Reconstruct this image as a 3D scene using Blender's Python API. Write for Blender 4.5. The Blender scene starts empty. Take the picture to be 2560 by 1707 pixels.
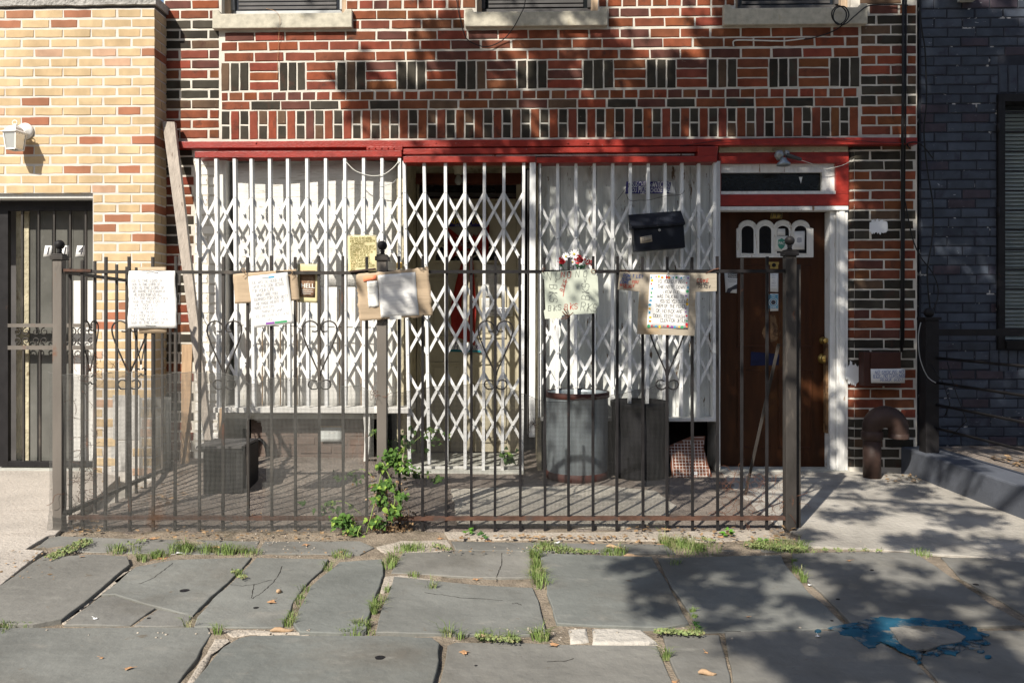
import bpy, bmesh, math, random
from mathutils import Vector, Matrix, noise as mnoise
import numpy as np
R = random.Random(7)
rad = math.radians
sc = bpy.context.scene
col = sc.collection

# ------------------------------------------------------------------ camera, world, sun, exposure
FPX, CX, CY, EYE = 1960.0, 1256.0, 791.0, 1.10
cam_d = bpy.data.cameras.new("camera")
cam_d.sensor_width = 36.0
cam_d.lens = FPX / 2560 * 36.0
cam_d.shift_x = (1280 - CX) / 2560
cam_d.shift_y = -(853.5 - CY) / 2560
cam_d.clip_start = 0.05
cam_d.clip_end = 500
cam = bpy.data.objects.new("camera", cam_d)
cam.location = (0, 0, EYE)
cam.rotation_euler = (rad(90), 0, 0)
col.objects.link(cam)
sc.camera = cam

LDIR = Vector((0.62, 1.0, -1.035)).normalized()      # the way the sunlight travels
world = bpy.data.worlds.new("World")
sc.world = world
world.use_nodes = True
wn = world.node_tree
wn.nodes.clear()
w_out = wn.nodes.new('ShaderNodeOutputWorld')
w_bg = wn.nodes.new('ShaderNodeBackground')
w_sky = wn.nodes.new('ShaderNodeTexSky')
w_sky.sky_type = 'NISHITA'
w_sky.sun_disc = False
w_sky.sun_elevation = math.asin(-LDIR.z)
w_sky.sun_rotation = math.atan2(-LDIR.x, -LDIR.y)
w_sky.air_density = 1.0
w_sky.dust_density = 1.5
w_bg.inputs[1].default_value = 0.095
wn.links.new(w_sky.outputs[0], w_bg.inputs[0])
wn.links.new(w_bg.outputs[0], w_out.inputs[0])

sun_d = bpy.data.lights.new("sun", 'SUN')
sun_d.energy = 5.0
sun_d.angle = rad(0.53)
sun_d.color = (1.0, 0.93, 0.82)
sun = bpy.data.objects.new("sun", sun_d)
sun.rotation_euler = LDIR.to_track_quat('-Z', 'Y').to_euler()
sun.location = (-3, -5, 8)
col.objects.link(sun)

sc.view_settings.view_transform = 'Standard'
sc.view_settings.look = 'None'
sc.view_settings.exposure = 0.60
sc.view_settings.gamma = 1.0
sc.view_settings.use_curve_mapping = False

# ------------------------------------------------------------------ mapping from the photograph
def P(px, py, Y):
    return Vector(((px - CX) * Y / FPX, Y, EYE - (py - CY) * Y / FPX))
def G(px, py, z=0.0):
    Y = (EYE - z) * FPX / (py - CY)
    return Vector(((px - CX) * Y / FPX, Y, z))
WA = rad(-1.4)
EX = Vector((math.cos(WA), math.sin(WA), 0)); EY = Vector((-math.sin(WA), math.cos(WA), 0))
WO = Vector((0, 5.622, 0))
WALL = Matrix.Translation(WO) @ Matrix.Rotation(WA, 4, 'Z')
def W(px, py, off=0.0):
    """point of the facade plane (shifted off metres towards the street) seen at a pixel, in facade coordinates"""
    r = Vector(((px - CX) / FPX, 1, -(py - CY) / FPX))
    t = (-off + WO.dot(EY)) / r.dot(EY)
    p = r * t
    return Vector(((p - WO).dot(EX), -off, EYE + p.z))
def U(px, off=0.0): return W(px, CY, off).x
def Z(py, off=0.0, ref=1250): return W(ref, py, off).z

# ------------------------------------------------------------------ materials
def lin(c):
    return tuple(((v / 255) / 12.92 if v <= 10 else ((v / 255 + .055) / 1.055) ** 2.4) for v in c)
def mat(name, color, rough=.8, var=.2, vscale=5.0, bump=.25, bscale=60.0, bdist=.004, spots=(), spec=.3,
        metal=0.0, objcol=False, stretch=(1, 1, 1), alpha=None, trans=0.0, ior=1.45, wave=None, coat=0.0, emit=None, anoise=None):
    m = bpy.data.materials.new(name)
    m.use_nodes = True
    nt = m.node_tree; N = nt.nodes; L = nt.links
    b = N['Principled BSDF']
    tc = N.new('ShaderNodeTexCoord')
    src = tc.outputs['Object']
    oi = None
    if objcol:
        oi = N.new('ShaderNodeObjectInfo')
        ml = N.new('ShaderNodeMath'); ml.operation = 'MULTIPLY'; ml.inputs[1].default_value = 37.0
        L.new(oi.outputs['Random'], ml.inputs[0])
        ad = N.new('ShaderNodeVectorMath'); ad.operation = 'ADD'
        L.new(src, ad.inputs[0]); L.new(ml.outputs[0], ad.inputs[1])
        src = ad.outputs[0]
    def noise_tex(scale, st, detail=5.0, dist=0.0, rgh=.55):
        mp = N.new('ShaderNodeMapping'); mp.inputs['Scale'].default_value = st
        L.new(src, mp.inputs[0])
        n = N.new('ShaderNodeTexNoise'); n.inputs['Scale'].default_value = scale
        n.inputs['Detail'].default_value = detail; n.inputs['Roughness'].default_value = rgh
        n.inputs['Distortion'].default_value = dist
        L.new(mp.outputs[0], n.inputs['Vector'])
        return n
    n1 = noise_tex(vscale, stretch)
    mr = N.new('ShaderNodeMapRange')
    mr.inputs[1].default_value = .3; mr.inputs[2].default_value = .7
    mr.inputs[3].default_value = 1 - var; mr.inputs[4].default_value = 1 + var
    L.new(n1.outputs['Fac'], mr.inputs[0])
    vm = N.new('ShaderNodeVectorMath'); vm.operation = 'SCALE'
    if objcol: L.new(oi.outputs['Color'], vm.inputs[0])
    else: vm.inputs[0].default_value = color[:3]
    L.new(mr.outputs[0], vm.inputs['Scale'])
    cur = vm.outputs[0]
    for (scol, scale, thr, soft, st) in spots:
        n = noise_tex(scale, st, 8.0, .3, .65)
        r2 = N.new('ShaderNodeMapRange')
        r2.inputs[1].default_value = thr; r2.inputs[2].default_value = thr + soft
        L.new(n.outputs['Fac'], r2.inputs[0])
        mx = N.new('ShaderNodeMix'); mx.data_type = 'RGBA'
        L.new(r2.outputs[0], mx.inputs[0]); L.new(cur, mx.inputs[6])
        mx.inputs[7].default_value = tuple(scol[:3]) + (1,)
        cur = mx.outputs[2]
    if objcol:      # slow weathering that runs across neighbouring bricks and stones
        ge = N.new('ShaderNodeNewGeometry'); mp = N.new('ShaderNodeMapping'); mp.inputs['Scale'].default_value = (1, 1, .4)
        L.new(ge.outputs['Position'], mp.inputs[0])
        nw = N.new('ShaderNodeTexNoise'); nw.inputs['Scale'].default_value = 2.2; nw.inputs['Detail'].default_value = 7.0; nw.inputs['Roughness'].default_value = .65
        L.new(mp.outputs[0], nw.inputs['Vector'])
        mw = N.new('ShaderNodeMapRange'); mw.inputs[1].default_value = .35; mw.inputs[2].default_value = .65; mw.inputs[3].default_value = .80; mw.inputs[4].default_value = 1.14
        L.new(nw.outputs['Fac'], mw.inputs[0])
        vw = N.new('ShaderNodeVectorMath'); vw.operation = 'SCALE'; L.new(cur, vw.inputs[0]); L.new(mw.outputs[0], vw.inputs['Scale']); cur = vw.outputs[0]
    L.new(cur, b.inputs['Base Color'])
    if anoise:
        na = noise_tex(anoise[0], (1, 1, 1), 9.0, .4, .7); ra = N.new('ShaderNodeMapRange'); ra.inputs[1].default_value = anoise[1]; ra.inputs[2].default_value = anoise[1] + anoise[2]
        L.new(na.outputs['Fac'], ra.inputs[0]); L.new(ra.outputs[0], b.inputs['Alpha'])
    b.inputs['Roughness'].default_value = rough
    b.inputs['Metallic'].default_value = metal
    b.inputs['Specular IOR Level'].default_value = spec
    b.inputs['IOR'].default_value = ior
    b.inputs['Transmission Weight'].default_value = trans
    if coat: b.inputs['Coat Weight'].default_value = coat; b.inputs['Coat Roughness'].default_value = .15
    if alpha is not None: b.inputs['Alpha'].default_value = alpha
    if emit: b.inputs['Emission Color'].default_value = tuple(emit[:3]) + (1,); b.inputs['Emission Strength'].default_value = emit[3]
    if bump > 0:
        n2 = noise_tex(bscale, stretch, 6.0)
        h = n2.outputs['Fac']
        if wave:
            wv = N.new('ShaderNodeTexWave'); wv.wave_type = 'BANDS'; wv.bands_direction = wave[0]
            wv.inputs['Scale'].default_value = wave[1]; wv.inputs['Distortion'].default_value = wave[2]
            wv.inputs['Detail'].default_value = 2.0
            L.new(src, wv.inputs['Vector'])
            am = N.new('ShaderNodeMath'); am.operation = 'MULTIPLY_ADD'
            L.new(wv.outputs['Fac'], am.inputs[0]); am.inputs[1].default_value = wave[3]
            L.new(n2.outputs['Fac'], am.inputs[2]); h = am.outputs[0]
        bp = N.new('ShaderNodeBump'); bp.inputs['Strength'].default_value = bump
        bp.inputs['Distance'].default_value = bdist
        L.new(h, bp.inputs['Height']); L.new(bp.outputs[0], b.inputs['Normal'])
    return m

V1 = (1, 1, 1)
M = {}
M['brick'] = mat('ridged brick', (1, 1, 1), .85, .28, 9, .45, 160, .003, objcol=True, wave=('X', 60, 1.5, .8), spec=.2,
                 spots=[((.07, .035, .025), 8, .56, .16, V1), ((.42, .36, .30), 26, .70, .06, V1)])
M['brick_y'] = mat('buff brick', (1, 1, 1), .9, .12, 9, .35, 220, .003, objcol=True, spec=.2,
                   spots=[((.42, .33, .20), 30, .66, .2, V1), ((.30, .19, .10), 10, .72, .15, V1)])
M['brick_b'] = mat('painted blue brick', (1, 1, 1), .55, .25, 9, .35, 120, .003, objcol=True, spec=.35,
                   spots=[((.30, .31, .33), 16, .66, .04, (1, 1, 3)), ((.03, .03, .045), 5, .55, .1, V1)])
M['brick_w'] = mat('whitewashed brick', (.74, .73, .70), .8, .12, 9, .5, 120, .004,
                   spots=[((.36, .29, .25), 18, .60, .08, (1, 1, 2.5))])
M['mortar'] = mat('cream mortar', (.56, .53, .47), .95, .16, 7, .6, 180, .004,
                  spots=[((.25, .22, .18), 9, .66, .15, V1), ((.10, .09, .08), 30, .72, .06, V1)])
M['mortar_y'] = mat('grey mortar', (.54, .51, .47), .95, .12, 7, .5, 180, .003)
M['mortar_b'] = mat('dark joint', (.022, .025, .035), .8, .3, 9, .5, 120, .003, spots=[((.40, .40, .40), 7, .60, .03, V1)])
M['stone_sill'] = mat('sandy cast stone', (.47, .44, .36), .9, .22, 18, .9, 200, .005,
                      spots=[((.30, .24, .12), 7, .58, .2, V1), ((.16, .15, .12), 120, .62, .1, V1), ((.7, .68, .62), 90, .68, .05, V1)])
M['coping'] = mat('rough grey coping', (.33, .32, .30), .95, .3, 12, 1.0, 40, .02, spots=[((.1, .1, .095), 8, .6, .15, V1)])
M['red_paint'] = mat('glossy red paint', (.25, .022, .014), .38, .22, 14, .5, 70, .004, spec=.5, stretch=(1, 1, 2),
                     spots=[((.42, .10, .07), 60, .68, .05, V1), ((.16, .012, .01), 6, .62, .2, (1, 1, 3)), ((.5, .46, .42), 30, .70, .02, (1, 1, 2))])
M['white_gate'] = mat('white enamel', (.68, .69, .69), .5, .10, 8, .3, 60, .003, spec=.4,
                      spots=[((.45, .43, .40), 6, .58, .15, (1, 1, .6)), ((.30, .15, .07), 11, .70, .04, (1, 1, .5))])
M['white_ply'] = mat('white painted plywood', (.62, .615, .59), .75, .10, 6, .7, 22, .006, stretch=(1, 1, 6),
                     spots=[((.42, .40, .35), 9, .58, .06, (.5, 1, 8)), ((.22, .18, .14), 16, .68, .03, (.4, 1, 9))])
M['white_board'] = mat('white painted boards', (.63, .625, .60), .7, .08, 6, .5, 22, .005, stretch=(6, 1, .6),
                       spots=[((.44, .40, .34), 9, .62, .05, (6, 1, .7)), ((.22, .17, .12), 14, .72, .03, (5, 1, .7))])
M['peel'] = mat('peeling white boards', (.66, .68, .66), .75, .14, 5, .8, 20, .006, stretch=(5, 1, .6),
                spots=[((.44, .43, .39), 3.2, .58, .12, (2.2, 1, .8)), ((.17, .12, .08), 6.5, .615, .025, (4, 1, .8)), ((.06, .045, .035), 12, .70, .02, (4, 1, .6))])
M['jamb'] = mat('flaking white jamb', (.70, .70, .68), .6, .1, 6, .9, 14, .008, stretch=(5, 5, .8),
                spots=[((.30, .20, .12), 5, .63, .03, (5, 5, .7)), ((.12, .09, .07), 12, .71, .03, (5, 5, .7))])
M['cream'] = mat('cream door paint', (.46, .42, .31), .5, .08, 5, .2, 40, .002, spots=[((.45, .40, .28), 5, .62, .15, V1)])
M['cream_dark'] = mat('grimy cream plaster', (.42, .38, .27), .8, .25, 8, .8, 30, .02, spots=[((.2, .16, .1), 14, .56, .12, V1)])
M['brown_trim'] = mat('brown trim', (.12, .035, .018), .5, .25, 9, .3, 40, .003)
M['door_brown'] = mat('brown stained door', (.048, .017, .006), .42, .35, 3.5, .35, 25, .003, stretch=(5, 5, .8), spec=.25,
                      spots=[((.12, .05, .014), 1.7, .58, .15, V1), ((.34, .23, .12), 26, .74, .03, (2, 1, 1))])
M['door_groove'] = mat('door groove', (.06, .02, .008), .6, .2, 6, .2)
M['black_glass'] = mat('dark glass', (.012, .014, .016), .06, .2, 5, .02, 4, .001, spec=.6)
M['wired_glass'] = mat('dark wired glass', (.012, .014, .013), .12, .3, 20, .5, 150, .003, spec=.6,
                       spots=[((.22, .22, .14), 130, .70, .03, V1)])
M['glass_door'] = mat('door glass', (.115, .115, .105), .06, .3, 3, .02, 3, .001, spec=.8,
                      spots=[((.25, .25, .23), 6, .62, .3, (1, 1, .5))])
M['frosted'] = mat('frosted glass', (.50, .50, .46), .35, .1, 4, .05, 30, .001, spec=.5, trans=.6)
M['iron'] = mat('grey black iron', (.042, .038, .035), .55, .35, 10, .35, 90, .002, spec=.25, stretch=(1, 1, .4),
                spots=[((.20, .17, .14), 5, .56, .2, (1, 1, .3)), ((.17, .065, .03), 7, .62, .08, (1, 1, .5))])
M['iron_grey'] = mat('weathered grey post', (.14, .125, .11), .6, .22, 5, .4, 70, .002, spec=.3, stretch=(1, 1, .35),
                     spots=[((.17, .07, .035), 5, .57, .09, (1, 1, .4)), ((.06, .052, .048), 8, .60, .15, (1, 1, .4))])
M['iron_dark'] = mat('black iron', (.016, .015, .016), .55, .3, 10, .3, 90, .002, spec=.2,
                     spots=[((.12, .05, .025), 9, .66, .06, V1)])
M['rust'] = mat('rusty rail', (.085, .045, .032), .8, .4, 14, .6, 90, .003, spots=[((.06, .045, .04), 11, .52, .1, V1), ((.20, .09, .05), 24, .64, .06, V1)])
M['galv_wire'] = mat('galvanised wire', (.17, .17, .16), .6, .3, 6, 0, metal=.0, spots=[((.22, .14, .09), 3, .62, .1, V1)])
M['rust_wire'] = mat('rusty wire', (.13, .055, .03), .8, .4, 12, 0)
M['tin'] = mat('galvanised tin', (.24, .275, .295), .42, .35, 4, .25, 40, .003, metal=.55, stretch=(3, 3, .4),
               spots=[((.22, .24, .25), 3, .56, .2, (3, 3, .5)), ((.15, .07, .04), 12, .70, .05, V1)])
M['red_rim'] = mat('red painted rim', (.06, .022, .017), .6, .3, 12, .4, spots=[((.07, .03, .02), 12, .58, .08, V1)])
M['black_plastic'] = mat('black plastic', (.010, .010, .012), .55, .3, 6, .3, 30, .004, spec=.2)
M['mailbox'] = mat('black sheet metal', (.008, .010, .016), .5, .3, 5, .2, 50, .002, spec=.3)
M['brass'] = mat('brass', (.55, .38, .12), .28, .15, 20, .1, metal=.95)
M['card'] = mat('cardboard', (.40, .31, .215), .9, .12, 6, .5, 8, .004, stretch=(1, 1, 12),
                spots=[((.33, .22, .12), 3, .62, .15, V1), ((.62, .5, .36), 9, .66, .1, (1, 1, 6))])
M['card_pale'] = mat('pale cardboard', (.37, .325, .26), .9, .1, 6, .5, 8, .004, stretch=(1, 1, 14),
                     spots=[((.38, .26, .13), 2.6, .56, .15, V1)])
M['paper'] = mat('white paper', (.70, .70, .69), .7, .04, 4, .35, 8, .006, spots=[((.62, .62, .62), 3, .62, .2, (1, 1, 2))])
M['paper_grey'] = mat('worn paper', (.66, .66, .63), .75, .1, 5, .5, 12, .006, spots=[((.40, .40, .40), 16, .60, .12, (1, 1, 5))])
M['paper_mint'] = mat('pale mint card', (.50, .54, .46), .55, .04, 3, .1, 10, .002, spots=[((.60, .52, .36), 3.5, .66, .12, V1)])
M['paper_yellow'] = mat('yellow pad paper', (.60, .535, .31), .7, .06, 5, .4, 10, .005, spots=[((.80, .58, .32), 4, .60, .2, V1)])
M['ink'] = mat('black ink', (.05, .05, .06), .7, 0, bump=0)
M['ink_grey'] = mat('faded ink', (.36, .37, .40), .8, 0, bump=0)
M['ink_red'] = mat('red marker', (.48, .05, .03), .7, 0, bump=0)
M['ink_blue'] = mat('blue marker', (.04, .10, .32), .7, 0, bump=0)
M['mesh_dark'] = mat('dull dark wire', (.045, .045, .045), .7, .3, 6, 0)  # shade on the middle hardware cloth is put into this wire colour
M['scrape'] = mat('scraped varnish', (.17, .10, .05), .7, .4, 12, .5, 40, .004, spots=[((.06, .03, .015), 14, .52, .08, V1)])
M['opp_brick'] = mat('dull red house wall', (.16, .09, .07), .9, .3, 2, 0)
M['ink_brown'] = mat('brown print', (.22, .125, .075), .6, .35, 30, 0, spots=[((.50, .40, .28), 60, .55, .06, (1, 1, 5))])
M['orange_tape'] = mat('orange label', (.85, .25, .13), .6, .1, 10, .2)
M['white_flat'] = mat('white paint daub', (.78, .79, .80), .6, .06, 8, .4, 40, .003)
M['white_print'] = mat('white lettering', (.75, .75, .72), .7, 0, bump=0)
M['yellow_print'] = mat('yellow lettering', (.62, .48, .03), .6, 0, bump=0)
M['blue_sign'] = mat('deep blue print', (.028, .022, .15), .5, .1, 8, 0)
M['teal'] = mat('teal print', (.02, .16, .20), .6, .1, 8, 0)
M['green_print'] = mat('green print', (.05, .22, .16), .6, .15, 20, 0)
M['gold_plate'] = mat('worn gold plate', (.38, .28, .09), .45, .25, 20, .1, metal=.4)
M['party'] = [mat('party print %s' % n, c, .6, 0, bump=0) for n, c in
              (('gold', (.8, .5, .05)), ('crimson', (.5, .03, .05)), ('green', (.05, .28, .12)), ('sky', (.05, .30, .5)), ('violet', (.2, .06, .3)), ('orange', (.8, .22, .03)))]
M['wood_grey'] = mat('weathered grey board', (.36, .315, .27), .85, .2, 5, .7, 16, .006, stretch=(9, 9, .7),
                     spots=[((.20, .16, .13), 4, .62, .06, (9, 9, .6))])
M['wood_tan'] = mat('tan scrap wood', (.38, .26, .16), .8, .2, 5, .5, 16, .004, stretch=(9, 9, .7))
M['wood_old'] = mat('bare weathered wood', (.40, .30, .21), .85, .3, 5, .7, 16, .004, stretch=(9, 9, .7))
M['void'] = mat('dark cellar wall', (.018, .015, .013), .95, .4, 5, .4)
M['base_brick'] = mat('dark brown painted brick', (.13, .098, .082), .8, .3, 9, .6, 60, .004,
                      spots=[((.2, .16, .14), 12, .64, .1, V1)])
M['dark_win'] = mat('dark window frame', (.075, .072, .072), .5, .2, 6, .2, 30)
M['alu'] = mat('dull aluminium', (.30, .31, .31), .45, .15, 6, .1, 30, metal=.4)
M['blind'] = mat('pale blind slat', (.40, .45, .42), .25, .3, 2.2, .1, 20, spec=.6, stretch=(1, 1, .5))
M['soil'] = mat('brown soil', (.205, .175, .15), .95, .22, 7, 1.0, 60, .02,
                spots=[((.09, .065, .05), 4, .56, .15, V1), ((.30, .25, .21), 50, .66, .06, V1)])
M['sand'] = mat('sandy joint fill', (.23, .19, .145), .95, .3, 9, 1.0, 90, .012,
                spots=[((.10, .085, .06), 6, .52, .12, V1), ((.42, .37, .29), 60, .62, .06, V1)])
M['flag'] = mat('bluestone flag', (1, 1, 1), .75, .12, 1.6, .6, 22, .010, objcol=True, spec=.25,
                spots=[((.125, .118, .102), 1.7, .52, .22, V1), ((.205, .20, .18), 6, .58, .16, (1, 2.0, 1)), ((.13, .11, .085), 11.0, .66, .05, V1), ((.10, .10, .095), 45, .66, .05, V1), ((.07, .07, .07), 26, .73, .03, V1), ((.42, .41, .38), 60, .74, .03, V1)])
M['concrete'] = mat('pale concrete', (.38, .345, .305), .92, .16, 2.5, .8, 50, .010,
                    spots=[((.30, .265, .23), 2.2, .54, .25, (1, 2, 1)), ((.22, .185, .155), 26, .66, .06, (1, 3, 1))])
M['concrete_g'] = mat('grey concrete walk', (.33, .31, .275), .92, .28, 3.0, .9, 40, .012,
                      spots=[((.22, .20, .18), 1.6, .56, .2, V1), ((.14, .13, .12), 14, .70, .08, V1)])
M['aggregate'] = mat('pebbly concrete', (.46, .43, .37), .95, .25, 90, 1.0, 120, .012, spots=[((.20, .17, .14), 80, .58, .08, V1)])
M['mortar_fill'] = mat('pale mortar fill', (.36, .32, .27), .95, .2, 12, 1.0, 60, .012, spots=[((.26, .21, .16), 10, .58, .15, V1)])
M['white_stone'] = mat('white rubble stone', (.40, .375, .335), .9, .15, 12, .9, 40, .012, spots=[((.3, .26, .2), 14, .66, .1, V1)])
M['kerb_paint'] = mat('slate blue painted kerb', (.082, .090, .108), .6, .2, 4, .5, 50, .005, spots=[((.25, .25, .26), 16, .69, .04, V1)])
M['asphalt'] = mat('asphalt', (.05, .05, .05), .9, .2, 20, .6)
M['blue_paint'] = mat('blue spray paint', (.012, .080, .135), .9, .3, 10, .3, 30, .003, anoise=(9, .40, .07), spots=[((.19, .19, .17), 13, .53, .10, V1)])
M['grass'] = mat('grass blades', (1, 1, 1), .6, .35, 14, 0, objcol=True)
M['grass'] = mat('green grass', (.13, .19, .05), .6, .4, 16, 0, spots=[((.33, .30, .17), 18, .52, .14, V1), ((.06, .11, .02), 9, .60, .1, V1)])
M['weed'] = mat('creeping weed', (.15, .19, .07), .7, .4, 30, 0, spots=[((.28, .20, .12), 40, .54, .1, V1)])
M['bare'] = mat('bare worn cement', (.20, .188, .165), .9, .25, 9, 1.0, 30, .012, spots=[((.10, .095, .085), 7, .56, .1, V1)])
M['leaf'] = mat('vine leaf', (1, 1, 1), .6, .35, 40, .2, 60, .002, objcol=True, spec=.2, spots=[((.25, .24, .06), 30, .68, .08, V1)])
M['tree_leaf'] = mat('tree leaf', (.06, .11, .03), .6, .3, 5, 0)
M['bark'] = mat('bark', (.13, .10, .075), .95, .3, 8, 1.0, 20, .03)
M['dry'] = mat('dry leaf', (.40, .23, .12), .8, .4, 30, .4, 40, .004, objcol=False, spots=[((.22, .10, .05), 12, .56, .1, V1)])
M['dry_pile'] = mat('withered leaves', (.27, .18, .10), .9, .5, 30, .3, 40, spots=[((.12, .075, .04), 20, .5, .1, V1)])
M['cable'] = mat('black cable', (.012, .012, .013), .5, .2, 10, 0)
M['cable_w'] = mat('white cable', (.6, .6, .55), .5, .1, 10, 0)
M['pipe'] = mat('rust brown pipe', (.050, .030, .024), .55, .35, 8, .6, 50, .005, spots=[((.17, .085, .045), 5, .60, .12, V1)])
M['box_brown'] = mat('brown painted box', (.055, .022, .016), .55, .25, 7, .2, 50)
M['ribbon'] = mat('red ribbon', (.24, .016, .010), .65, .15, 10, .3, 30)
M['petal_r'] = mat('crimson petal', (.50, .02, .03), .7, .35, 50, .3)
M['petal_w'] = mat('white petal', (.75, .76, .80), .7, .1, 50, .2)
M['lamp_white'] = mat('white lamp enamel', (.80, .79, .76), .4, .04, 8, 0, spec=.5)
M['bulb'] = mat('bulb glass', (.30, .29, .27), .1, .1, 8, 0, spec=.8)
M['stucco'] = mat('patched grey stucco', (.44, .43, .41), .95, .2, 6, .7, 40, .01, spots=[((.25, .24, .23), 5, .58, .1, V1)])
M['blue_tape'] = mat('blue tape', (.006, .010, .045), .5, .3, 12, .3)
M['brown_tile'] = mat('brown printed board', (.15, .055, .03), .6, .15, 6, .2)
M['grey_dish'] = mat('pale grey plate', (.50, .53, .52), .5, .06, 6, .2)
M['stone_grey'] = mat('grey broken stone', (.42, .42, .38), .9, .2, 8, .8, 30, .01)

# ------------------------------------------------------------------ object helpers
ORG = {}
class MB:
    def __init__(s): s.v = []; s.f = []; s.sm = []
    def face(s, pts, smooth=False):
        i = len(s.v); s.v += [tuple(p) for p in pts]; s.f.append(tuple(range(i, i + len(pts)))); s.sm.append(smooth)
    def box(s, x0, x1, y0, y1, z0, z1, M4=None):
        i = len(s.v)
        pts = [Vector(p) for p in ((x0, y0, z0), (x1, y0, z0), (x1, y1, z0), (x0, y1, z0), (x0, y0, z1), (x1, y0, z1), (x1, y1, z1), (x0, y1, z1))]
        if M4: pts = [M4 @ p for p in pts]
        s.v += [tuple(p) for p in pts]
        for q in ((3, 2, 1, 0), (4, 5, 6, 7), (0, 1, 5, 4), (1, 2, 6, 5), (2, 3, 7, 6), (3, 0, 4, 7)):
            s.f.append(tuple(i + k for k in q)); s.sm.append(False)
        return s
    def bar(s, a, b, w, d, up=Vector((0, 1, 0))):
        """rectangular bar from a to b, w wide, d deep (d along up)"""
        a = Vector(a); b = Vector(b); t = (b - a).normalized(); x = t.cross(up).normalized(); y = x.cross(t).normalized()
        i = len(s.v)
        for p in (a, b):
            for sx, sy in ((-1, -1), (1, -1), (1, 1), (-1, 1)):
                s.v.append(tuple(p + x * (sx * w / 2) + y * (sy * d / 2)))
        for q in ((3, 2, 1, 0), (4, 5, 6, 7), (0, 1, 5, 4), (1, 2, 6, 5), (2, 3, 7, 6), (3, 0, 4, 7)):
            s.f.append(tuple(i + k for k in q)); s.sm.append(False)
        return s
    def tube(s, pts, r, n=8, cap=True, smooth=True):
        pts = [Vector(p) for p in pts]; k = len(pts); base = len(s.v)
        rs = r if isinstance(r, (list, tuple)) else [r] * k
        nrm = None
        for i, p in enumerate(pts):
            t = (pts[min(i + 1, k - 1)] - pts[max(i - 1, 0)])
            t = t.normalized() if t.length > 1e-9 else Vector((0, 0, 1))
            if nrm is None:
                a = Vector((0, 0, 1)) if abs(t.z) < .9 else Vector((1, 0, 0))
                nrm = t.cross(a).normalized()
            else:
                nrm = (nrm - t * nrm.dot(t)); nrm = nrm.normalized() if nrm.length > 1e-6 else t.orthogonal().normalized()
            bi = t.cross(nrm)
            for j in range(n):
                a = 2 * math.pi * j / n
                s.v.append(tuple(p + (nrm * math.cos(a) + bi * math.sin(a)) * rs[i]))
        for i in range(k - 1):
            for j in range(n):
                s.f.append((base + i * n + j, base + i * n + (j + 1) % n, base + (i + 1) * n + (j + 1) % n, base + (i + 1) * n + j)); s.sm.append(smooth)
        if cap:
            s.f.append(tuple(base + j for j in range(n))[::-1]); s.sm.append(False)
            s.f.append(tuple(base + (k - 1) * n + j for j in range(n))); s.sm.append(False)
        return s
    def lathe(s, prof, c, n=24, axis='z', smooth=True, M4=None):
        base = len(s.v); k = len(prof)
        for (r, h) in prof:
            for j in range(n):
                a = 2 * math.pi * j / n
                if axis == 'z': p = Vector((r * math.cos(a), r * math.sin(a), h))
                else: p = Vector((r * math.cos(a), -h, r * math.sin(a)))
                if M4: p = M4 @ p
                s.v.append(tuple(Vector(c) + p))
        for i in range(k - 1):
            for j in range(n):
                s.f.append((base + i * n + j, base + i * n + (j + 1) % n, base + (i + 1) * n + (j + 1) % n, base + (i + 1) * n + j)); s.sm.append(smooth)
        s.f.append(tuple(base + j for j in range(n))[::-1]); s.sm.append(False)
        s.f.append(tuple(base + (k - 1) * n + j for j in range(n))); s.sm.append(False)
        return s
    def prism(s, poly, a, b, plane='xz'):
        """poly in x,z (extruded over y a..b) or x,y (extruded over z a..b)"""
        n = len(poly); i = len(s.v)
        mk = (lambda p, h: (p[0], h, p[1])) if plane == 'xz' else (lambda p, h: (p[0], p[1], h))
        s.v += [mk(p, a) for p in poly] + [mk(p, b) for p in poly]
        s.f.append(tuple(range(i, i + n))); s.sm.append(False)
        s.f.append(tuple(range(i + 2 * n - 1, i + n - 1, -1))); s.sm.append(False)
        for k in range(n):
            s.f.append((i + k, i + (k + 1) % n, i + n + (k + 1) % n, i + n + k)[::-1]); s.sm.append(False)
        return s
    def ball(s, c, r, n=12, m=8, sq=(1, 1, 1), jit=0):
        prof = []
        base = len(s.v)
        for i in range(m + 1):
            t = math.pi * i / m
            for j in range(n):
                a = 2 * math.pi * j / n
                k = 1 + (R.uniform(-jit, jit) if jit else 0)
                s.v.append((c[0] + r * k * math.sin(t) * math.cos(a) * sq[0], c[1] + r * k * math.sin(t) * math.sin(a) * sq[1], c[2] + r * k * math.cos(t) * sq[2]))
        for i in range(m):
            for j in range(n):
                s.f.append((base + i * n + j, base + (i + 1) * n + j, base + (i + 1) * n + (j + 1) % n, base + i * n + (j + 1) % n)); s.sm.append(True)
        return s
    def mesh(s, name, org=(0, 0, 0)):
        me = bpy.data.meshes.new(name)
        ox, oy, oz = org
        me.from_pydata([(x - ox, y - oy, z - oz) for x, y, z in s.v], [], s.f)
        me.polygons.foreach_set('use_smooth', s.sm)
        bm = bmesh.new(); bm.from_mesh(me)
        bmesh.ops.recalc_face_normals(bm, faces=bm.faces)
        bm.to_mesh(me); bm.free()
        return me
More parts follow.
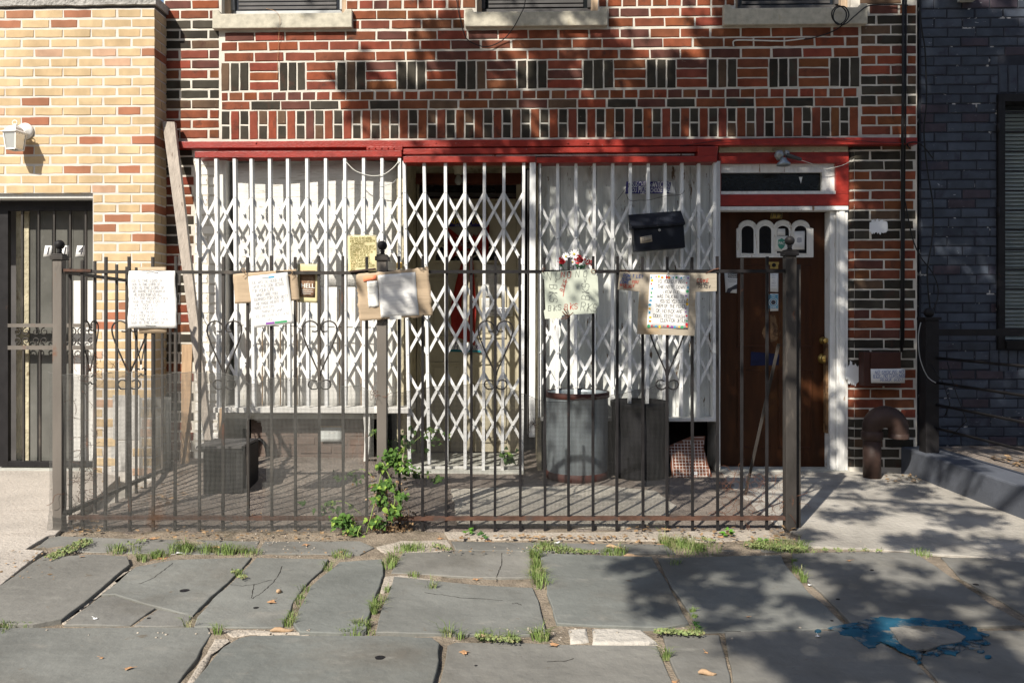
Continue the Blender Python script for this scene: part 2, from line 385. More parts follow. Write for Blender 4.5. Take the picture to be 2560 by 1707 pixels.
    def build(s, name, material, parent=None, kind=None, label=None, cat=None, group=None, frame=None, loc=None, bevel=0):
        org = ORG[parent.name] if parent else Vector(loc if loc is not None else (0, 0, 0))
        me = s.mesh(name, org)
        for m_ in (material if isinstance(material, list) else [material]): me.materials.append(m_)
        o = bpy.data.objects.new(name, me)
        col.objects.link(o)
        ORG[o.name] = Vector(org)
        if parent: o.parent = parent
        else: o.matrix_world = (frame or Matrix.Identity(4)) @ Matrix.Translation(Vector(org))
        if bevel:
            bv = o.modifiers.new('bevel', 'BEVEL'); bv.width = bevel; bv.segments = 2; bv.limit_method = 'ANGLE'
        tag(o, label, cat, group, kind)
        return o
def tag(o, label=None, cat=None, group=None, kind=None):
    if label: o['label'] = label
    if cat: o['category'] = cat
    if group: o['group'] = group
    if kind: o['kind'] = kind
def thing(name, label, cat, loc=(0, 0, 0), frame=None, group=None):
    o = bpy.data.objects.new(name, None); col.objects.link(o)
    o.empty_display_size = .1
    o.matrix_world = (frame or Matrix.Identity(4)) @ Matrix.Translation(Vector(loc))
    ORG[o.name] = Vector(loc)
    tag(o, label, cat, group)
    return o
def inst(name, me, parent, loc, scale=(1, 1, 1), rot=(0, 0, 0), color=None, mtx=None):
    o = bpy.data.objects.new(name, me); col.objects.link(o)
    o.parent = parent
    l = Vector(loc) - ORG[parent.name]
    if mtx is not None: o.matrix_local = Matrix.Translation(l) @ mtx
    else: o.location = l; o.scale = scale; o.rotation_euler = rot
    if color: o.color = tuple(color) + (1,)
    ORG[o.name] = ORG[parent.name]
    return o

# handwriting: polylines on a 4 x 6 grid
GL = {'A': '00 26 40;12 32', 'B': '00 06 36 45 44 33 03;33 42 41 30 00', 'C': '45 36 16 05 01 10 30 41', 'D': '00 06 26 44 42 20 00',
      'E': '46 06 00 40;03 33', 'F': '46 06 00;03 33', 'G': '45 36 16 05 01 10 30 41 43 23', 'H': '00 06;40 46;03 43', 'I': '20 26',
      'J': '36 31 20 10 01;16 46', 'K': '00 06;46 03 40', 'L': '06 00 40', 'M': '00 06 23 46 40', 'N': '00 06 40 46',
      'O': '16 36 45 41 30 10 01 05 16', 'P': '00 06 36 45 44 33 03', 'R': '00 06 36 45 44 33 03;23 40',
      'S': '45 36 16 05 04 13 33 42 41 30 10 01', 'T': '06 46;26 20', 'U': '06 01 10 30 41 46', 'V': '06 20 46', 'W': '06 10 23 30 46',
      'X': '00 46;06 40', 'Y': '06 23 46;23 20', 'Z': '06 46 00 40', '1': '15 26 20', '2': '05 16 36 45 44 00 40', '4': '36 02 42;30 36',
      '.': '20 21', ',': '21 10', '-': '13 33', '!': '22 26;20 21', '/': '00 46', 'i': '20 23;25 26', 'v': '05 20 46', '_': '00 40', 'Q': '16 36 45 41 30 10 01 05 16;22 40'}
def strokes(text, s0, t0, h, slant=.12, jit=.05, rot=0.0, adv=.72, rr=None):
    """list of polylines (s,t) in metres"""
    rr = rr or R
    out = []; x = 0.0; ca, sa = math.cos(rot), math.sin(rot)
    for ch in text:
        if ch == ' ': x += h * adv * .7; continue
        g = GL.get(ch)
        if g is None: continue
        hh = h * rr.uniform(.88, 1.1); dy = rr.uniform(-.06, .06) * h
        for pl in g.split(';'):
            pts = []
            for q in pl.split():
                a = int(q[0]) / 4 * hh * .52 + rr.uniform(-jit, jit) * h * .5; b = int(q[1]) / 6 * hh + dy + rr.uniform(-jit, jit) * h * .5
                a += slant * b + x
                pts.append((s0 + a * ca - b * sa, t0 + a * sa + b * ca))
            out.append(pts)
        x += h * adv * (.55 if ch in 'I1i.,!' else 1)
    return out
class Sheet:
    """a sheet given by its four corners (top left, top right, bottom right, bottom left)"""
    def __init__(s, tl, tr, br, bl, bend=None):
        s.c = [Vector(p) for p in (tl, tr, br, bl)]
        s.w = ((s.c[1] - s.c[0]).length + (s.c[2] - s.c[3]).length) / 2; s.h = ((s.c[3] - s.c[0]).length + (s.c[2] - s.c[1]).length) / 2
        s.n = (s.c[3] - s.c[0]).cross(s.c[1] - s.c[0]).normalized()
        if s.n.y > 0: s.n = -s.n
        s.bend = bend or (lambda u, v: 0)
    def m(s, u, v, e=0.0):
        a = s.c[0].lerp(s.c[1], u); b = s.c[3].lerp(s.c[2], u)
        return a.lerp(b, v) + s.n * (s.bend(u, v) + e)
    def solid(s, th=.0006, nu=14, nv=14, ragged=0.0, rr=None):
        rr = rr or R
        mb = MB(); idx = {}
        for side, e in ((0, 0.0), (1, -th)):
            for j in range(nv + 1):
                for i in range(nu + 1):
                    u, v = i / nu, j / nv
                    if ragged:
                        rr.seed(i * 131 + j * 7)
                        if i in (0, nu): u += rr.uniform(-1, 1) * ragged / s.w
                        if j in (0, nv): v += rr.uniform(-1, 1) * ragged / s.h
                    idx[side, i, j] = len(mb.v); mb.v.append(tuple(s.m(u, v, e)))
        def q(*k): mb.f.append(tuple(idx[t] for t in k)); mb.sm.append(True)
        for j in range(nv):
            for i in range(nu):
                q((0, i, j), (0, i, j + 1), (0, i + 1, j + 1), (0, i + 1, j)); q((1, i, j), (1, i + 1, j), (1, i + 1, j + 1), (1, i, j + 1))
        for i in range(nu):
            q((0, i, 0), (0, i + 1, 0), (1, i + 1, 0), (1, i, 0)); q((0, i, nv), (1, i, nv), (1, i + 1, nv), (0, i + 1, nv))
        for j in range(nv):
            q((0, 0, j), (1, 0, j), (1, 0, j + 1), (0, 0, j + 1)); q((0, nu, j), (0, nu, j + 1), (1, nu, j + 1), (1, nu, j))
        return mb
    def ink(s, mb, polylines, w=.0016, e=.0012):
        for pl in polylines:
            for (a, b) in zip(pl, pl[1:]):
                dx, dy = b[0] - a[0], b[1] - a[1]; l = math.hypot(dx, dy) or 1e-6
                px, py = -dy / l * w / 2, dx / l * w / 2; ex, ey = dx / l * w * .35, dy / l * w * .35
                q = [(a[0] - ex + px, a[1] - ey + py), (a[0] - ex - px, a[1] - ey - py), (b[0] + ex - px, b[1] + ey - py), (b[0] + ex + px, b[1] + ey + py)]
                mb.face([s.m(x / s.w, 1 - y / s.h, e) for x, y in q])
    def poly(s, mb, pts, e=.001):
        mb.face([s.m(x / s.w, 1 - y / s.h, e) for x, y in pts])
def font_faces(text, size):
    cu = bpy.data.curves.new('t', 'FONT'); cu.body = text; cu.size = size; cu.align_x = 'CENTER'; cu.align_y = 'CENTER'
    o = bpy.data.objects.new('t', cu); col.objects.link(o)
    me = bpy.data.meshes.new_from_object(o)
    vs = [(v.co.x, v.co.y) for v in me.vertices]; fs = [tuple(p.vertices) for p in me.polygons]
    bpy.data.objects.remove(o); bpy.data.curves.remove(cu); bpy.data.meshes.remove(me)
    return vs, fs
def print_text(sheet, mb, text, s, t, size, sx=1.0, e=.0015, bold=0):
    vs, fs = font_faces(text, size)
    for k in range(1 + bold):
        i = len(mb.v)
        mb.v += [tuple(sheet.m((s + x * sx + k * size * .035) / sheet.w, 1 - (t + y) / sheet.h, e + k * .0002)) for x, y in vs]
        for f in fs: mb.f.append(tuple(i + q for q in f)); mb.sm.append(False)
def wob(x, y, z=0.0, s=1.0): return mnoise.noise(Vector((x * s, y * s, z * s)))
# ------------------------------------------------------------------ bricks
def brick_mesh(name, w, h, material, n=3):
    out = []
    for k in range(n):
        rr = random.Random(name + str(k))
        ring = []
        def side(a, b, seg):
            for i in range(seg):
                t = i / seg; ring.append((a[0] + (b[0] - a[0]) * t + rr.uniform(-.0018, .0018), a[1] + (b[1] - a[1]) * t + rr.uniform(-.0018, .0018)))
        sl = 4 if w > .12 else 2
        side((-w / 2, -h / 2), (w / 2, -h / 2), sl); side((w / 2, -h / 2), (w / 2, h / 2), 1); side((w / 2, h / 2), (-w / 2, h / 2), sl); side((-w / 2, h / 2), (-w / 2, -h / 2), 1)
        mb = MB(); m = len(ring); c = .0035
        for x, z in ring: mb.v.append((x * (1 - c / w * 2), -.012 + rr.uniform(-.0006, .0006), z * (1 - c / h * 2)))
        for x, z in ring: mb.v.append((x, -.0085, z))
        for x, z in ring: mb.v.append((x, .02, z))
        mb.f.append(tuple(range(m))); mb.sm.append(False)
        for a in (0, m):
            for i in range(m): mb.f.append((a + i, a + m + i, a + m + (i + 1) % m, a + (i + 1) % m)); mb.sm.append(False)
        me = mb.mesh(name); me.materials.append(material); out.append(me)
    return out
BS = brick_mesh('stretcher', .205, .054, M['brick']); BH = brick_mesh('header', .094, .054, M['brick'])
YS = brick_mesh('buff_stretcher', .188, .058, M['brick_y']); YH = brick_mesh('buff_header', .09, .058, M['brick_y'])
NS = brick_mesh('navy_stretcher', .19, .060, M['brick_b']); NH = brick_mesh('navy_header', .09, .060, M['brick_b'])
WS = brick_mesh('white_stretcher', .19, .058, M['brick_w'], 2)
KS = brick_mesh('cellar_brick', .19, .058, M['base_brick'], 2)
def brick(parent, name, px0, px1, z0, z1, kind, off=0.0, gap=0.0, u=None):
    """lay one brick; px0..px1 are photograph columns (or u=(u0,u1)), z0..z1 metres"""
    u0, u1 = u if u else (U(px0, off), U(px1, off))
    u0 += gap; u1 -= gap
    if kind in ('red', 'dark'): u0 -= .0011; u1 += .0011; z0 -= .0012; z1 += .0012
    w, h = u1 - u0, z1 - z0
    rr = R
    if kind == 'red':
        t = rr.random(); c = (.165 + .06 * t, .050 + .018 * rr.random(), .026 + .010 * rr.random())
        if rr.random() < .14: c = (.11, .045, .035)
        A, B = BS, BH
    elif kind == 'dark':
        g = rr.uniform(.028, .056); c = (g * 1.05, g * .93, g * .72)
        if rr.random() < .12: c = (.11, .07, .045)
        A, B = BS, BH
    elif kind == 'buff':
        t = rr.uniform(-.03, .03); q = rr.uniform(.94, 1.06); c = ((.50 + t) * q, (.375 + t) * q, (.222 + t * .7) * q)
        if rr.random() < .06: c = (.48, .31, .21)
        A, B = YS, YH
    elif kind == 'terracotta':
        c = (.33 + rr.uniform(-.03, .03), .145, .085); A, B = YS, YH
    elif kind == 'navy':
        g = rr.uniform(.8, 1.15); c = (.046 * g, .056 * g, .075 * g)
        if rr.random() < .12: c = (.045, .035, .045)
        A, B = NS, NH
    elif kind == 'white': c = (.7, .7, .7); A = B = WS
    else: c = (.1, .07, .06); A = B = KS
    vert = h > w * 1.15
    L_, S_ = (h, w) if vert else (w, h)
    me = (A if L_ > .14 else B)[rr.randrange(len(A))]
    dx = {id(BS): (.205, .054), id(BH): (.094, .054), id(YS): (.188, .058), id(YH): (.09, .058), id(NS): (.19, .060), id(NH): (.09, .060), id(WS): (.19, .058), id(KS): (.19, .058)}
    bw, bh = dx[id(A if L_ > .14 else B)]
    tilt = rr.uniform(-.006, .006)
    return inst(name, me, parent, ((u0 + u1) / 2, -off + rr.uniform(-.0015, .0015), (z0 + z1) / 2), (L_ / bw, 1, S_ / bh), (0, (math.pi / 2 if vert else 0) + tilt, 0), c)

# ------------------------------------------------------------------ the red brick building
RB = thing('red_brick_building', 'dark red and black patterned brick building with a gated white storefront', 'building', (0, 0, 0), WALL)
zBT = Z(349, 0); zBB = Z(366, 0)
uL, uR = U(411), U(2291)
zTop = Z(-140)
wins = [(555, 866), (1192, 1496), (1838, 2126)]
mb = MB()
zs0 = Z(36)      # window foot
mb.box(uL, uR, -.008, .30, zBB, zs0)                         # band above the storefront
xs = [uL] + [v for a, b in wins for v in (U(a), U(b))] + [uR]
for i in range(0, len(xs), 2): mb.box(xs[i], xs[i + 1], -.008, .30, zs0, zTop)
mb.box(uL, U(547), -.008, .30, -.1, zBB)                     # left pier
mb.build('facade_wall', M['mortar'], RB)
# right pier with a rounded arris
mb = MB()
pr = [(U(2122) + .035, -.008), (U(2122) + .012, .004), (U(2122), .035), (U(2122), .30), (uR, .30), (uR, -.008)]
mb.prism(pr, -.1, zBB, 'xy'); mb.build('pier', M['mortar'], RB)
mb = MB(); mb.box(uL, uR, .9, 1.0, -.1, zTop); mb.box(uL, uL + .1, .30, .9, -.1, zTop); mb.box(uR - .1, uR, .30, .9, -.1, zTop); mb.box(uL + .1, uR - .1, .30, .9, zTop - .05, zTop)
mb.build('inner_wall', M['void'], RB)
nred = [0]; ndark = [0]
def rb(px0, px1, py0, py1, kind, ref=1250, off=0.0):
    z1, z0 = Z(py0, off, ref), Z(py1, off, ref)
    if z0 > 3.35: return
    brick(RB, 'red_brick' if kind == 'red' else 'dark_brick', px0, px1, z0, z1, kind, off)
j = 2.3
def run(x0, x1, py0, py1, pitch, phase, kinds, ref=1250, jgap=5.0, blocked=()):
    """courses of equal bricks from x0 to x1"""
    x = x0 - phase * pitch; i = 0
    while x < x1 - 6:
        a, b = max(x, x0), min(x + pitch - jgap + R.uniform(-1.2, 1.2), x1 - 2)
        k = kinds[i % len(kinds)]
        x += pitch + R.uniform(-.8, .8); i += 1
        if b - a < 8: continue
        seg = [(a, b)]
        for (c, d) in blocked:
            new = []
            for (p, q) in seg:
                if q <= c or p >= d: new.append((p, q))
                else:
                    if p < c - 9: new.append((p, c - 3))
                    if q > d + 9: new.append((d + 3, q))
            seg = new
        for (p, q) in seg: rb(p, q, py0, py1, k, ref)
sills = [(531, 880), (1163, 1519), (1809, 2169)]
# courses between the windows
run(556, 2146, -24, -4, 75.5, .3, ['red'], blocked=wins)
run(868, 1190, 1, 20.5, 37, .15, ['red']); run(1498, 1836, 1, 20, 37, .4, ['red'])
for (a, b) in ((868, 2), (1122, 0), (1498, 0), (1770, 0)): pass
run(556, 2146, 26.6, 46, 76, .9, ['red'], blocked=sills); run(556, 2146, 50.7, 70.5, 76, .42, ['red'], blocked=sills)
run(556, 2146, 78, 98, 76, .9, ['red']); run(556, 2146, 102.5, 122.3, 76, .45, ['red']); run(556, 2146, 129, 149.5, 76, .92, ['red'])
# basket band
sold = [(555, 621), (701, 763), (844, 912.6), (996, 1063), (1144, 1213), (1295, 1366), (1459, 1532), (1618, 1688), (1771, 1839), (1923, 1992), (2075, 2146)]
for i, (a, b) in enumerate(sold):
    w = (b - a - 2 * 4.8) / 3
    for k in range(3): rb(a + k * (w + 4.8), a + k * (w + 4.8) + w, 154.5 + R.uniform(-1, 1), 223 + R.uniform(-1, 1), 'dark')
    if i + 1 < len(sold):
        c, d = b + 4, sold[i + 1][0] - 5
        for k in range(3): rb(c + R.uniform(-1, 1), d + R.uniform(-1, 1), 154.5 + k * 24, 154.5 + k * 24 + 19.6, 'red')
run(556, 2146, 229, 247.6, 36.6, .5, ['red'])
run(556, 2146, 251.6, 271, 74.2, .0, ['red', 'dark'])
for i in range(34):
    a = 556 + i * 46.8
    rb(a, a + 18.5, 275.5, 308, 'dark'); rb(a, a + 18.5, 312.5, 345, 'dark'); rb(a + 23.2, a + 42.4, 275.5, 345.5, 'red')
# piers
def pier(x0, x1, ytop, pitch, n, pattern, ref, cut=75, skip=None, yend=1175):
    for i in range(n):
        y = ytop + i * pitch
        if y > yend: break
        if skip and skip[0] < y + 10 < skip[1]: continue
        k = pattern[i % len(pattern)]
        fr = .5 if i % 2 else .98
        run(x0, x1, y, y + 19, cut, 1 - fr, [k], ref, 5.0)
def lp(x0, y, k, ph): run(x0, 550, y, y + 19, 72, ph, [k], 480, 5)
pk = ['red', 'red', 'dark', 'dark', 'dark', 'red']
rows_l = ['red', 'red', 'dark', 'dark', 'dark', 'red', 'red', 'red', 'dark', 'dark', 'dark', 'red', 'red', 'red']
for i, k in enumerate(rows_l): lp(414, 4 + 24.85 * i, k, .9 - .45 * (i % 2) if i % 2 else .05)
low = ['dark', 'dark', 'dark', 'red', 'red', 'red', 'red', 'dark', 'dark', 'dark'] + ['red', 'red', 'red', 'dark', 'dark', 'dark'] * 5
for i in range(33):
    y = 370 + 24.5 * i
    run(416, 487, y, y + 19, 72, .5 if i % 2 else .05, [low[i]], 480, 5)
    for a, b in (((489, 519), (523, 546)) if i % 2 else ((489, 545),)):
        brick(RB, 'whitewashed_brick', a, b, Z(y + 19, 0, 500), Z(y, 0, 500), 'white', 0)
rt = ['red', 'dark', 'dark', 'dark', 'red', 'red', 'red', 'dark', 'dark', 'dark', 'red', 'red', 'red']
rb(2149, 2250, -9, 11, 'dark', 2200)
for i, k in enumerate(rt): run(2151 if i > 0 else 2172, 2290, 16 + 25.1 * i, 35.6 + 25.1 * i, 75.5, .45 if i % 2 else .97, [k], 2200, 5)
rl = ['dark', 'dark', 'dark', 'red', 'red', 'red', 'red', 'dark', 'dark', 'dark', 'red', 'red', 'red', 'red'] + ['dark'] * 3 + ['red'] * 3 + ['dark'] * 3 + ['red'] * 5 + ['dark'] * 6
for i in range(33):
    y = 355 + 24.75 * i
    if y > 1160: break
    x0 = 2135 if y > 366 else 2128
    run(x0, 2289, y, y + 19.5, 76, .45 if i % 2 else .0, [rl[i]], 2200, 5)
    # bullnose return piece of the arris
    z1, z0 = Z(y, 0, 2200), Z(y + 19.5, 0, 2200); k = rl[i]
    mb = MB(); u0 = U(2122); q = []
    for t in range(6):
        a = t / 5 * math.pi / 2
        q.append((u0 + .036 - .040 * math.sin(a), .036 - .044 * math.cos(a)))
    q = q + [(u0 - .006, .12), (u0 + .03, .12)]
    mb.prism(q, z0, z1, 'xy')
    o = mb.build('corner_brick', M['brick'], RB); g = R.uniform(.8, 1.1)
    o.color = (.20 * g, .058 * g, .03 * g, 1) if k == 'red' else (.045 * g, .04 * g, .033 * g, 1)
# window sills
for (a, b), (yt, yb) in zip(sills, ((34, 71), (29, 66), (20, 62))):
    ua, ub = U(a, .05), U(b, .05); zt, zb = Z(yt, .05, (a + b) / 2), Z(yb, .05, (a + b) / 2)
    mb = MB(); lug = .06
    mb.prism([(ua, zb), (ub, zb), (ub, zt + .026), (ub - lug * .8, zt + .026), (ub - lug, zt), (ua + lug, zt), (ua + lug * .8, zt + .026), (ua, zt + .026)], -.055, .12)
    mb.build('window_sill', M['stone_sill'], RB, bevel=.006)
# upper windows
for (a, b), yt in zip(wins, (34, 29, 20)):
    ua, ub = U(a), U(b); zt = Z(yt, 0, (a + b) / 2) + .01
    mb = MB(); mb.box(ua, ua + .03, .05, .16, zt, zTop - .1)
    fr = mb.build('window', M['wood_old'], RB)
    mb = MB(); mb.box(ub - .045, ub, .05, .16, zt, zTop - .1); mb.build('window_jamb', M['wood_old'], fr)
    mb = MB()
    mb.box(ua + .03, ub - .045, .10, .13, zt, zt + .022).box(ua + .03, ub - .045, .105, .13, zt + .027, zt + .05)
    mb.box(ua + .03, ua + .055, .095, .13, zt + .052, zTop - .1).box(ub - .07, ub - .045, .095, .13, zt + .052, zTop - .1)
    mb.build('frame', M['alu'] if a < 1000 else M['dark_win'], fr)
    mb = MB(); mb.box(ua + .057, ub - .072, .12, .125, zt + .052, zTop - .1); mb.build('pane', M['black_glass'], fr)
    mb = MB()
    for k in range(5): mb.box(ua + .08, ub - .10, .113, .117, zt + .065 + k * .03, zt + .085 + k * .03)
    mb.build('blind', M['dark_win'], fr)
# red beams
def beam(name, px0, px1, py0, py1, o0, o1, m, ref=None, parent=RB, wav=.003, bev=.003, py0b=None, py1b=None):
    """long horizontal member with a slightly uneven edge"""
    ref = ref or (px0 + px1) / 2
    u0, u1 = U(px0, o1), U(px1, o1); z1, z0 = Z(py0, o1, ref), Z(py1, o1, ref)
    z1b = Z(py0b, o1, ref) if py0b else z1; z0b = Z(py1b, o1, ref) if py1b else z0
    n = max(2, int((u1 - u0) / .12)); mb = MB()
    for i in range(n + 1):
        t = i / n; x = u0 + (u1 - u0) * t; w1 = wob(x, py0, 3.1, 1.7) * wav; w0 = wob(x, py1, 7.1, 1.7) * wav; wy = wob(x, py1, 1.1, 2.3) * wav
        a, b = z0 + (z0b - z0) * t + w0, z1 + (z1b - z1) * t + w1
        mb.v += [(x, -o1 + wy, a), (x, -o1 + wy, b), (x, -o0, b), (x, -o0, a)]
    for i in range(n):
        k = i * 4
        for (p, q) in ((0, 1), (1, 2), (2, 3), (3, 0)): mb.f.append((k + p, k + q, k + 4 + q, k + 4 + p)); mb.sm.append(False)
    mb.f.append((0, 1, 2, 3)); mb.f.append((n * 4 + 3, n * 4 + 2, n * 4 + 1, n * 4)); mb.sm += [False, False]
    return mb.build(name, m, parent, bevel=bev)
bm_ = beam('lintel_beam', 440, 2294, 349.5, 366.5, -.02, .075, M['red_paint'], 1250)
mb = MB()
for px in (640, 1090, 1150, 1210, 1420, 1470, 1880, 1960): mb.ball((U(px, .076), -.076, Z(358, .076, px)), .006, 8, 4)
mb.build('bolt_head', M['red_paint'], bm_)
beam('fascia_board', 545, 1340, 369, 376, -.02, .045, M['red_paint'])
beam('gate_header', 487, 1004, 377.5, 393.5, .0, .13, M['red_paint'])
beam('gate_header', 1008, 1339, 391, 406, .0, .13, M['red_paint'])
beam('gate_header', 1341, 1793, 391.5, 406, .0, .13, M['red_paint'])
beam('fascia_board', 1007, 1795, 370.5, 384.5, -.02, .085, M['red_paint'], py0b=367, py1b=381)
beam('patch_plate', 916, 1006, 366.5, 376.5, .045, .10, M['red_paint'])
beam('patch_plate', 1745, 1794, 367, 391, .0, .125, M['red_paint'])
beam('bare_strip', 1012, 1738, 386, 390.5, -.02, .06, M['peel'])
mb = MB()
for k, px in enumerate((922, 938, 954, 970, 984)): mb.ball((U(px, .1), -.102, Z(371, .1, px)), .006, 8, 4)
mb.build('rivet_row', M['red_paint'], RB)
# ---- left display window, boarded
zL0, zL1 = Z(1018, -.02, 760), Z(396, .0, 760)
mb = MB()
beam('window_ledge', 533, 1021, 1019, 1032, -.25, .13, M['white_board'], 760)
beam('ledge_bearer', 560, 960, 1034, 1046, -.2, .06, M['stone_grey'], 760)
mb = MB(); zsm = Z(716, -.02, 760)
uA, uB = U(584, -.02), U(1003, -.02)
n = 14; m_ = 10
def bowed(u, z): return .02 + .010 * math.sin((u - uA) / (uB - uA) * math.pi * 2.2) + .004 * wob(u, z, 1, 2)
for nm, za, zb, mt, o_ in (('plywood_panel', zsm + .001, zL1, 'white_ply', 0), ('board_panel', zL0, zsm - .001, 'white_board', .006)):
    mb = MB()
    for k in range(2):
        for a in range(n + 1):
            for b in range(m_ + 1):
                u = uA + (uB - uA) * a / n; z = za + (zb - za) * b / m_
                if nm == 'plywood_panel' and b == m_: z -= .02 * math.sin(a / n * math.pi) * -1 + .03
                mb.v.append((u, bowed(u, z) + o_ + .015 * k, z))
    s = (n + 1) * (m_ + 1)
    for a in range(n):
        for b in range(m_):
            i = a * (m_ + 1) + b
            mb.f.append((i, i + m_ + 1, i + m_ + 2, i + 1)); mb.sm.append(True); mb.f.append((s + i, s + i + 1, s + i + m_ + 2, s + i + m_ + 1)); mb.sm.append(True)
    for b in range(m_):
        for i0 in (b, n * (m_ + 1) + b): mb.f.append((i0, i0 + 1, s + i0 + 1, s + i0)); mb.sm.append(False)
    for a in range(n):
        for i0 in (a * (m_ + 1), a * (m_ + 1) + m_): mb.f.append((i0, i0 + m_ + 1, s + i0 + m_ + 1, s + i0)); mb.sm.append(False)
    mb.build(nm, M[mt], RB)
for px in (618, 655, 700, 742, 800, 848, 902, 950):      # battens on the lower boards
    mb = MB(); u = U(px, -.01); mb.box(u, u + .004, .004, .02, zL0 + .01, zsm - .02); mb.build('board_edge', M['wood_old'], RB)
mb = MB(); mb.box(U(553), U(569), -.03, .12, zL0, zL1); mb.build('window_post', M['white_board'], RB)
mb = MB(); mb.box(U(486), U(552), -.012, .0, Z(402), zBB); mb.build('head_trim', M['white_ply'], RB)
mb = MB(); mb.box(U(500, .0), U(1004, .0), .0, .12, Z(398), Z(377)); mb.build('head_board', M['white_board'], RB)
# cellar wall under the ledge
yb = .045
mb = MB(); mb.box(U(629, -yb), U(921, -yb), yb - .008, yb + .1, -.05, Z(1048, -yb)); mb.build('cellar_wall', M['base_brick'], RB)
for i in range(5):
    y = 1050 + i * 21.5; x = 631 - (40 if i % 2 else 0)
    while x < 918:
        a, b = max(631, x), min(919, x + 76)
        if b - a > 12: brick(RB, 'cellar_brick', a, b, Z(y + 18, -yb, 780), Z(y, -yb, 780), 'cellar', -yb)
        x += 81
mb = MB(); mb.box(uL + .1, U(1006), .34, .9, -.05, .0); mb.box(U(1345, 0), U(1795), .34, .9, -.05, .0); mb.build('cellar_floor', M['soil'], RB)
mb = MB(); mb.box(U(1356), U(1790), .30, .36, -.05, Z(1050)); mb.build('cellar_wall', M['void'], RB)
mb = MB(); mb.box(U(1009), U(1009) - .05, .0, .9, -.05, zBB); mb.build('vestibule_side', M['cream_dark'], RB)
mb = MB(); mb.box(U(1343), U(1353), -.02, .9, -.05, zBB); mb.build('vestibule_side', M['cream_dark'], RB)
# warped white post under the ledge
mb = MB()
for k in range(9):
    t = k / 8; px = 913 + 3 * math.sin(t * 3) - (1 - t) * -3; py = 1034 + t * 124
    hw = 8 - 3 * t
    for s_ in (-1, 1):
        for yy in (-.10, -.07):
            p = W(px + s_ * hw, py, .10); mb.v.append((p.x, yy, p.z))
for k in range(8):
    i = k * 4
    for q in ((0, 2, 6, 4), (1, 5, 7, 3), (0, 4, 5, 1), (2, 3, 7, 6)): mb.f.append(tuple(i + e for e in q)); mb.sm.append(False)
mb.build('loose_post', M['white_board'], RB)
# ---- middle: vestibule with the cream door
yd = .70
zd0, zd1 = .0, Z(504, -yd, 1170)
d0, d1 = U(1048, -yd), U(1290, -yd)
mb = MB(); mb.box(d0, d1, yd, yd + .04, zd0 + .01, zd1)
CD = mb.build('cream_door', M['cream'], RB)
def frame_rect(mb, u0, u1, z0, z1, w, y0, y1):
    mb.box(u0, u1, y0, y1, z1 - w, z1).box(u0, u1, y0, y1, z0, z0 + w).box(u0, u0 + w, y0, y1, z0 + w, z1 - w).box(u1 - w, u1, y0, y1, z0 + w, z1 - w)
dw = d1 - d0
for (a, b) in ((.10, .45), (.55, .90)):
    for (pa, pb) in ((692, 845), (905, 1105)):
        mb = MB(); ua, ub = d0 + dw * a, d0 + dw * b; za, zb = Z(pb, -yd, 1170), Z(pa, -yd, 1170)
        frame_rect(mb, ua, ub, za, zb, .018, yd - .012, yd + .001); mb.box(ua + .04, ub - .04, yd - .007, yd + .001, za + .04, zb - .04)
        mb.build('door_panel', M['cream'], CD, bevel=.003)
# fanlight
cx, cz, rf = U(1167, -yd), Z(653, -yd, 1170), .265
mb = MB(); mb.prism([(cx + rf * math.cos(t * math.pi / 20), cz + rf * math.sin(t * math.pi / 20) * .82) for t in range(21)], yd - .004, yd + .001); mb.build('fanlight', M['black_glass'], CD)
mb = MB()
arc = [Vector((cx + rf * math.cos(t * math.pi / 20), yd - .008, cz + rf * math.sin(t * math.pi / 20) * .82)) for t in range(21)]
mb.tube(arc, .013, 6); mb.bar((cx - rf - .02, yd - .01, cz - .006), (cx + rf + .02, yd - .01, cz - .006), .02, .022)
for t in (4, 8, 12, 16): mb.bar((cx, yd - .008, cz), arc[t], .012, .01)
mb.build('fanlight_frame', M['cream'], CD)
mb = MB(); frame_rect(mb, U(1037, -yd), d0 - .002, -.02, Z(455, -yd), .012, yd - .03, yd + .05); mb.box(U(1037, -yd), d0 - .002, yd + .0, yd + .05, 0, Z(455, -yd))
mb.box(d1 + .002, U(1303, -yd), yd - .0, yd + .05, 0, Z(455, -yd)); mb.box(d0, d1, yd - .01, yd + .05, zd1 + .003, zd1 + .02)
mb.build('door_casing', M['cream'], RB, bevel=.003)
zt0, zt1 = Z(503, -yd), Z(462, -yd)
mb = MB(); mb.box(d0, d1, yd + .02, yd + .03, zd1 + .02, zt1); TR = mb.build('transom_pane', M['black_glass'], RB)
mb = MB(); mb.bar((d0, yd + .012, zt0 + .06), (d1, yd + .012, zt0 + .05), .03, .008); mb.build('transom_strip', M['dark_win'], TR)
mb = MB(); mb.box(U(1037, -yd), U(1303, -yd), yd - .06, yd + .05, zt1, zt1 + .05); mb.box(U(1037, -yd), U(1303, -yd), yd - .04, yd + .05, zt1 + .052, zt1 + .085); mb.build('brown_moulding', M['brown_trim'], RB)
mb = MB(); mb.box(U(1037, -yd), U(1303, -yd), yd - .02, yd + .06, zt1 + .087, zBB); mb.build('plaster_band', M['cream_dark'], RB)
mb = MB()
for k in range(46):
    a = R.uniform(0, 6.3); c = Vector((R.uniform(U(1060, -yd), U(1290, -yd)), yd - .022, R.uniform(zt1 + .12, zt1 + .20)))
    mb.tube([c + Vector((math.cos(a + t * .5) * .02 * (1 - t * .12), 0, math.sin(a + t * .5) * .02 * (1 - t * .12))) for t in range(7)], .004, 5)
mb.build('plaster_ornament', M['cream_dark'], RB)
mb = MB(); mb.box(U(1010) - .02, U(1345), .0, yd, zBB - .03, zBB - .005); mb.build('vestibule_ceiling', M['cream_dark'], RB)
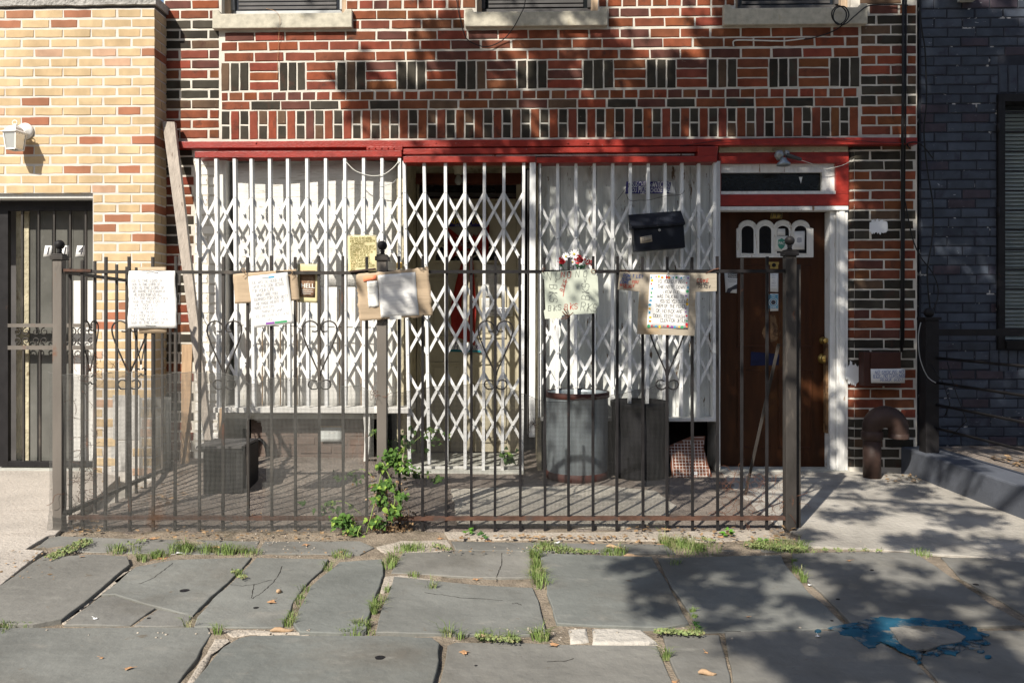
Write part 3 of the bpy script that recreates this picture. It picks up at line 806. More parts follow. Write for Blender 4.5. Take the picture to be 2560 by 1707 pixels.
zc = zBB - .03
LB = thing('ceiling_lamp', 'bare bulb in a cream socket hanging in the dark vestibule above the cream door', 'lamp', (U(1146, -.35), .35, zc), WALL)
zb_ = Z(436, -.35, 1146)
mb = MB(); mb.lathe([(.045, zc), (.045, zb_ + .05), (.03, zb_ + .03), (.032, zb_)], (U(1146, -.35), .35, 0), 16); mb.build('socket', M['cream'], LB)
mb = MB(); mb.lathe([(.013, zb_), (.016, zb_ - .012), (.030, zb_ - .045), (.028, zb_ - .065), (.012, zb_ - .082)], (U(1146, -.35), .35, 0), 16); mb.build('bulb', M['bulb'], LB)
# doorstep
mb = MB(); p0, p1 = W(1008, 1180, .03), W(1310, 1180, .03)
mb.box(p0.x, p1.x, -.16, .60, -.05, .018); mb.build('doorstep', M['stone_grey'], RB, bevel=.01)
mb = MB(); mb.box(p0.x, p1.x, -.055, -.035, .02, .034); mb.build('gate_track', M['white_board'], RB)
# ---- right display window: peeling vertical boards
zR0, zR1 = Z(1046, -.02, 1570), Z(402, 0, 1570)
x = 1354; 
while x < 1786:
    w = R.choice((30, 42, 36, 48)); b = min(x + w, 1788)
    mb = MB(); mb.box(U(x, -.02), U(b, -.02) - .0025, .018 + R.uniform(-.004, .004), .045, zR0, zR1)
    mb.build('peeling_board', M['peel'], RB, bevel=.0015); x = b
beam('window_ledge', 1352, 1792, 1045, 1053, -.12, .10, M['white_board'], 1570)
mb = MB(); mb.box(U(1353), U(1790), -.004, .03, Z(415, 0, 1570), Z(402, 0, 1570)); mb.build('head_board', M['peel'], RB)
mb = MB(); mb.box(U(1789), U(1799), -.02, .25, -.02, Z(407)); mb.build('door_post', M['jamb'], RB)
# ---- transom and brown door
beam('soffit_board', 1797, 2121, 366.5, 381, -.02, .015, M['cream_dark'], 1960)
def z_(py): return Z(py, .0, 1960)
mb = MB(); u0, u1 = U(1795), U(2121); t0, t1 = U(1802), U(2089)
zt, zb_ = z_(409), z_(486)
mb.box(u0, u1, -.008, .09, zt, z_(380)); mb.box(u0, u1, -.008, .09, z_(515), zb_); mb.box(t1, u1, -.008, .09, zb_, zt); mb.box(u0, t0, -.008, .09, zb_, zt)
TF = mb.build('transom_frame', M['red_paint'], RB, bevel=.003)
mb = MB(); g0, g1, gz0, gz1 = t0 + .004, U(2058), z_(478), z_(430)
mb.box(t0, t1, .02, .088, gz1 + .0, zt); mb.box(t0, t1, .0, .088, zb_, gz0); mb.box(g1, t1, .02, .088, gz0, gz1); mb.build('reveal', M['jamb'], TF)
mb = MB(); mb.box(g0, g1, .05, .06, gz0, gz1); mb.build('wired_pane', M['wired_glass'], TF)
mb = MB(); mb.prism([(U(2003), z_(440)), (U(2012), z_(440)), (U(2010), z_(449)), (U(2008), z_(456)), (U(2006), z_(449))], .047, .0495); mb.build('paint_drip', M['white_flat'], TF)
beam('door_head', 1797, 2121, 515.5, 526, -.08, .012, M['jamb'], 1960)
yq = .12; dz1 = Z(527, -yq, 1940); q0, q1 = U(1801, -yq), U(2078, -yq)
mb = MB(); mb.box(q0, q1, yq, yq + .045, .012, dz1)
BD = mb.build('brown_door', M['door_brown'], RB)
def zq(py): return Z(py, -yq, 1940)
def uq(px): return U(px, -yq)
for (a, b, c, d) in ((1843, 1925, 662, 868), (1945, 2030, 662, 868), (1843, 1925, 925, 1120), (1945, 2030, 925, 1120)):
    mb = MB(); frame_rect(mb, uq(a), uq(b), zq(d), zq(c), .010, yq - .007, yq + .001); mb.build('panel_moulding', M['door_brown'], BD, bevel=.002)
    mb = MB(); frame_rect(mb, uq(a) + .011, uq(b) - .011, zq(d) + .011, zq(c) - .011, .006, yq - .0015, yq + .001); mb.build('panel_groove', M['door_groove'], BD)
# fanlight of four arches
ctr = [1867, 1911, 1955, 1999]; zb1 = zq(635)
outer = [(uq(1840), zq(644))]
top = []
for c in ctr:
    for t in range(9):
        a = math.pi * (1 - t / 8); top.append((uq(c + 22 * math.cos(a)), zq(569 - 18 * math.sin(a))))
outer = [(uq(1840), zq(644)), (uq(1840), zq(572))] + top + [(uq(2032), zq(572)), (uq(2032), zq(644))]
mb = MB(); mb.prism(outer, yq - .016, yq + .001); FL = mb.build('fanlight_surround', M['jamb'], BD, bevel=.003)
for k, c in enumerate(ctr):
    poly = [(uq(c - 16.5), zb1)] + [(uq(c + 16.5 * math.cos(math.pi * (1 - t / 10))), zq(578 - 14 * math.sin(math.pi * (1 - t / 10)))) for t in range(11)] + [(uq(c + 16.5), zb1)]
    mb = MB(); mb.prism(poly, yq - .0185, yq - .014)
    o = mb.build('arched_pane', M['black_glass'], BD)
    mb = MB(); pts = [Vector((x, yq - .018, z)) for x, z in poly]; mb.tube(pts + [pts[0]], .0045, 6, cap=False); mb.build('pane_bead', M['lamp_white'], BD)
    arcp = [Vector((uq(c + 21 * math.cos(math.pi * (1 - t / 10))), yq - .017, zq(570 - 17 * math.sin(math.pi * (1 - t / 10))))) for t in range(11)]
    mb = MB(); mb.tube(arcp, .007, 6); mb.build('arch_moulding', M['jamb'], BD)
def knob(px, py, r, name):
    c = Vector((uq(px), yq, zq(py)))
    mb = MB(); mb.lathe([(r * 1.25, .0), (r * 1.3, .006), (r * .6, .012), (r * .45, .03), (r * .95, .036), (r * 1.05, .05), (r * .85, .062), (r * .2, .066)], (c.x, c.y, c.z), 20, axis='y')
    mb.build(name, M['brass'], BD)
knob(2057, 896, .030, 'door_knob'); knob(2057, 851, .021, 'deadbolt')
mb = MB(); mb.box(uq(1921), uq(1947), yq - .004, yq, zq(672), zq(655)); PH = mb.build('peephole_plate', M['gold_plate'], BD)
mb = MB(); mb.lathe([(.014, 0), (.014, .006), (.007, .007)], (uq(1934), yq - .004, zq(663)), 16, axis='y'); mb.build('peephole', M['black_plastic'], BD)
PLN = Sheet((uq(1927), yq - .003, zq(533)), (uq(1957), yq - .003, zq(533)), (uq(1955), yq - .003, zq(547)), (uq(1925), yq - .003, zq(547)))
mb = PLN.solid(.002, 2, 2); mb.build('number_plate', M['gold_plate'], BD)
mb = MB(); print_text(PLN, mb, '1 1 2', PLN.w * .5, PLN.h * .5, .042, 1.0, .0015, 1); mb.build('number', M['ink'], BD)
mb = MB(); pl = [(uq(1928 + 20 * math.cos(a) * (1 + .25 * math.sin(a * 3)) * R.uniform(.93, 1.05)), zq(822 + 34 * math.sin(a) * R.uniform(.95, 1.05))) for a in [k * 6.283 / 40 for k in range(40)]]
mb.prism(pl, yq - .0015, yq); mb.build('scraped_patch', M['scrape'], BD)
mb = MB(); mb.prism([(uq(1877), zq(879)), (uq(1948), zq(885)), (uq(1946), zq(912)), (uq(1876), zq(914))], yq - .004, yq - .002); mb.build('tape_patch', M['blue_tape'], BD)
# jamb on the right of the door, moulded
mb = MB()
for (a, b, o) in ((2078, 2092, .02), (2092, 2098, .0), (2098, 2112, -.006), (2112, 2121, .004)):
    mb.box(U(a), U(b) - .001, o, .16, .0, z_(527))
mb.build('door_jamb', M['jamb'], RB, bevel=.003)
mb = MB(); mb.box(U(2072), U(2079), .05, .1, Z(1085, 0, 2075), Z(860, 0, 2075)); mb.build('door_stop', M['scrape'], RB)
mb = MB(); mb.box(U(1797), U(2121), -.03, .3, -.05, .010); mb.build('door_sill', M['stone_grey'], RB)
# white paint daubs on the pier
def daub(px, py, rx, ry, name='paint_daub', n=40, off=.0135, jit=.10):
    mb = MB(); c = W(px, py, off)
    pts = []
    for k in range(n):
        a = k * 2 * math.pi / n; q = R.uniform(1 - jit, 1 + jit * .6)
        p = W(px + rx * q * math.cos(a) * (1 + .15 * math.cos(2 * a)), py + ry * q * math.sin(a), off); pts.append((p.x, p.z))
    mb.prism(pts, -off - .001, -off + .012); return mb.build(name, M['white_flat'], RB)
def brushed(px, py, w, h, n, off=.0145):
    mb = MB()
    for k in range(n):
        t = (k + .5) / n * 2 - 1; x = px + t * w; hh = h * math.sqrt(max(.1, 1 - t * t * .8)) * R.uniform(.75, 1.1); dy = R.uniform(-.12, .12) * h; sw = w / n * R.uniform(1.1, 1.9)
        pts = []
        for q in range(16):
            a = q * math.pi / 8; s = R.uniform(.8, 1.12); p = W(x + sw * math.cos(a) * s, py + dy + hh * math.copysign(abs(math.sin(a)) ** .55, math.sin(a)) * s, off); pts.append((p.x, p.z))
        mb.prism(pts, -off - .0004 * k, -off + .010)
    return mb.build('paint_daub', M['white_flat'], RB, kind='stuff')
brushed(2187, 568, 13, 19, 5); brushed(2206, 567, 12, 19, 5); brushed(2131, 935, 16, 30, 6)
# ------------------------------------------------------------------ buff brick building on the left
oy = .18
YB = thing('buff_brick_building', 'buff brick house with scattered terracotta bricks and a barred glass door, at the left', 'building', (U(200, oy), -oy, 0), WALL)
yL, yR = U(-330, oy), U(389, oy)
zc0 = Z(24, oy, 200)
dL, dR, dT = U(-230, oy), U(234, oy), Z(484, oy, 120)
mb = MB()
mb.box(yL, yR - .004, -oy - .0095, .3, dT, zc0).box(dR, yR - .004, -oy - .0095, .3, -.1, dT).box(yL, dL, -oy - .0095, .3, -.1, dT)
mb.box(yL, yR - .004, .3, 4.0, -.1, zc0 - .02)
mb.build('wall', M['mortar_y'], YB)
mb = MB(); n = 40; za, zb = Z(17, oy, 200), Z(-3, oy, 200)
for i in range(n + 1):
    u = yL + (yR + .015 - yL) * i / n; w = wob(u, 1, 2, 9) * .008 + wob(u, 5, 2, 25) * .004
    mb.v += [(u, -oy - .03, za - w), (u, -oy - .032 + w, zb), (u, 4.0, zb), (u, 4.0, za)]
for i in range(n):
    k = i * 4
    for (p, q) in ((0, 1), (1, 2), (2, 3), (3, 0)): mb.f.append((k + p, k + q, k + 4 + q, k + 4 + p)); mb.sm.append(False)
mb.f += [(0, 1, 2, 3), (n * 4 + 3, n * 4 + 2, n * 4 + 1, n * 4)]; mb.sm += [False, False]
mb.build('coping', M['coping'], YB)
mb = MB(); mb.box(yL, yR, -oy - .004, .3, zc0 + .001, za + .002); mb.build('coping_bed', M['dark_win'], YB)
patA = [(17, 86), (89, 158.5), (161, 229), (231.5, 292), (297.5, 352.5), (356, 388.5)]
patB = [(-13, 53.5), (57.5, 125.5), (129.5, 195), (199, 258), (262, 329), (332.5, 388.5)]
reds = {0: [1, 3 - 1], 1: [0, 2], 4: [5], 10: [4], 11: [1], 13: [3, 5], 14: [0], 16: [2, 4]}
reds = {0: [0, 2], 1: [0, 2], 4: [5], 10: [4], 11: [1], 13: [3, 5], 14: [0], 16: [2, 4], 20: [5], 21: [4], 22: [3], 23: [5], 30: [4], 31: [4], 32: [3]}
for r in range(48):
    y0 = 26.8 + 24.28 * r
    if y0 > 1170: break
    pat = list(patA if r % 2 == 0 else patB)
    for ex in (-72, -144, -216, -288): pat = [(pat[0][0] + (-72.5), pat[0][0] - 4)] + pat
    k0 = len(pat) - 6
    for i, (a, b) in enumerate(pat):
        z1, z0 = Z(y0, oy, 200), Z(y0 + 19.6, oy, 200)
        a += R.uniform(-1, 1); b += R.uniform(-1, 1)
        if b < -320: continue
        if i == len(pat) - 1: b = 388.6
        if y0 > 470:
            if b < 237: continue
            a = max(a, 235.5)
            if b - a < 10: continue
        kind = 'terracotta' if (i - k0) in reds.get(r, ()) and y0 < 1200 else ('terracotta' if R.random() < .004 else 'buff')
        if y0 > 985 and 283 < (a + b) / 2 < 352: continue
        brick(YB, 'terracotta_brick' if kind == 'terracotta' else 'buff_brick', a, b, z0, z1, kind, oy)
    # return face of the corner, one brick end and a longer piece in turns
    z1, z0 = Z(y0, oy, 388), Z(y0 + 19.6, oy, 388)
    mb = MB(); mb.box(yR - .02, yR + .0, -oy - .004, -oy + .088 if r % 2 else .0 - .002, z0, z1)
    if r % 2: mb.box(yR - .02, yR, -oy + .098, -.002, z0, z1)
    o = mb.build('return_brick', M['brick_y'], YB); c = (.46, .355, .22) if 5 not in reds.get(r, ()) else (.27, .105, .06); o.color = c + (1,)
# grey patched base of the pier
mb = MB()
for (a, b, c, d) in ((284, 352, 987, 1098), (280, 331, 1101, 1178)):
    mb.box(U(a, oy), U(b, oy), -oy - .012 - (a % 7) * .001, -oy + .01, max(0, Z(d, oy, 300)), Z(c, oy, 300))
mb.build('stucco_patch', M['stucco'], YB, bevel=.004)
# doorway reveal
rv = .11
mb = MB(); mb.box(dL, dR, -oy + .004, -oy + rv + .2, dT, dT + .012); mb.build('rusty_lintel', M['rust'], YB)
mb = MB(); mb.box(dL, dR, -oy + .012, -oy + rv + .06, dT - .03, dT - .001); mb.build('reveal_head', M['white_board'], YB)
od = oy - rv
def yz(py): return Z(py, od, 110)
def yu(px): return U(px, od)
g0, g1 = yu(-225), yu(240)
mb = MB(); mb.box(g0, g1, -od, -od + .035, yz(527), yz(503)); mb.box(yu(-6), yu(20), -od, -od + .035, .02, yz(527)); mb.box(yu(20), g1, -od, -od + .035, .02, yz(1153))
SD = mb.build('security_door', M['iron_dark'], YB, bevel=.002)
mb = MB(); mb.box(yu(20), g1, -od - .004, -od + .03, yz(818), yz(809)).box(yu(20), g1, -od - .004, -od + .03, yz(874), yz(864)); mb.build('middle_rail', M['iron_grey'], SD)
for px in (54, 95, 134, 174, 213):
    mb = MB(); mb.box(yu(px) - .006, yu(px) + .006, -od + .004, -od + .02, yz(808), yz(527)); mb.build('door_bar', M['iron'], SD)
    mb = MB(); mb.box(yu(px + 3) - .006, yu(px + 3) + .006, -od + .004, -od + .02, yz(1153), yz(874)); mb.build('door_bar', M['iron'], SD)
def spiral(c, r, a0, turns, sgn, y, n=14):
    return [Vector((c[0] + r * (1 - .72 * t / n) * math.cos(a0 + sgn * turns * 6.283 * t / n), y, c[1] + r * (1 - .72 * t / n) * math.sin(a0 + sgn * turns * 6.283 * t / n))) for t in range(n + 1)]
sx = 36
while sx < 230:
    mb = MB()
    for cy_, sg in ((829, 1), (852, -1)):
        for cc, s2 in ((sx, 1), (sx + 22, -1)):
            mb.tube(spiral((yu(cc + 6), yz(cy_)), .030, math.pi / 2 * (1 if sg > 0 else -1) + .0, 1.15, -sg * s2, -od + .006), .0045, 5)
    mb.build('door_scroll', M['iron'], SD); sx += 46
# glazed inner door
yi = -od + .09
mb = MB(); mb.box(yu(20), yu(52), yi, yi + .04, .02, yz(503)); mb.build('door_stile', M['cream_dark'], YB)
mb = MB(); mb.box(yu(52), yu(163), yi + .01, yi + .02, .02, yz(503)); IG = mb.build('glazed_door', M['glass_door'], YB)
mb = MB(); mb.box(yu(163), g1, yi + .012, yi + .03, .02, yz(700)); mb.build('door_lower_panel', M['white_board'], IG)  # pale panel in place of a bright reflection low in the door glass
mb = MB(); mb.box(yu(163), g1, yi + .012, yi + .022, yz(700), yz(503)); mb.build('pane', M['glass_door'], IG)
mb = MB(); mb.box(yL, g1 + .2, yi + .25, yi + .3, -.05, dT + .1); mb.build('hall_wall', M['dark_win'], YB)
for (x0, x1, ch) in ((109, 130, '1'), (151, 172, '1'), (189, 213, '4')):
    o_ = od - .098
    sh = Sheet(W(x0 + 4, 614, o_), W(x1 + 3, 614, o_), W(x1 - 3, 642, o_), W(x0 - 1, 642, o_))
    mb = sh.solid(.001, 2, 2); t = mb.build('number_plate', M['paper'], IG)
    mb = MB(); print_text(sh, mb, ch, sh.w * .5, sh.h * .5, .085, .8, .0015, 1); mb.build('number', M['ink'], IG)
mb = MB(); mb.box(dL, dR, -oy + .02, -od + .1, -.05, .012); mb.build('door_sill', M['stone_grey'], YB)

# wall lantern
lc = W(67, 332, oy)
WL = thing('wall_lantern', 'white lantern with frosted panes on a round backplate on the buff brick wall', 'lamp', (lc.x, -oy - .012, lc.z), WALL)
def lpnt(px, py, p): return W(px, py, oy + p)
bx, bz = lc.x, lc.z + .005
mb = MB(); mb.lathe([(.058, 0), (.058, .010), (.046, .016), (.030, .034), (.012, .042)], (bx, -oy - .012, bz), 28, axis='y'); mb.build('backplate', M['lamp_white'], WL)
# body centre
cw = lpnt(37, 352, .115); yc = cw.y
mb = MB(); mb.tube([(bx, -oy - .04, bz + .005), (bx - .02, -oy - .075, bz + .02), (cw.x, yc, bz + .022)], .009, 8); mb.build('arm', M['lamp_white'], WL)
zt_, zb_ = cw.z + .050, cw.z - .062
wt, wb = .047, .037
rot = Matrix.Rotation(rad(-8), 4, 'Z')
def ring4(w, z): return [Vector((cw.x, yc, 0)) + rot @ Vector((sx * w, sy * w, z)) for sx, sy in ((-1, -1), (1, -1), (1, 1), (-1, 1))]
mb = MB()
T, B_ = ring4(wt, zt_), ring4(wb, zb_)
for k in range(4): mb.bar(B_[k], T[k], .007, .007)
for k in range(4): mb.bar(B_[k], B_[(k + 1) % 4], .007, .007, Vector((0, 0, 1))); mb.bar(T[k], T[(k + 1) % 4], .007, .007, Vector((0, 0, 1)))
mb.build('lantern_frame', M['lamp_white'], WL)
for k in range(4):
    mb = MB(); a, b, c, d = (B_[k].lerp(B_[(k + 1) % 4], .06), B_[k].lerp(B_[(k + 1) % 4], .94), T[k].lerp(T[(k + 1) % 4], .94), T[k].lerp(T[(k + 1) % 4], .06))
    ctrp = (a + b + c + d) / 4; inw = (Vector((cw.x, yc, ctrp.z)) - ctrp).normalized() * .002
    mb.face([a, b, c, d]); mb.face([a + inw, d + inw, c + inw, b + inw]); mb.build('pane', M['frosted'], WL)
mb = MB(); rings = [ring4(w, z) for w, z in ((.060, zt_ + .003), (.060, zt_ + .008), (.040, zt_ + .018), (.033, zt_ + .036), (.020, zt_ + .050), (.006, zt_ + .056))]
for a, b in zip(rings, rings[1:]):
    for k in range(4): mb.face([a[k], a[(k + 1) % 4], b[(k + 1) % 4], b[k]])
mb.face(rings[0][::-1]); mb.face(rings[-1]); mb.build('roof', M['lamp_white'], WL)
mb = MB(); c = Vector((cw.x, yc, zt_ + .074)); mb.tube([c + Vector((.017 * math.cos(t * .5236), 0, .017 * math.sin(t * .5236))) for t in range(13)], .0028, 6, cap=False); mb.build('ring', M['lamp_white'], WL)
mb = MB(); mb.lathe([(.012, zb_ + .012), (.014, zb_ + .04), (.022, zb_ + .068), (.012, zb_ + .09)], (cw.x, yc, 0), 14); mb.build('bulb', M['bulb'], WL)

# ------------------------------------------------------------------ navy building on the right
on = -.03
NB = thing('navy_brick_building', 'navy blue painted brick house with a barred window at the right edge', 'building', (U(2450, on), -on, 0), WALL)
nL, nR = U(2297, on), U(2960, on)
wl, wt_, wb_ = U(2490, on), Z(238, on, 2450), Z(872, on, 2450)
mb = MB(); mb.box(nL, wl, -on - .008, .35, -.1, zTop).box(wl, nR, -on - .008, .35, wt_, zTop).box(wl, nR, -on - .008, .35, -.1, wb_); mb.build('wall', M['mortar_b'], NB)
mb = MB(); mb.box(nL, nR, .5, .6, -.1, zTop); mb.build('room_wall', M['dark_win'], NB)
r = 0
for r in range(60):
    y0 = -22 + 23.7 * r + .0
    if y0 > 1150: break
    x = 2301 - (35 if r % 2 else 0) - 2 * (r % 3)
    while x < 2700:
        a, b = max(2301, x), x + 66.5 + R.uniform(-1.5, 1.5); x += 70
        if 228 < y0 + 12 < 880: b = min(b, 2488)
        if 150 < y0 + 12 < 236 and b > 2492: b = 2492
        if 872 < y0 + 12 < 935 and b > 2470: b = 2470
        if b - a < 12: continue
        brick(NB, 'navy_brick', a, b, Z(y0 + 20.4, on, 2430), Z(y0, on, 2430), 'navy', on)
for k in range(9):
    brick(NB, 'navy_brick', 2496 + k * 23.6, 2496 + k * 23.6 + 20, Z(233, on, 2430), Z(166, on, 2430), 'navy', on)
for k in range(10):
    brick(NB, 'navy_brick', 2473 + k * 23.6, 2473 + k * 23.6 + 20, Z(928, on, 2430), Z(876, on, 2430), 'navy', on)
# barred window
mb = MB(); mb.box(wl, U(2507, on), -on - .03, .12, wb_, wt_).box(U(2507, on), nR, -on - .03, .12, wt_ - .055, wt_).box(U(2507, on), nR, -on - .045, .12, wb_ - .0, wb_ + .06)
WN = mb.build('barred_window', M['iron_dark'], NB, bevel=.002)
yy = 0
for k in range(13):
    py = 282 + k * 49.0
    if py > 850: break
    mb = MB(); mb.box(U(2507, on), nR, -on - .02, -on - .008, Z(py + 2, on, 2520), Z(py - 2, on, 2520)); mb.build('window_bar', M['iron_dark'], WN)
for py in (320, 530, 760):
    mb = MB(); mb.tube([W(2496, py - 12, .006), W(2496, py + 12, .006)], .009, 8); mb.build('hinge', M['iron_dark'], WN)
z = wb_ + .065; k = 0
while z < wt_ - .1:
    mb = MB(); p = [(U(2508, on), .10, z), (nR, .10, z), (nR, .115, z + .0255), (U(2508, on), .115, z + .0255)]
    mb.face(p); mb.face([(a, b + .002, c) for a, b, c in p][::-1]); mb.build('blind_slat', M['blind'], WN); z += .0275
mb = MB(); mb.box(U(2507, on), nR, .075, .08, wb_ + .06, wt_ - .06); 
gl = mb.build('pane', mat('clear pane', (.05, .06, .06), .03, 0, 1, 0, alpha=.16, spec=.8), WN)
mb = MB(); p = W(2400, -3, 0); mb.box(U(2397), U(2434), -.10, .02, Z(4, .0, 2415), Z(-30, .0, 2415)); mb.build('corbel', M['stone_grey'], NB)

# ------------------------------------------------------------------ scissor gates
def gate(label, x_top, x_bot, pyt, pyb, groups, off, name='scissor_gate', extra=None, ybots=None):
    ref = sum(x_top) / len(x_top)
    GT = thing(name, label, 'gate', (U(ref, off), -off, Z(pyb, off, ref)), WALL, 'white folding scissor gates')
    n = len(x_top)
    def bx(i, py):
        t = (py - pyt) / (pyb - pyt); return x_top[i] + (x_bot[i] - x_top[i]) * t
    for i in range(n):
        pb = ybots[i] if ybots else pyb + R.uniform(-2, 3)
        ptop = pyt + R.uniform(0, 3)
        a, b = W(x_top[i], ptop, off), W(bx(i, pb), pb, off)
        mb = MB(); mb.bar(a, b, .0215, .012); mb.bar(a + Vector((.0, .034, 0)), b + Vector((.0, .034, 0)), .020, .014); mb.bar(a + Vector((.006, .017, 0)), b + Vector((.006, .017, 0)), .003, .022)
        mb.build('gate_bar', M['white_gate'], GT, bevel=.0015)
    rv_ = MB()
    for (g0, g1, gm) in groups:
        for i in range(-1, n - 1):
            for d in (1, -1):
                pts = []
                for k, py in ((0, g0), (1, gm), (2, g1)):
                    j_ = i + k if d > 0 else i + 2 - k
                    if 0 <= j_ <= n - 1: pts.append(W(bx(j_, py), py, off - .004 - (.004 if d > 0 else -.0005)))
                if len(pts) < 2: continue
                mb = MB(); yo = Vector((0, .0035 if d > 0 else -.0, 0))
                q = [p + Vector((0, .008 + (.010 if d > 0 else 0), 0)) for p in pts]
                t0 = (q[0] - q[1]).normalized() * .006; t1 = (q[-1] - q[-2]).normalized() * .006
                mb.bar(q[0] + t0 + Vector((R.uniform(-.0015, .0015), 0, 0)), q[-1] + t1 + Vector((R.uniform(-.0015, .0015), 0, 0)), .0195, .004)
                mb.build('lattice_slat', M['white_gate'], GT)
        for i in range(n):
            c = W(bx(i, gm), gm, off + .008); rv_.ball(c, .0055, 8, 4)
            for g in (g0, g1): rv_.ball(W(bx(i, g), g, off + .007), .0045, 8, 4)
        for i in range(n - 1):
            for g in ((g0 + gm) / 2, (g1 + gm) / 2): rv_.ball(W((bx(i, g) + bx(i + 1, g)) / 2, g, off - .002), .0055, 8, 4)
    rv_.build('rivet_set', M['white_gate'], GT, kind='stuff')
    return GT
xl = [494, 540, 586, 628, 674, 719, 767, 814, 862, 909, 955, 999]
xlb = [500, 546, 592, 634, 679, 723, 770, 816, 863, 909, 954, 997]
ybl = [1014, 1018, 1024, 1016, 1016, 1017, 1015, 1016, 1015, 1017, 1017, 1016]
gate('white folding scissor gate over the left boarded window', xl, xlb, 394, 1016, ((493, 665, 579.5), (775, 949, 862)), .115, ybots=ybl)
xm = [1010, 1060, 1113.5, 1162, 1211, 1260, 1309.5]; xmb = [1024, 1073, 1117, 1163, 1208.5, 1256, 1305]
gate('white folding scissor gate across the cream door', xm, xmb, 402, 1175, ((481, 661, 571), (711, 886, 797.6), (932, 1105, 1021)), .10, ybots=[1158, 1160, 1163, 1172, 1176, 1178, 1176])
xr = [1349, 1394, 1440, 1486, 1532, 1576, 1621, 1663, 1705, 1747, 1787]
xrb = [1349, 1393, 1439, 1485, 1531, 1574, 1618, 1661, 1703, 1745, 1786]
gate('white folding scissor gate over the peeling right window', xr, xrb, 406, 1044, ((510, 683, 596), (795, 968, 882)), .09)
pa = thing('gate_post', 'broad white steel post between the middle and right scissor gates', 'post', W(1331, 1097, .11), WALL)
mb = MB(); a, b = W(1332, 406, .11), W(1330, 1092, .11); mb.bar(a, b, .043, .02); mb.build('post_bar', M['white_gate'], pa, bevel=.004)
mb = MB(); mb.bar(W(1346, 406, .09), W(1347, 1045, .09), .007, .03); mb.bar(W(1320, 408, .07), W(1319, 1085, .07), .006, .02); mb.build('edge_strip', M['dark_win'], pa)
mb = MB(); q = W(1334, 1060, .12)
for k in range(14):
    a = R.uniform(0, 6.3); mb.tube([q, q + Vector((math.cos(a) * .02, -.01, math.sin(a) * .02)), q + Vector((math.cos(a + .6) * .05, -.015, math.sin(a + .6) * .06 - .01))], .0014, 4)
mb.build('wire_tie', M['rust_wire'], pa)
# horizontal rod low on the left gate
tr_ = MB(); tr_.tube([W(590, 813, .10), W(940, 819, .10)], .0035, 6)
tr_.build('steel_rod', M['iron'], frame=WALL, loc=W(760, 816, .10), label='thin dark steel rod running across the lower part of the left scissor gate', cat='rod')
# padlock and chain
pl_ = W(1000, 660, .13)
PK = thing('padlock', 'brass padlock with steel chain hanging where the left and middle gates meet', 'padlock', pl_, WALL)
mb = MB(); mb.box(pl_.x - .022, pl_.x + .016, pl_.y - .012, pl_.y + .006, pl_.z - .03, pl_.z + .01, None); mb.build('lock_body', M['brass'], PK, bevel=.003)
mb = MB(); mb.tube([pl_ + Vector((-.012 + .012 * (1 - math.cos(t * .3142)) * .9, 0, .01 + .028 * math.sin(t * .3142))) for t in range(11)], .003, 6); mb.build('shackle', M['alu'], PK)
for k in range(7):
    c = pl_ + Vector((-.012 + .004 * (k % 2), .004, .035 + k * .017)); mb = MB()
    mb.tube([c + Vector((.006 * math.cos(t * .785) * (1 if k % 2 else .4), .004 * math.sin(t * .785) * (0 if k % 2 else 1), .011 * math.sin(t * .785))) for t in range(9)], .0018, 5, cap=False); mb.build('chain_link', M['alu'], PK)
# wires tied across the tops
def wire(label, pts, r, m, name='wire', cat='wire', n=8, frame=WALL, group=None):
    """smooth wire through points"""
    P_ = [Vector(p) for p in pts]; out = []
    for i in range(len(P_) - 1):
        p0, p1, p2, p3 = P_[max(i - 1, 0)], P_[i], P_[i + 1], P_[min(i + 2, len(P_) - 1)]
        for k in range(n):
            t = k / n
            out.append(.5 * ((2 * p1) + (p2 - p0) * t + (2 * p0 - 5 * p1 + 4 * p2 - p3) * t * t + (3 * p1 - p0 - 3 * p2 + p3) * t ** 3))
    out.append(P_[-1])
    mb = MB(); mb.tube(out, r, 6)
    return mb.build(name, m, frame=frame, loc=P_[0], label=label, cat=cat, group=group)
wire('thin white cord looped between the tops of the left gate bars', [W(866, 406, .135), W(885, 425, .135), W(905, 434, .13), W(930, 440, .13), W(960, 436, .13), W(985, 418, .13), W(997, 402, .13)], .003, M['cable_w'], 'cord', 'cord')
wire('short grey wire hanging on the left gate just under the white cord', [W(990, 449, .13), W(983, 457, .13), W(972, 461, .13), W(960, 466, .125), W(948, 467, .12)], .002, M['alu'])
wire('thin tied wire above the black mailbox on the right gate', [W(1543, 500, .11), W(1558, 480, .11), W(1574, 458, .11), W(1566, 486, .11), W(1576, 502, .11), W(1597, 501, .11), W(1624, 500, .115), W(1665, 490, .11), W(1700, 487, .11), W(1712, 477, .11)], .0016, M['cable'])

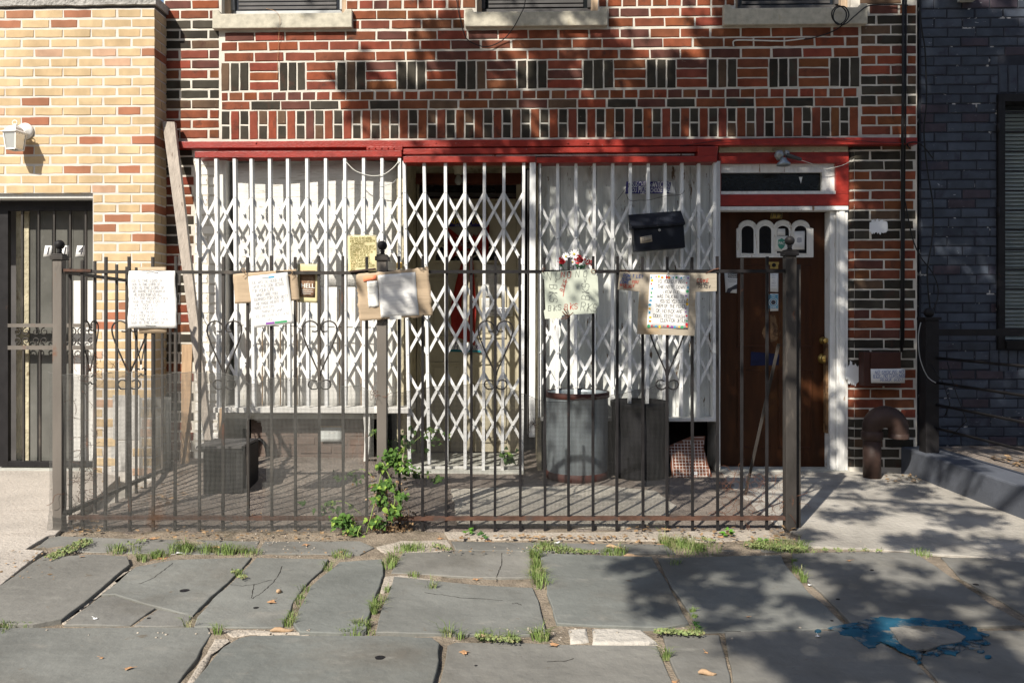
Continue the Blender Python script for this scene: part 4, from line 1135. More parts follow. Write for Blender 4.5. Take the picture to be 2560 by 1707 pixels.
# ------------------------------------------------------------------ mailbox on the right gate
mo = .16
mc = W(1643, 580, mo)
MX = thing('mailbox', 'black steel mailbox hung crooked on the right scissor gate', 'mailbox', mc, WALL)
RT = Matrix.Translation(mc) @ Matrix.Rotation(rad(-4.4), 4, 'Y')
w2 = .178
mb = MB(); mb.box(-w2 + .008, w2 - .002, -.045, .045, -.125, .03, RT)
mb.build('box_body', M['mailbox'], MX, bevel=.003)
mb = MB(); prof = [(-.062, .030), (-.064, .045), (.050, .140), (.050, .030)]
pts = [[RT @ Vector((x, y, z)) for y, z in prof] for x in (-w2 - .006, w2 + .006)]
for k in range(4): mb.face([pts[0][k], pts[0][(k + 1) % 4], pts[1][(k + 1) % 4], pts[1][k]])
mb.face(pts[0]); mb.face(pts[1][::-1]); mb.build('lid', M['mailbox'], MX, bevel=.003)
mb = MB(); mb.box(-.155, .155, -.048, -.045, -.108, .012, RT); mb.build('front_door', M['mailbox'], MX, bevel=.001)
mb = MB(); mb.lathe([(.009, 0), (.009, .006), (.004, .008)], RT @ Vector((.008, -.0485, .006)), 14, axis='y'); mb.build('lock', M['alu'], MX)
msh = Sheet(RT @ Vector((-.128, -.0495, -.032)), RT @ Vector((-.048, -.0495, -.022)), RT @ Vector((-.047, -.0495, -.068)), RT @ Vector((-.128, -.0495, -.074)))
mb = msh.solid(.0008, 2, 2); ML = mb.build('sticker', M['card_pale'], MX)
mb = MB()
for t, l in ((.85, .7), (.62, .3), (.5, .35), (.3, .8), (.2, .75)): msh.ink(mb, [[(msh.w * .1, msh.h * t), (msh.w * (.1 + l), msh.h * t)]], .0018)
mb.build('print_line', M['ink'], ML)

# ------------------------------------------------------------------ notices on the facade
SGN = [0]
def sheet_thing(name, label, cat, cs, m, frame, bend=None, th=.0006, ragged=0.0, group=None, nu=14, nv=14):
    sh = Sheet(*cs, bend=bend)
    loc = sh.m(.5, 0)
    T_ = thing(name, label, cat, loc, frame, group)
    sh.solid(th, nu, nv, ragged).build('sheet', M[m] if isinstance(m, str) else m, T_)
    return sh, T_
def sub(sh, s0, t0, s1, t1, e=.002, bend=None, tilt=0):
    """a smaller sheet glued on a sheet; coordinates as fractions of it (t up)"""
    S = Sheet(sh.m(s0, 1 - t1, e), sh.m(s1, 1 - t1 + tilt, e), sh.m(s1, 1 - t0 + tilt, e), sh.m(s0, 1 - t0, e))
    S.bend = (lambda u, v: sh.bend(s0 + (s1 - s0) * u, (1 - t1) + (t1 - t0) * v) - (1 - u) * (1 - v) * sh.bend(s0, 1 - t1) - u * (1 - v) * sh.bend(s1, 1 - t1) - u * v * sh.bend(s1, 1 - t0) - (1 - u) * v * sh.bend(s0, 1 - t0) + (bend(u, v) if bend else 0))
    return S
o_ = .055
sh, T_ = sheet_thing('banner', 'dark blue banner lettered in white behind the right gate bars', 'banner', (W(1566, 454, o_), W(1678, 454, o_), W(1676, 484, o_), W(1563, 485, o_)), 'blue_sign', WALL, lambda u, v: .006 * math.sin(u * 9))
mb = MB()
print_text(sh, mb, 'JESUS CHRIST', sh.w * .30, sh.h * .72, .058, .42, .004); print_text(sh, mb, 'OR', sh.w * .595, sh.h * .69, .026, .9, .004); print_text(sh, mb, 'ANTICHRIST', sh.w * .80, sh.h * .72, .058, .42, .004)
print_text(sh, mb, 'YOU', sh.w * .17, sh.h * .26, .046, .5, .004); print_text(sh, mb, 'MUST', sh.w * .40, sh.h * .28, .062, .5, .004); print_text(sh, mb, 'CHOOSE ONE', sh.w * .76, sh.h * .26, .046, .44, .004)
mb.build('lettering', M['white_print'], T_)
mb = MB(); a = [W(1678, 456, o_ + .002), W(1690, 484, o_ + .012), W(1672, 482, o_ + .004)]; mb.face(a); mb.face([p + Vector((0, .001, 0)) for p in a][::-1]); mb.build('folded_corner', M['paper_grey'], T_)
oc = -yd + .02
def cpn(px, py, o=.02): return W(px, py, -yd + o)
sh, T_ = sheet_thing('banner', 'blue banner with yellow letters across the top of the cream door', 'banner', (cpn(1124, 545), cpn(1212, 545), cpn(1212, 567), cpn(1122, 567)), 'blue_sign', WALL)
mb = MB(); print_text(sh, mb, 'EXERCISE   FAILED', sh.w * .51, sh.h * .60, .062, .62, .002, 1); mb.build('lettering', M['yellow_print'], T_)
mb = MB(); print_text(sh, mb, 'HOLY   WORD', sh.w * .4, sh.h * .12, .022, .9, .002); mb.build('small_lettering', M['white_print'], T_)
for (lab, cs, m_, txt) in (
    ('grey typed sheet taped to the right half of the cream door', (cpn(1213, 661), cpn(1254, 663), cpn(1254, 741), cpn(1213, 741)), 'paper_grey', None),
    ('small grey sheet low on the cream door beside the ribbon', (cpn(1204, 745, .018), cpn(1238, 745, .018), cpn(1238, 771, .018), cpn(1204, 771, .018)), 'paper_grey', None),
    ('white strip with heavy black lettering on the cream door', (cpn(1206, 768), cpn(1283, 769), cpn(1282, 791), cpn(1215, 790)), 'paper', 'x'),
    ('white strip with purple script at the foot of the ribbon', (cpn(1120, 856), cpn(1206, 857), cpn(1206, 881), cpn(1121, 879)), 'paper', 'b')):
    sh, T_ = sheet_thing('door_notice', lab, 'notice', cs, m_, WALL, nu=3, nv=3)
    mb = MB()
    if txt is None:
        for k in range(int(sh.h / .011)): sh.ink(mb, [[(sh.w * .08, sh.h - .01 - k * .011), (sh.w * R.uniform(.6, .94), sh.h - .01 - k * .011)]], .0022)
        mb.build('print_line', M['ink_grey'], T_)
    elif txt == 'x':
        print_text(sh, mb, 'practice STRESS', sh.w * .5, sh.h * .66, .040, .62, .002, 1); print_text(sh, mb, 'not more work again', sh.w * .58, sh.h * .2, .022, .8, .002, 1); mb.build('lettering', M['ink'], T_)
    else:
        sh.ink(mb, strokes('B', sh.w * .16, sh.h * .22, .055, .3), .006); sh.ink(mb, strokes('C', sh.w * .36, sh.h * .4, .03, .3), .004); mb.build('script', M['blue_sign'], T_)
        mb = MB(); sh.poly(mb, [(0, 0), (sh.w, 0), (sh.w, sh.h * .25), (0, sh.h * .25)], .0015); mb.build('teal_edge', M['teal'], T_)
        mb = MB(); sh.ink(mb, strokes('OXO', sh.w * .72, sh.h * .35, .03, .1), .005); mb.build('emblem', M['blue_sign'], T_)
# red bow with two long tails
bc = cpn(1172, 612, .06)
BW = thing('ribbon_bow', 'big red bow with long tails hanging on the cream door', 'bow', bc, WALL)
for sgn, tipx, top, bot in ((-1, 1117, 566, 652), (1, 1224, 560, 654)):
    t0, t1 = cpn(tipx, top, .05), cpn(tipx - sgn * 4, bot, .05)
    mb = MB(); n = 12
    for lay, dy in ((0, -.05), (1, .012)):
        for i in range(n + 1):
            u = i / n
            for jx in range(7):
                v = jx / 6; wv = (.22 + .78 * u ** .7); p = bc.lerp(t0.lerp(t1, v), u); mid = bc.lerp(t0.lerp(t1, .5), u)
                p = mid + (p - mid) * (wv / max(u, .12) if u < .3 else 1) * (1 if u > .12 else .55)
                p = p + Vector((0, dy * math.sin(u * math.pi) - .012 * math.sin(v * 14 + u * 3), 0)); mb.v.append(tuple(p))
        s0 = lay * (n + 1) * 7
        for i in range(n):
            for jx in range(6): k = s0 + i * 7 + jx; mb.f.append((k, k + 1, k + 8, k + 7)); mb.sm.append(True)
    mb.build('bow_loop', M['ribbon'], BW)
for (xs_, w0, w1, yb_) in (((1170, 1152, 1140, 1146), 12, 34, 838), ((1176, 1180, 1182, 1176), 8, 22, 852)):
    mb = MB(); n = 14
    for i in range(n + 1):
        t = i / n; py = 622 + (yb_ - 622) * t; x = xs_[min(3, int(t * 3))] * (1 - (t * 3) % 1) + xs_[min(3, int(t * 3) + 1)] * ((t * 3) % 1)
        w = w0 + (w1 - w0) * t
        for k in range(6):
            p = cpn(x - w / 2 + w * k / 5, py + (12 * k / 5 if i == n else 0), .045); p.y += .010 * math.sin(k * 1.5 + t * 6); mb.v.append(tuple(p))
    for i in range(n):
        for k in range(5): q = i * 6 + k; mb.f.append((q, q + 1, q + 7, q + 6)); mb.sm.append(True)
    mb.build('ribbon_tail', M['ribbon'], BW)
mb = MB()
for k in range(90):
    c = bc + Vector((R.gauss(0, .045), -.05 - R.random() * .03, R.gauss(0, .055))); d = Vector((R.uniform(-1, 1), R.uniform(-1, 0), R.uniform(-1, 1))) * .018
    mb.tube([c, c + d], .0022, 4)
for k in range(50):
    c = cpn(1183 + R.gauss(0, 14), 540 + R.gauss(0, 9), .05); d = Vector((R.uniform(-1, 1), R.uniform(-.5, 0), R.uniform(-1, 1))) * .02; mb.tube([c, c + d], .0025, 4)
mb.build('tinsel', M['alu'], BW, kind='stuff')

# ---- stickers and papers on the brown door
def bdp(px, py, o=.006): return W(px, py, -yq + o)
def stickers():
    sh, T_ = sheet_thing('door_sticker', 'torn black and white leaflet at the left of the brown door', 'sticker', (bdp(1811, 682), bdp(1843, 684), bdp(1842, 733), bdp(1814, 731)), 'paper', WALL, nu=3, nv=3)
    mb = MB(); w, h = sh.w, sh.h
    sh.poly(mb, [(w * .26, h * .76), (w, h * .76), (w, h * .99), (w * .26, h * .99)]); mb.build('dark_band', M['ink'], T_); mb = MB(); sh.poly(mb, [(w * .05, 0), (w * .2, h * .2), (w * .5, h * .28), (w * .75, h * .38), (w, h * .46), (w, h * .22), (w * .6, h * .15), (w * .4, 0)]); mb.build('dark_print', M['ink'], T_)
    mb = MB(); print_text(sh, mb, "JEHOVAH'S", w * .63, h * .92, .0155, .75, .002, 1); print_text(sh, mb, 'WITNESSES', w * .63, h * .82, .0155, .75, .002, 1); mb.build('lettering', M['white_print'], T_)
    mb = MB(); print_text(sh, mb, 'the Resurrection', w * .6, h * .66, .012, .8, .002); print_text(sh, mb, 'of Jesus Christ', w * .6, h * .57, .012, .8, .002); mb.build('small_lettering', M['ink'], T_)
    sh, T_ = sheet_thing('door_sticker', 'white printed sticker under the peephole, uppermost of two', 'sticker', (bdp(1921, 683), bdp(1947, 683), bdp(1947, 730), bdp(1920, 729)), 'paper', WALL, nu=3, nv=3)
    mb = MB()
    for k, (t, s) in enumerate((('There', .015), ('WILL', .014), ('be', .014), ('NO', .020), ('SMOKING', .010), ('in this place', .009))): print_text(sh, mb, t, sh.w * .5, sh.h * (.92 - k * .15), s, .9, .002)
    mb.build('lettering', M['ink_grey'], T_)
    sh, T_ = sheet_thing('door_sticker', 'blue sticker with a round emblem, lower of two under the peephole', 'sticker', (bdp(1920, 734), bdp(1947, 734), bdp(1947, 777), bdp(1919, 778)), 'paper', WALL, nu=3, nv=3)
    mb = MB(); w, h = sh.w, sh.h; sh.poly(mb, [(w * .08, h * .14), (w * .92, h * .14), (w * .92, h * .95), (w * .08, h * .95)], .001); mb.build('blue_field', mat('sky blue print', (.10, .28, .40), .6, .2, 60, 0), T_)
    mb = MB()
    for r_ in (.40, .24): sh.ink(mb, [[(w * (.5 + r_ * math.cos(k * .524)), h * .5 + w * r_ * math.sin(k * .524)) for k in range(13)]], .003, .002)
    print_text(sh, mb, 'DIAL', w * .5, h * .86, .014, 1, .002, 1); print_text(sh, mb, 'PATROL', w * .5, h * .2, .013, .9, .002, 1); mb.build('emblem', M['white_print'], T_)
    mb = MB(); sh.poly(mb, [(w * (.5 + .22 * math.cos(k * .524)), h * .5 + w * .22 * math.sin(k * .524)) for k in range(12)], .0015); mb.build('emblem_disc', M['ink'], T_)
    sh, T_ = sheet_thing('window_paper', 'white paper with a green shield in the third arch of the brown door', 'paper', (bdp(1940, 590, .024), bdp(1969, 590, .024), bdp(1969, 629, .024), bdp(1937, 628, .024)), 'paper_grey', WALL, nu=3, nv=3)
    mb = MB(); w, h = sh.w, sh.h; sh.poly(mb, [(w * .2, h * .75), (w * .35, h * .78), (w * .5, h * .86), (w * .66, h * .78), (w * .82, h * .75), (w * .8, h * .42), (w * .68, h * .24), (w * .5, h * .12), (w * .3, h * .24), (w * .2, h * .42)]); mb.build('shield_emblem', M['green_print'], T_)
    mb = MB(); print_text(sh, mb, 'PAC', w * .5, h * .52, .03, .8, .002, 1); mb.build('lettering', M['paper_grey'], T_)
    sh, T_ = sheet_thing('window_paper', 'plain white slip taped at the top of the third arch of the brown door', 'paper', (bdp(1943, 572, .022), bdp(1963, 572, .022), bdp(1963, 589, .022), bdp(1943, 589, .022)), 'paper', WALL, nu=2, nv=2)
    sh, T_ = sheet_thing('window_paper', 'white notice with a small dark picture in the rightmost arch of the brown door', 'paper', (bdp(1984, 578, .024), bdp(2012, 578, .024), bdp(2011, 624, .024), bdp(1984, 624, .024)), 'paper', WALL, nu=3, nv=3)
    mb = MB(); w, h = sh.w, sh.h; sh.poly(mb, [(w * .28, h * .40), (w * .5, h * .36), (w * .75, h * .42), (w * .72, h * .64), (w * .4, h * .66), (w * .3, h * .6)])
    for t in (.28, .22, .16): sh.ink(mb, [[(w * .12, h * t), (w * .88, h * t)]], .0012)
    mb.build('print', M['ink_grey'], T_)
stickers()
# brown meter box and hand written sign on the pier
pb = W(2205, 968, .0)
MT = thing('meter_box', 'dark brown metal box on the right brick pier above the bent pipe', 'box', W(2205, 923, .1), WALL)
mb = MB(); mb.box(U(2158, .09), U(2251, .09), -.10, -.012, Z(965, .09, 2205), Z(880, .09, 2205)); mb.build('box_body', M['box_brown'], MT, bevel=.004)
mb = MB(); mb.box(U(2176, .1), U(2250, .1), -.112, -.10, Z(955, .1, 2205), Z(882, .1, 2205)); mb.build('box_cover', M['box_brown'], MT, bevel=.002)
sh, T_ = sheet_thing('wall_sign', 'white card NO SMOKING handwritten, taped to the brown box on the pier', 'sign', (W(2177, 922, .115), W(2263, 921, .115), W(2262, 957, .115), W(2178, 957, .115)), 'paper', WALL, lambda u, v: .003 * math.sin(u * 3), nu=6, nv=3)
mb = MB(); h_ = .021
for t, (txt, s) in enumerate((('NO SMOKiNG NO', .12), ('BiCK. NO CURSiNGS', .06), ('REBUK GOD!', .27))): sh.ink(mb, strokes(txt, sh.w * s, sh.h * (.66 - .27 * t), h_, .15, .05, adv=.78 if t != 1 else .70), .0022, .0015)
sh.ink(mb, [[(sh.w * .33, sh.h * .62), (sh.w * .63, sh.h * .62)], [(sh.w * .07, sh.h * .35), (sh.w * .28, sh.h * .36)]], .002)
mb.build('handwriting', M['ink_blue'], T_)
# conduit and cables
CT = thing('conduit', 'black cable bundle running down the right brick pier', 'cable', W(2257, 880, .05), WALL)
mb = MB()
mb.tube([W(2258, -60, .04), W(2258, 200, .04), W(2256, 350, .09), W(2256, 370, .05), W(2255, 600, .045), W(2254, 880, .04)], .010, 8); mb.build('main_cable', M['cable'], CT)
mb = MB(); mb.tube([W(2265, -60, .035), W(2264, 200, .035), W(2263, 350, .09), W(2262, 372, .045), W(2260, 600, .045), W(2259, 860, .04)], .006, 6); mb.build('thin_cable', M['cable'], CT)
wire('loose black cable hanging between the red and navy walls', [W(2295, -40, .03), W(2303, 60, .05), W(2312, 120, .05), W(2315, 180, .04), W(2316, 260, .04), W(2310, 330, .04), W(2318, 420, .05), W(2333, 520, .05), W(2330, 600, .05), W(2318, 680, .05), W(2325, 770, .04)], .005, M['cable'], 'cable', 'cable')
wire('black cable looping down over the navy wall to the railing post', [W(2262, 500, .05), W(2280, 590, .05), W(2300, 640, .06), W(2330, 680, .06), W(2345, 720, .06), W(2340, 760, .06), W(2320, 785, .06)], .004, M['cable'], 'cable', 'cable')
wire('black cable coiled below the right hand window sill', [W(2270, 14, .03), W(2220, 12, .03), W(2170, 16, .05), W(2140, 38, .08), W(2110, 62, .085), W(2085, 52, .09), W(2080, 30, .09), W(2097, 15, .09), W(2115, 30, .09), W(2112, 52, .09), W(2095, 62, .09), W(2083, 45, .095), W(2090, 22, .095), W(2112, 18, .09), W(2122, 40, .09), W(2105, 64, .08), W(2075, 82, .03), W(2030, 96, .03), W(2010, 99, .03)], .0045, M['cable'], 'cable', 'cable')
wire('white cable sagging on the red bricks above the brown door', [W(2012, 97, .025), W(1960, 103, .025), W(1900, 102, .025), W(1850, 101, .025), W(1834, 104, .02), W(1834, 116, .015)], .005, M['cable_w'], 'cable', 'cable')
wire('black cable drooping from above across the middle window sill', [W(1316, -40, .09), W(1312, 10, .09), W(1300, 40, .09), W(1280, 75, .06), W(1255, 102, .03), W(1220, 117, .03), W(1190, 112, .03), W(1165, 95, .03), W(1152, 55, .03), W(1143, 10, .03), W(1138, -40, .03)], .0035, M['cable'], 'cable', 'cable')
wire('black cable stub crossing the top of the pier under the red beam', [W(2275, 372, .05), W(2268, 360, .08), W(2290, 356, .09), W(2310, 368, .09), W(2332, 396, .07)], .005, M['cable'], 'cable', 'cable')
wire('thin wire tacked along the red beam over the brown door', [W(1700, 366, .09), W(1800, 352, .088), W(1900, 347, .088), W(2000, 345, .085), W(2100, 349, .085), W(2200, 356, .085), W(2255, 357, .10)], .0022, M['cable'])
wire('pale wire slung from the floodlight to the pier', [W(2003, 401, .05), W(2030, 410, .04), W(2060, 422, .03), W(2085, 419, .03), W(2110, 412, .03), W(2135, 398, .02)], .0024, M['cable_w'])
wire('dry stem hanging over the left window sill', [W(665, 22, .06), W(690, 30, .07), W(700, 50, .07), W(697, 90, .03), W(695, 140, .02), W(692, 200, .02)], .0014, M['dry'], 'stem', 'stem')
# floodlight
fc = W(1955, 392, .10)
FLD = thing('floodlight', 'grey flood lamp under the red beam above the brown door', 'lamp', fc, WALL)
mb = MB(); mb.ball(W(1948, 388, .07), .032, 10, 8, (1, 1, 1.1), .12); mb.ball(W(1966, 384, .06), .020, 10, 8, (1, 1, 1.2), .15); mb.build('bracket', M['alu'], FLD)
mb = MB(); mb.tube([W(1966, 388, .07), W(1985, 394, .08), W(2003, 399, .08)], [.016, .014, .012], 10); mb.build('side_socket', M['dark_win'], FLD)
mb = MB(); q = W(1959, 402, .09); mb.lathe([(.018, .02), (.026, .0), (.046, -.018), (.048, -.032), (.040, -.036)], q, 20); mb.build('lamp_head', M['tin'], FLD)
# tiny hook in the right band
# ------------------------------------------------------------------ iron fence
YF = 4.04
def FP(px, py, d=0.0):
    """point on the fence plane; d metres nearer to the street"""
    p = P(px, py, YF); return Vector((p.x, YF - d, p.z))
FN = thing('iron_fence', 'black iron picket fence with ball topped posts and rusty rails in front of the storefront', 'fence', (FP(955, 1325).x, YF, 0))
def post(px, w, pytop, m, name='fence_post', depth=None, y=YF, x=None):
    c = FP(px, 1325) if x is None else Vector((x, y, 0)); dp = depth or w
    zt = FP(px, pytop).z
    mb = MB(); mb.box(c.x - w / 2, c.x + w / 2, y - dp / 2, y + dp / 2, -.03, zt)
    p = mb.build(name, M[m], FN, bevel=.003)
    mb = MB(); cw = w / 2 + .009; mb.box(c.x - cw, c.x + cw, y - dp / 2 - .009, y + dp / 2 + .009, zt + .0, zt + .022); mb.box(c.x - cw * .8, c.x + cw * .8, y - dp / 2, y + dp / 2, zt + .0225, zt + .031)
    mb.build('cap', M['iron_dark' if m != 'iron_grey' else 'iron'], p, bevel=.002)
    mb = MB(); prof = [(.016, zt + .031), (.010, zt + .042), (.013, zt + .050), (.012, zt + .054)]
    prof += [(.025 * math.sin(a), zt + .078 - .025 * math.cos(a)) for a in [math.pi * (.12 + .88 * k / 9) for k in range(10)]]
    mb.lathe(prof, (c.x, y, 0), 18); mb.build('ball', M['iron_dark'], p)
    return p
post(149, .048, 650, 'iron_grey'); post(956, .050, 652, 'iron_grey'); post(1974, .054, 640, 'iron')
mb = MB(); c = FP(2001, 1325); mb.box(c.x - .014, c.x + .014, YF + .03, YF + .07, -.02, FP(1990, 660).z); mb.build('fence_post', M['iron'], FN, bevel=.002)
zr, zr2 = FP(1000, 681).z, FP(1000, 1295).z
xs0, xs1 = FP(160, 0).x, FP(1962, 0).x
mb = MB(); xc = FP(955, 0).x
mb.bar((xs0, YF, FP(0, 679).z), (xc - .02, YF, FP(0, 683).z), .016, .030, Vector((0, 1, 0))); mb.build('top_rail', M['iron'], FN)
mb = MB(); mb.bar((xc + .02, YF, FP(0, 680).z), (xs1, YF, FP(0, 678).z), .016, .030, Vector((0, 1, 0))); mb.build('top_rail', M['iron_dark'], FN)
mb = MB(); mb.bar((xs0 + .03, YF, zr2 + .005), (xc - .02, YF, zr2), .018, .030, Vector((0, 1, 0))); mb.build('bottom_rail', M['rust'], FN)
mb = MB(); mb.bar((xc + .02, YF, zr2), (xs1, YF, zr2 + .002), .018, .030, Vector((0, 1, 0))); mb.build('bottom_rail', M['rust'], FN)
mb = MB(); mb.bar(FP(164, 676, .012), FP(232, 677, .01), .014, .02); mb.build('rust_clamp', M['rust'], FN)
mb = MB(); mb.bar(FP(877, 680, .02), FP(940, 673, .02), .008, .03); mb.build('rust_clamp', M['rust'], FN)
pk = [206, 265, 323, 382, 440, 500, 559, 619, 678, 738, 797, 857, 917, 997, 1057, 1117, 1178, 1239, 1299, 1361, 1422, 1483, 1544, 1606, 1668, 1730, 1793, 1855, 1918]
for x in pk:
    tp = 642 + R.uniform(-3, 3); 
    if x in (206,): tp = 652
    a = FP(x, tp); lean = R.uniform(-2.5, 2.5)
    b = FP(x + lean, 1345); b.z = max(b.z, -.02)
    if x == 206: b.z = 0
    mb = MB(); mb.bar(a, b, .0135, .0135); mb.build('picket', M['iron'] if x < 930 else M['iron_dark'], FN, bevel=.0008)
# the leaning bar beside the right post
mb = MB(); mb.bar(FP(1952, 860, -.03), FP(1893, 1258, -.2), .014, .008); mb.build('loose_bar', M['iron'], FN)
# side fence running back
XS = FP(150, 0).x + .002
for k in range(1, 12):
    y = YF + .124 * k - .03
    mb = MB(); mb.box(XS - .0067, XS + .0067, y - .0067, y + .0067, -.02 if k < 9 else .02, 1.405 + R.uniform(-.006, .004)); mb.build('picket', M['iron'], FN, bevel=.0008)
mb = MB(); mb.bar((XS, YF + .02, zr + .002), (XS, YF + 1.36, zr - .02), .016, .026, Vector((1, 0, 0))); mb.build('top_rail', M['iron'], FN)
mb = MB(); mb.bar((XS, YF + .02, .075), (XS, YF + 1.36, .075), .02, .026, Vector((1, 0, 0))); mb.build('bottom_rail', M['iron'], FN)
# heart shaped scrolls
half = [(-19, 828), (-11, 829), (-5, 826), (-4, 817), (-10, 807), (-24, 802.5), (-37, 808), (-43, 820), (-41, 838), (-31, 866), (-18, 896), (-5, 926), (-3, 938)]
loop = [(-2, 966), (-9, 972), (-20, 972), (-28, 963), (-25, 953), (-16, 950), (-7, 953)]
def smooth(P_, n=4):
    out = []
    for i in range(len(P_) - 1):
        p0, p1, p2, p3 = P_[max(i - 1, 0)], P_[i], P_[i + 1], P_[min(i + 2, len(P_) - 1)]
        for k in range(n):
            t = k / n; out.append(.5 * ((2 * p1) + (p2 - p0) * t + (2 * p0 - 5 * p1 + 4 * p2 - p3) * t * t + (3 * p1 - p0 - 3 * p2 + p3) * t ** 3))
    return out + [P_[-1]]
def scroll(fn, m='iron'):
    mb = MB()
    for s in (1, -1):
        for pl in (half, loop): mb.tube(smooth([fn(s * a, b) for a, b in pl]), .0042, 6)
    return mb.build('scroll', M[m], FN)
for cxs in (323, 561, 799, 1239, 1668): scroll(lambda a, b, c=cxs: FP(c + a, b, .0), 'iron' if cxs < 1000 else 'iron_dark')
for ysc in (YF + .29, YF + .90):
    scroll(lambda a, b, y0=ysc: Vector((XS, y0 + a * YF / FPX, EYE - (b - CY) * YF / FPX)))

# ------------------------------------------------------------------ hardware cloth
def cloth(label, px0, px1, top, holes, dist, pitch=.0066, mat_=None, zbot=.004, r=.0008):
    mb = MB()
    x0, x1 = FP(px0, 0).x, FP(px1, 0).x
    def ztop(px):
        for (a, b), (c, d) in zip(top, top[1:]):
            if a <= px <= c: return EYE - (b + (d - b) * (px - a) / (c - a) - CY) * YF / FPX
        return EYE - (top[-1][1] - CY) * YF / FPX
    zt0 = ztop
    def ztop(px): return zt0(px) + .010 * wob(px * .03, 3, 1) + .006 * wob(px * .11, 7, 1)
    def inhole(px, py):
        for h in holes:
            ins = False; jx = len(h) - 1
            for i in range(len(h)):
                if ((h[i][1] > py) != (h[jx][1] > py)) and (px < (h[jx][0] - h[i][0]) * (py - h[i][1]) / (h[jx][1] - h[i][1]) + h[i][0]): ins = not ins
                jx = i
            if ins: return True
        return False
    def pos(x, z):
        y = YF - dist - .010 * wob(x, z, 2, 2.2) - .004 * wob(x, z, 9, 7)
        if z < .12 and dist > 0: y -= (.12 - z) * .25
        return (x + .009 * wob(x, z * .6, 5, 2.4) + .003 * wob(x, z, 15, 8), y, z + .006 * wob(x, z, 25, 2.6))
    def strand(pts):
        if len(pts) < 2: return
        i = len(mb.v); n = len(pts)
        for (x, y, z) in pts: mb.v += [(x - r, y, z - r), (x + r, y, z - r * .2), (x, y - r, z + r)]
        for k in range(n - 1):
            a = i + k * 3
            for p, q in ((0, 1), (1, 2), (2, 0)): mb.f.append((a + p, a + q, a + 3 + q, a + 3 + p)); mb.sm.append(False)
    def px_(x): return x * FPX / YF + CX
    def py_(z): return CY + (EYE - z) * FPX / YF
    x = x0
    while x <= x1:
        zt = ztop(px_(x)); z = zbot; cur = []
        while True:
            zz = min(z, zt)
            if inhole(px_(x), py_(zz)): strand(cur); cur = []
            else: cur.append(pos(x, zz))
            if zz >= zt: break
            z += .028
        strand(cur); x += pitch
    z = zbot
    zmax = max(EYE - (b - CY) * YF / FPX for a, b in top)
    while z <= zmax:
        x = x0; cur = []
        while x <= x1:
            if z > ztop(px_(x)) or inhole(px_(x), py_(z)): strand(cur); cur = []
            else: cur.append(pos(x, z))
            x += .026
        strand(cur); z += pitch
    # doubled edge wire along the ragged top
    pts = [Vector(pos(x0 + (x1 - x0) * k / 160, ztop(px_(x0 + (x1 - x0) * k / 160)))) + Vector((0, -.002, .001)) for k in range(161)]
    mb.tube(pts, .0011, 4)
    return mb.build('wire_mesh', mat_ or M['galv_wire'], loc=(x0, YF - dist, 0), label=label, cat='wire mesh')
hl = [(622, 1046), (640, 1052), (655, 1060), (662, 1110), (668, 1190), (650, 1215), (664, 1240), (655, 1290), (628, 1290), (621, 1240), (618, 1180), (616, 1120)]
hl2 = [(878, 1100), (893, 1092), (902, 1080), (915, 1110), (935, 1200), (945, 1345), (938, 1345), (922, 1220), (908, 1150), (900, 1080), (884, 1140)]
cloth('torn hardware cloth tied on the left half of the iron fence', 128, 937,
      [(112, 928), (165, 936), (205, 938), (320, 926), (372, 938), (430, 932), (455, 930), (560, 934), (600, 940), (625, 962), (650, 955), (690, 945), (760, 946), (800, 953), (860, 966), (900, 963), (925, 975), (945, 985)], [hl, hl2], .012)
cloth('sagging hardware cloth tied behind the middle of the iron fence', 968, 1676,
      [(940, 995), (985, 984), (1040, 973), (1100, 966), (1180, 962), (1230, 960), (1275, 972), (1320, 990), (1360, 1002), (1400, 1005), (1440, 1000), (1520, 990), (1600, 975), (1660, 962), (1690, 955)], [], -.014, mat_=M['mesh_dark'], r=.00075)
# crumpled roll edges on the middle mesh
def tangle(label, fn, n, r, m, name='wire_tangle', cat='wire', size=.05, seg=7, loc=None):
    mb = MB()
    for k in range(n):
        c = fn(); d = Vector((R.gauss(0, 1), R.gauss(0, .6), R.gauss(0, 1))).normalized(); pts = [c]
        for s in range(seg):
            d = (d + Vector((R.gauss(0, .55), R.gauss(0, .4), R.gauss(0, .55)))).normalized(); c = c + d * size / seg * 2; pts.append(c.copy())
        mb.tube(pts, r, 4)
    return mb.build(name, m, loc=loc or fn(), label=label, cat=cat, kind='stuff')
tangle('rusty wire tangle caught on the left gate post and side pickets', lambda: Vector((FP(R.uniform(160, 215), 0).x, YF + R.uniform(-.02, .18), max(.02, EYE - (R.triangular(880, 1330, 1240) - CY) * YF / FPX))), 70, .0011, M['rust_wire'], size=.06)
tangle('rusty wire wisps along the top edge of the left hardware cloth', lambda: Vector((FP(R.uniform(215, 330), 0).x, YF + R.uniform(-.02, .03), EYE - (R.uniform(900, 945) - CY) * YF / FPX)), 26, .0008, M['rust_wire'], size=.05)
tangle('scrap of chicken wire at the foot of the right fence post', lambda: Vector((FP(R.uniform(1800, 1990), 0).x, YF + R.uniform(.01, .08), max(.02, EYE - (R.uniform(1190, 1310) - CY) * YF / FPX))), 34, .0010, M['rust_wire'], size=.07)
mb = MB()
for row in range(5):
    for k in range(8):
        c = Vector((FP(1808 + k * 24 + (row % 2) * 12, 0).x, YF + .03 + .006 * (k % 3), .10 + row * .04))
        mb.tube([c + Vector((.024 * math.cos(t * math.pi / 3 + .52) + R.uniform(-.004, .004), R.uniform(-.004, .004), .024 * math.sin(t * math.pi / 3 + .52))) for t in range(7)], .0007, 4, cap=False)
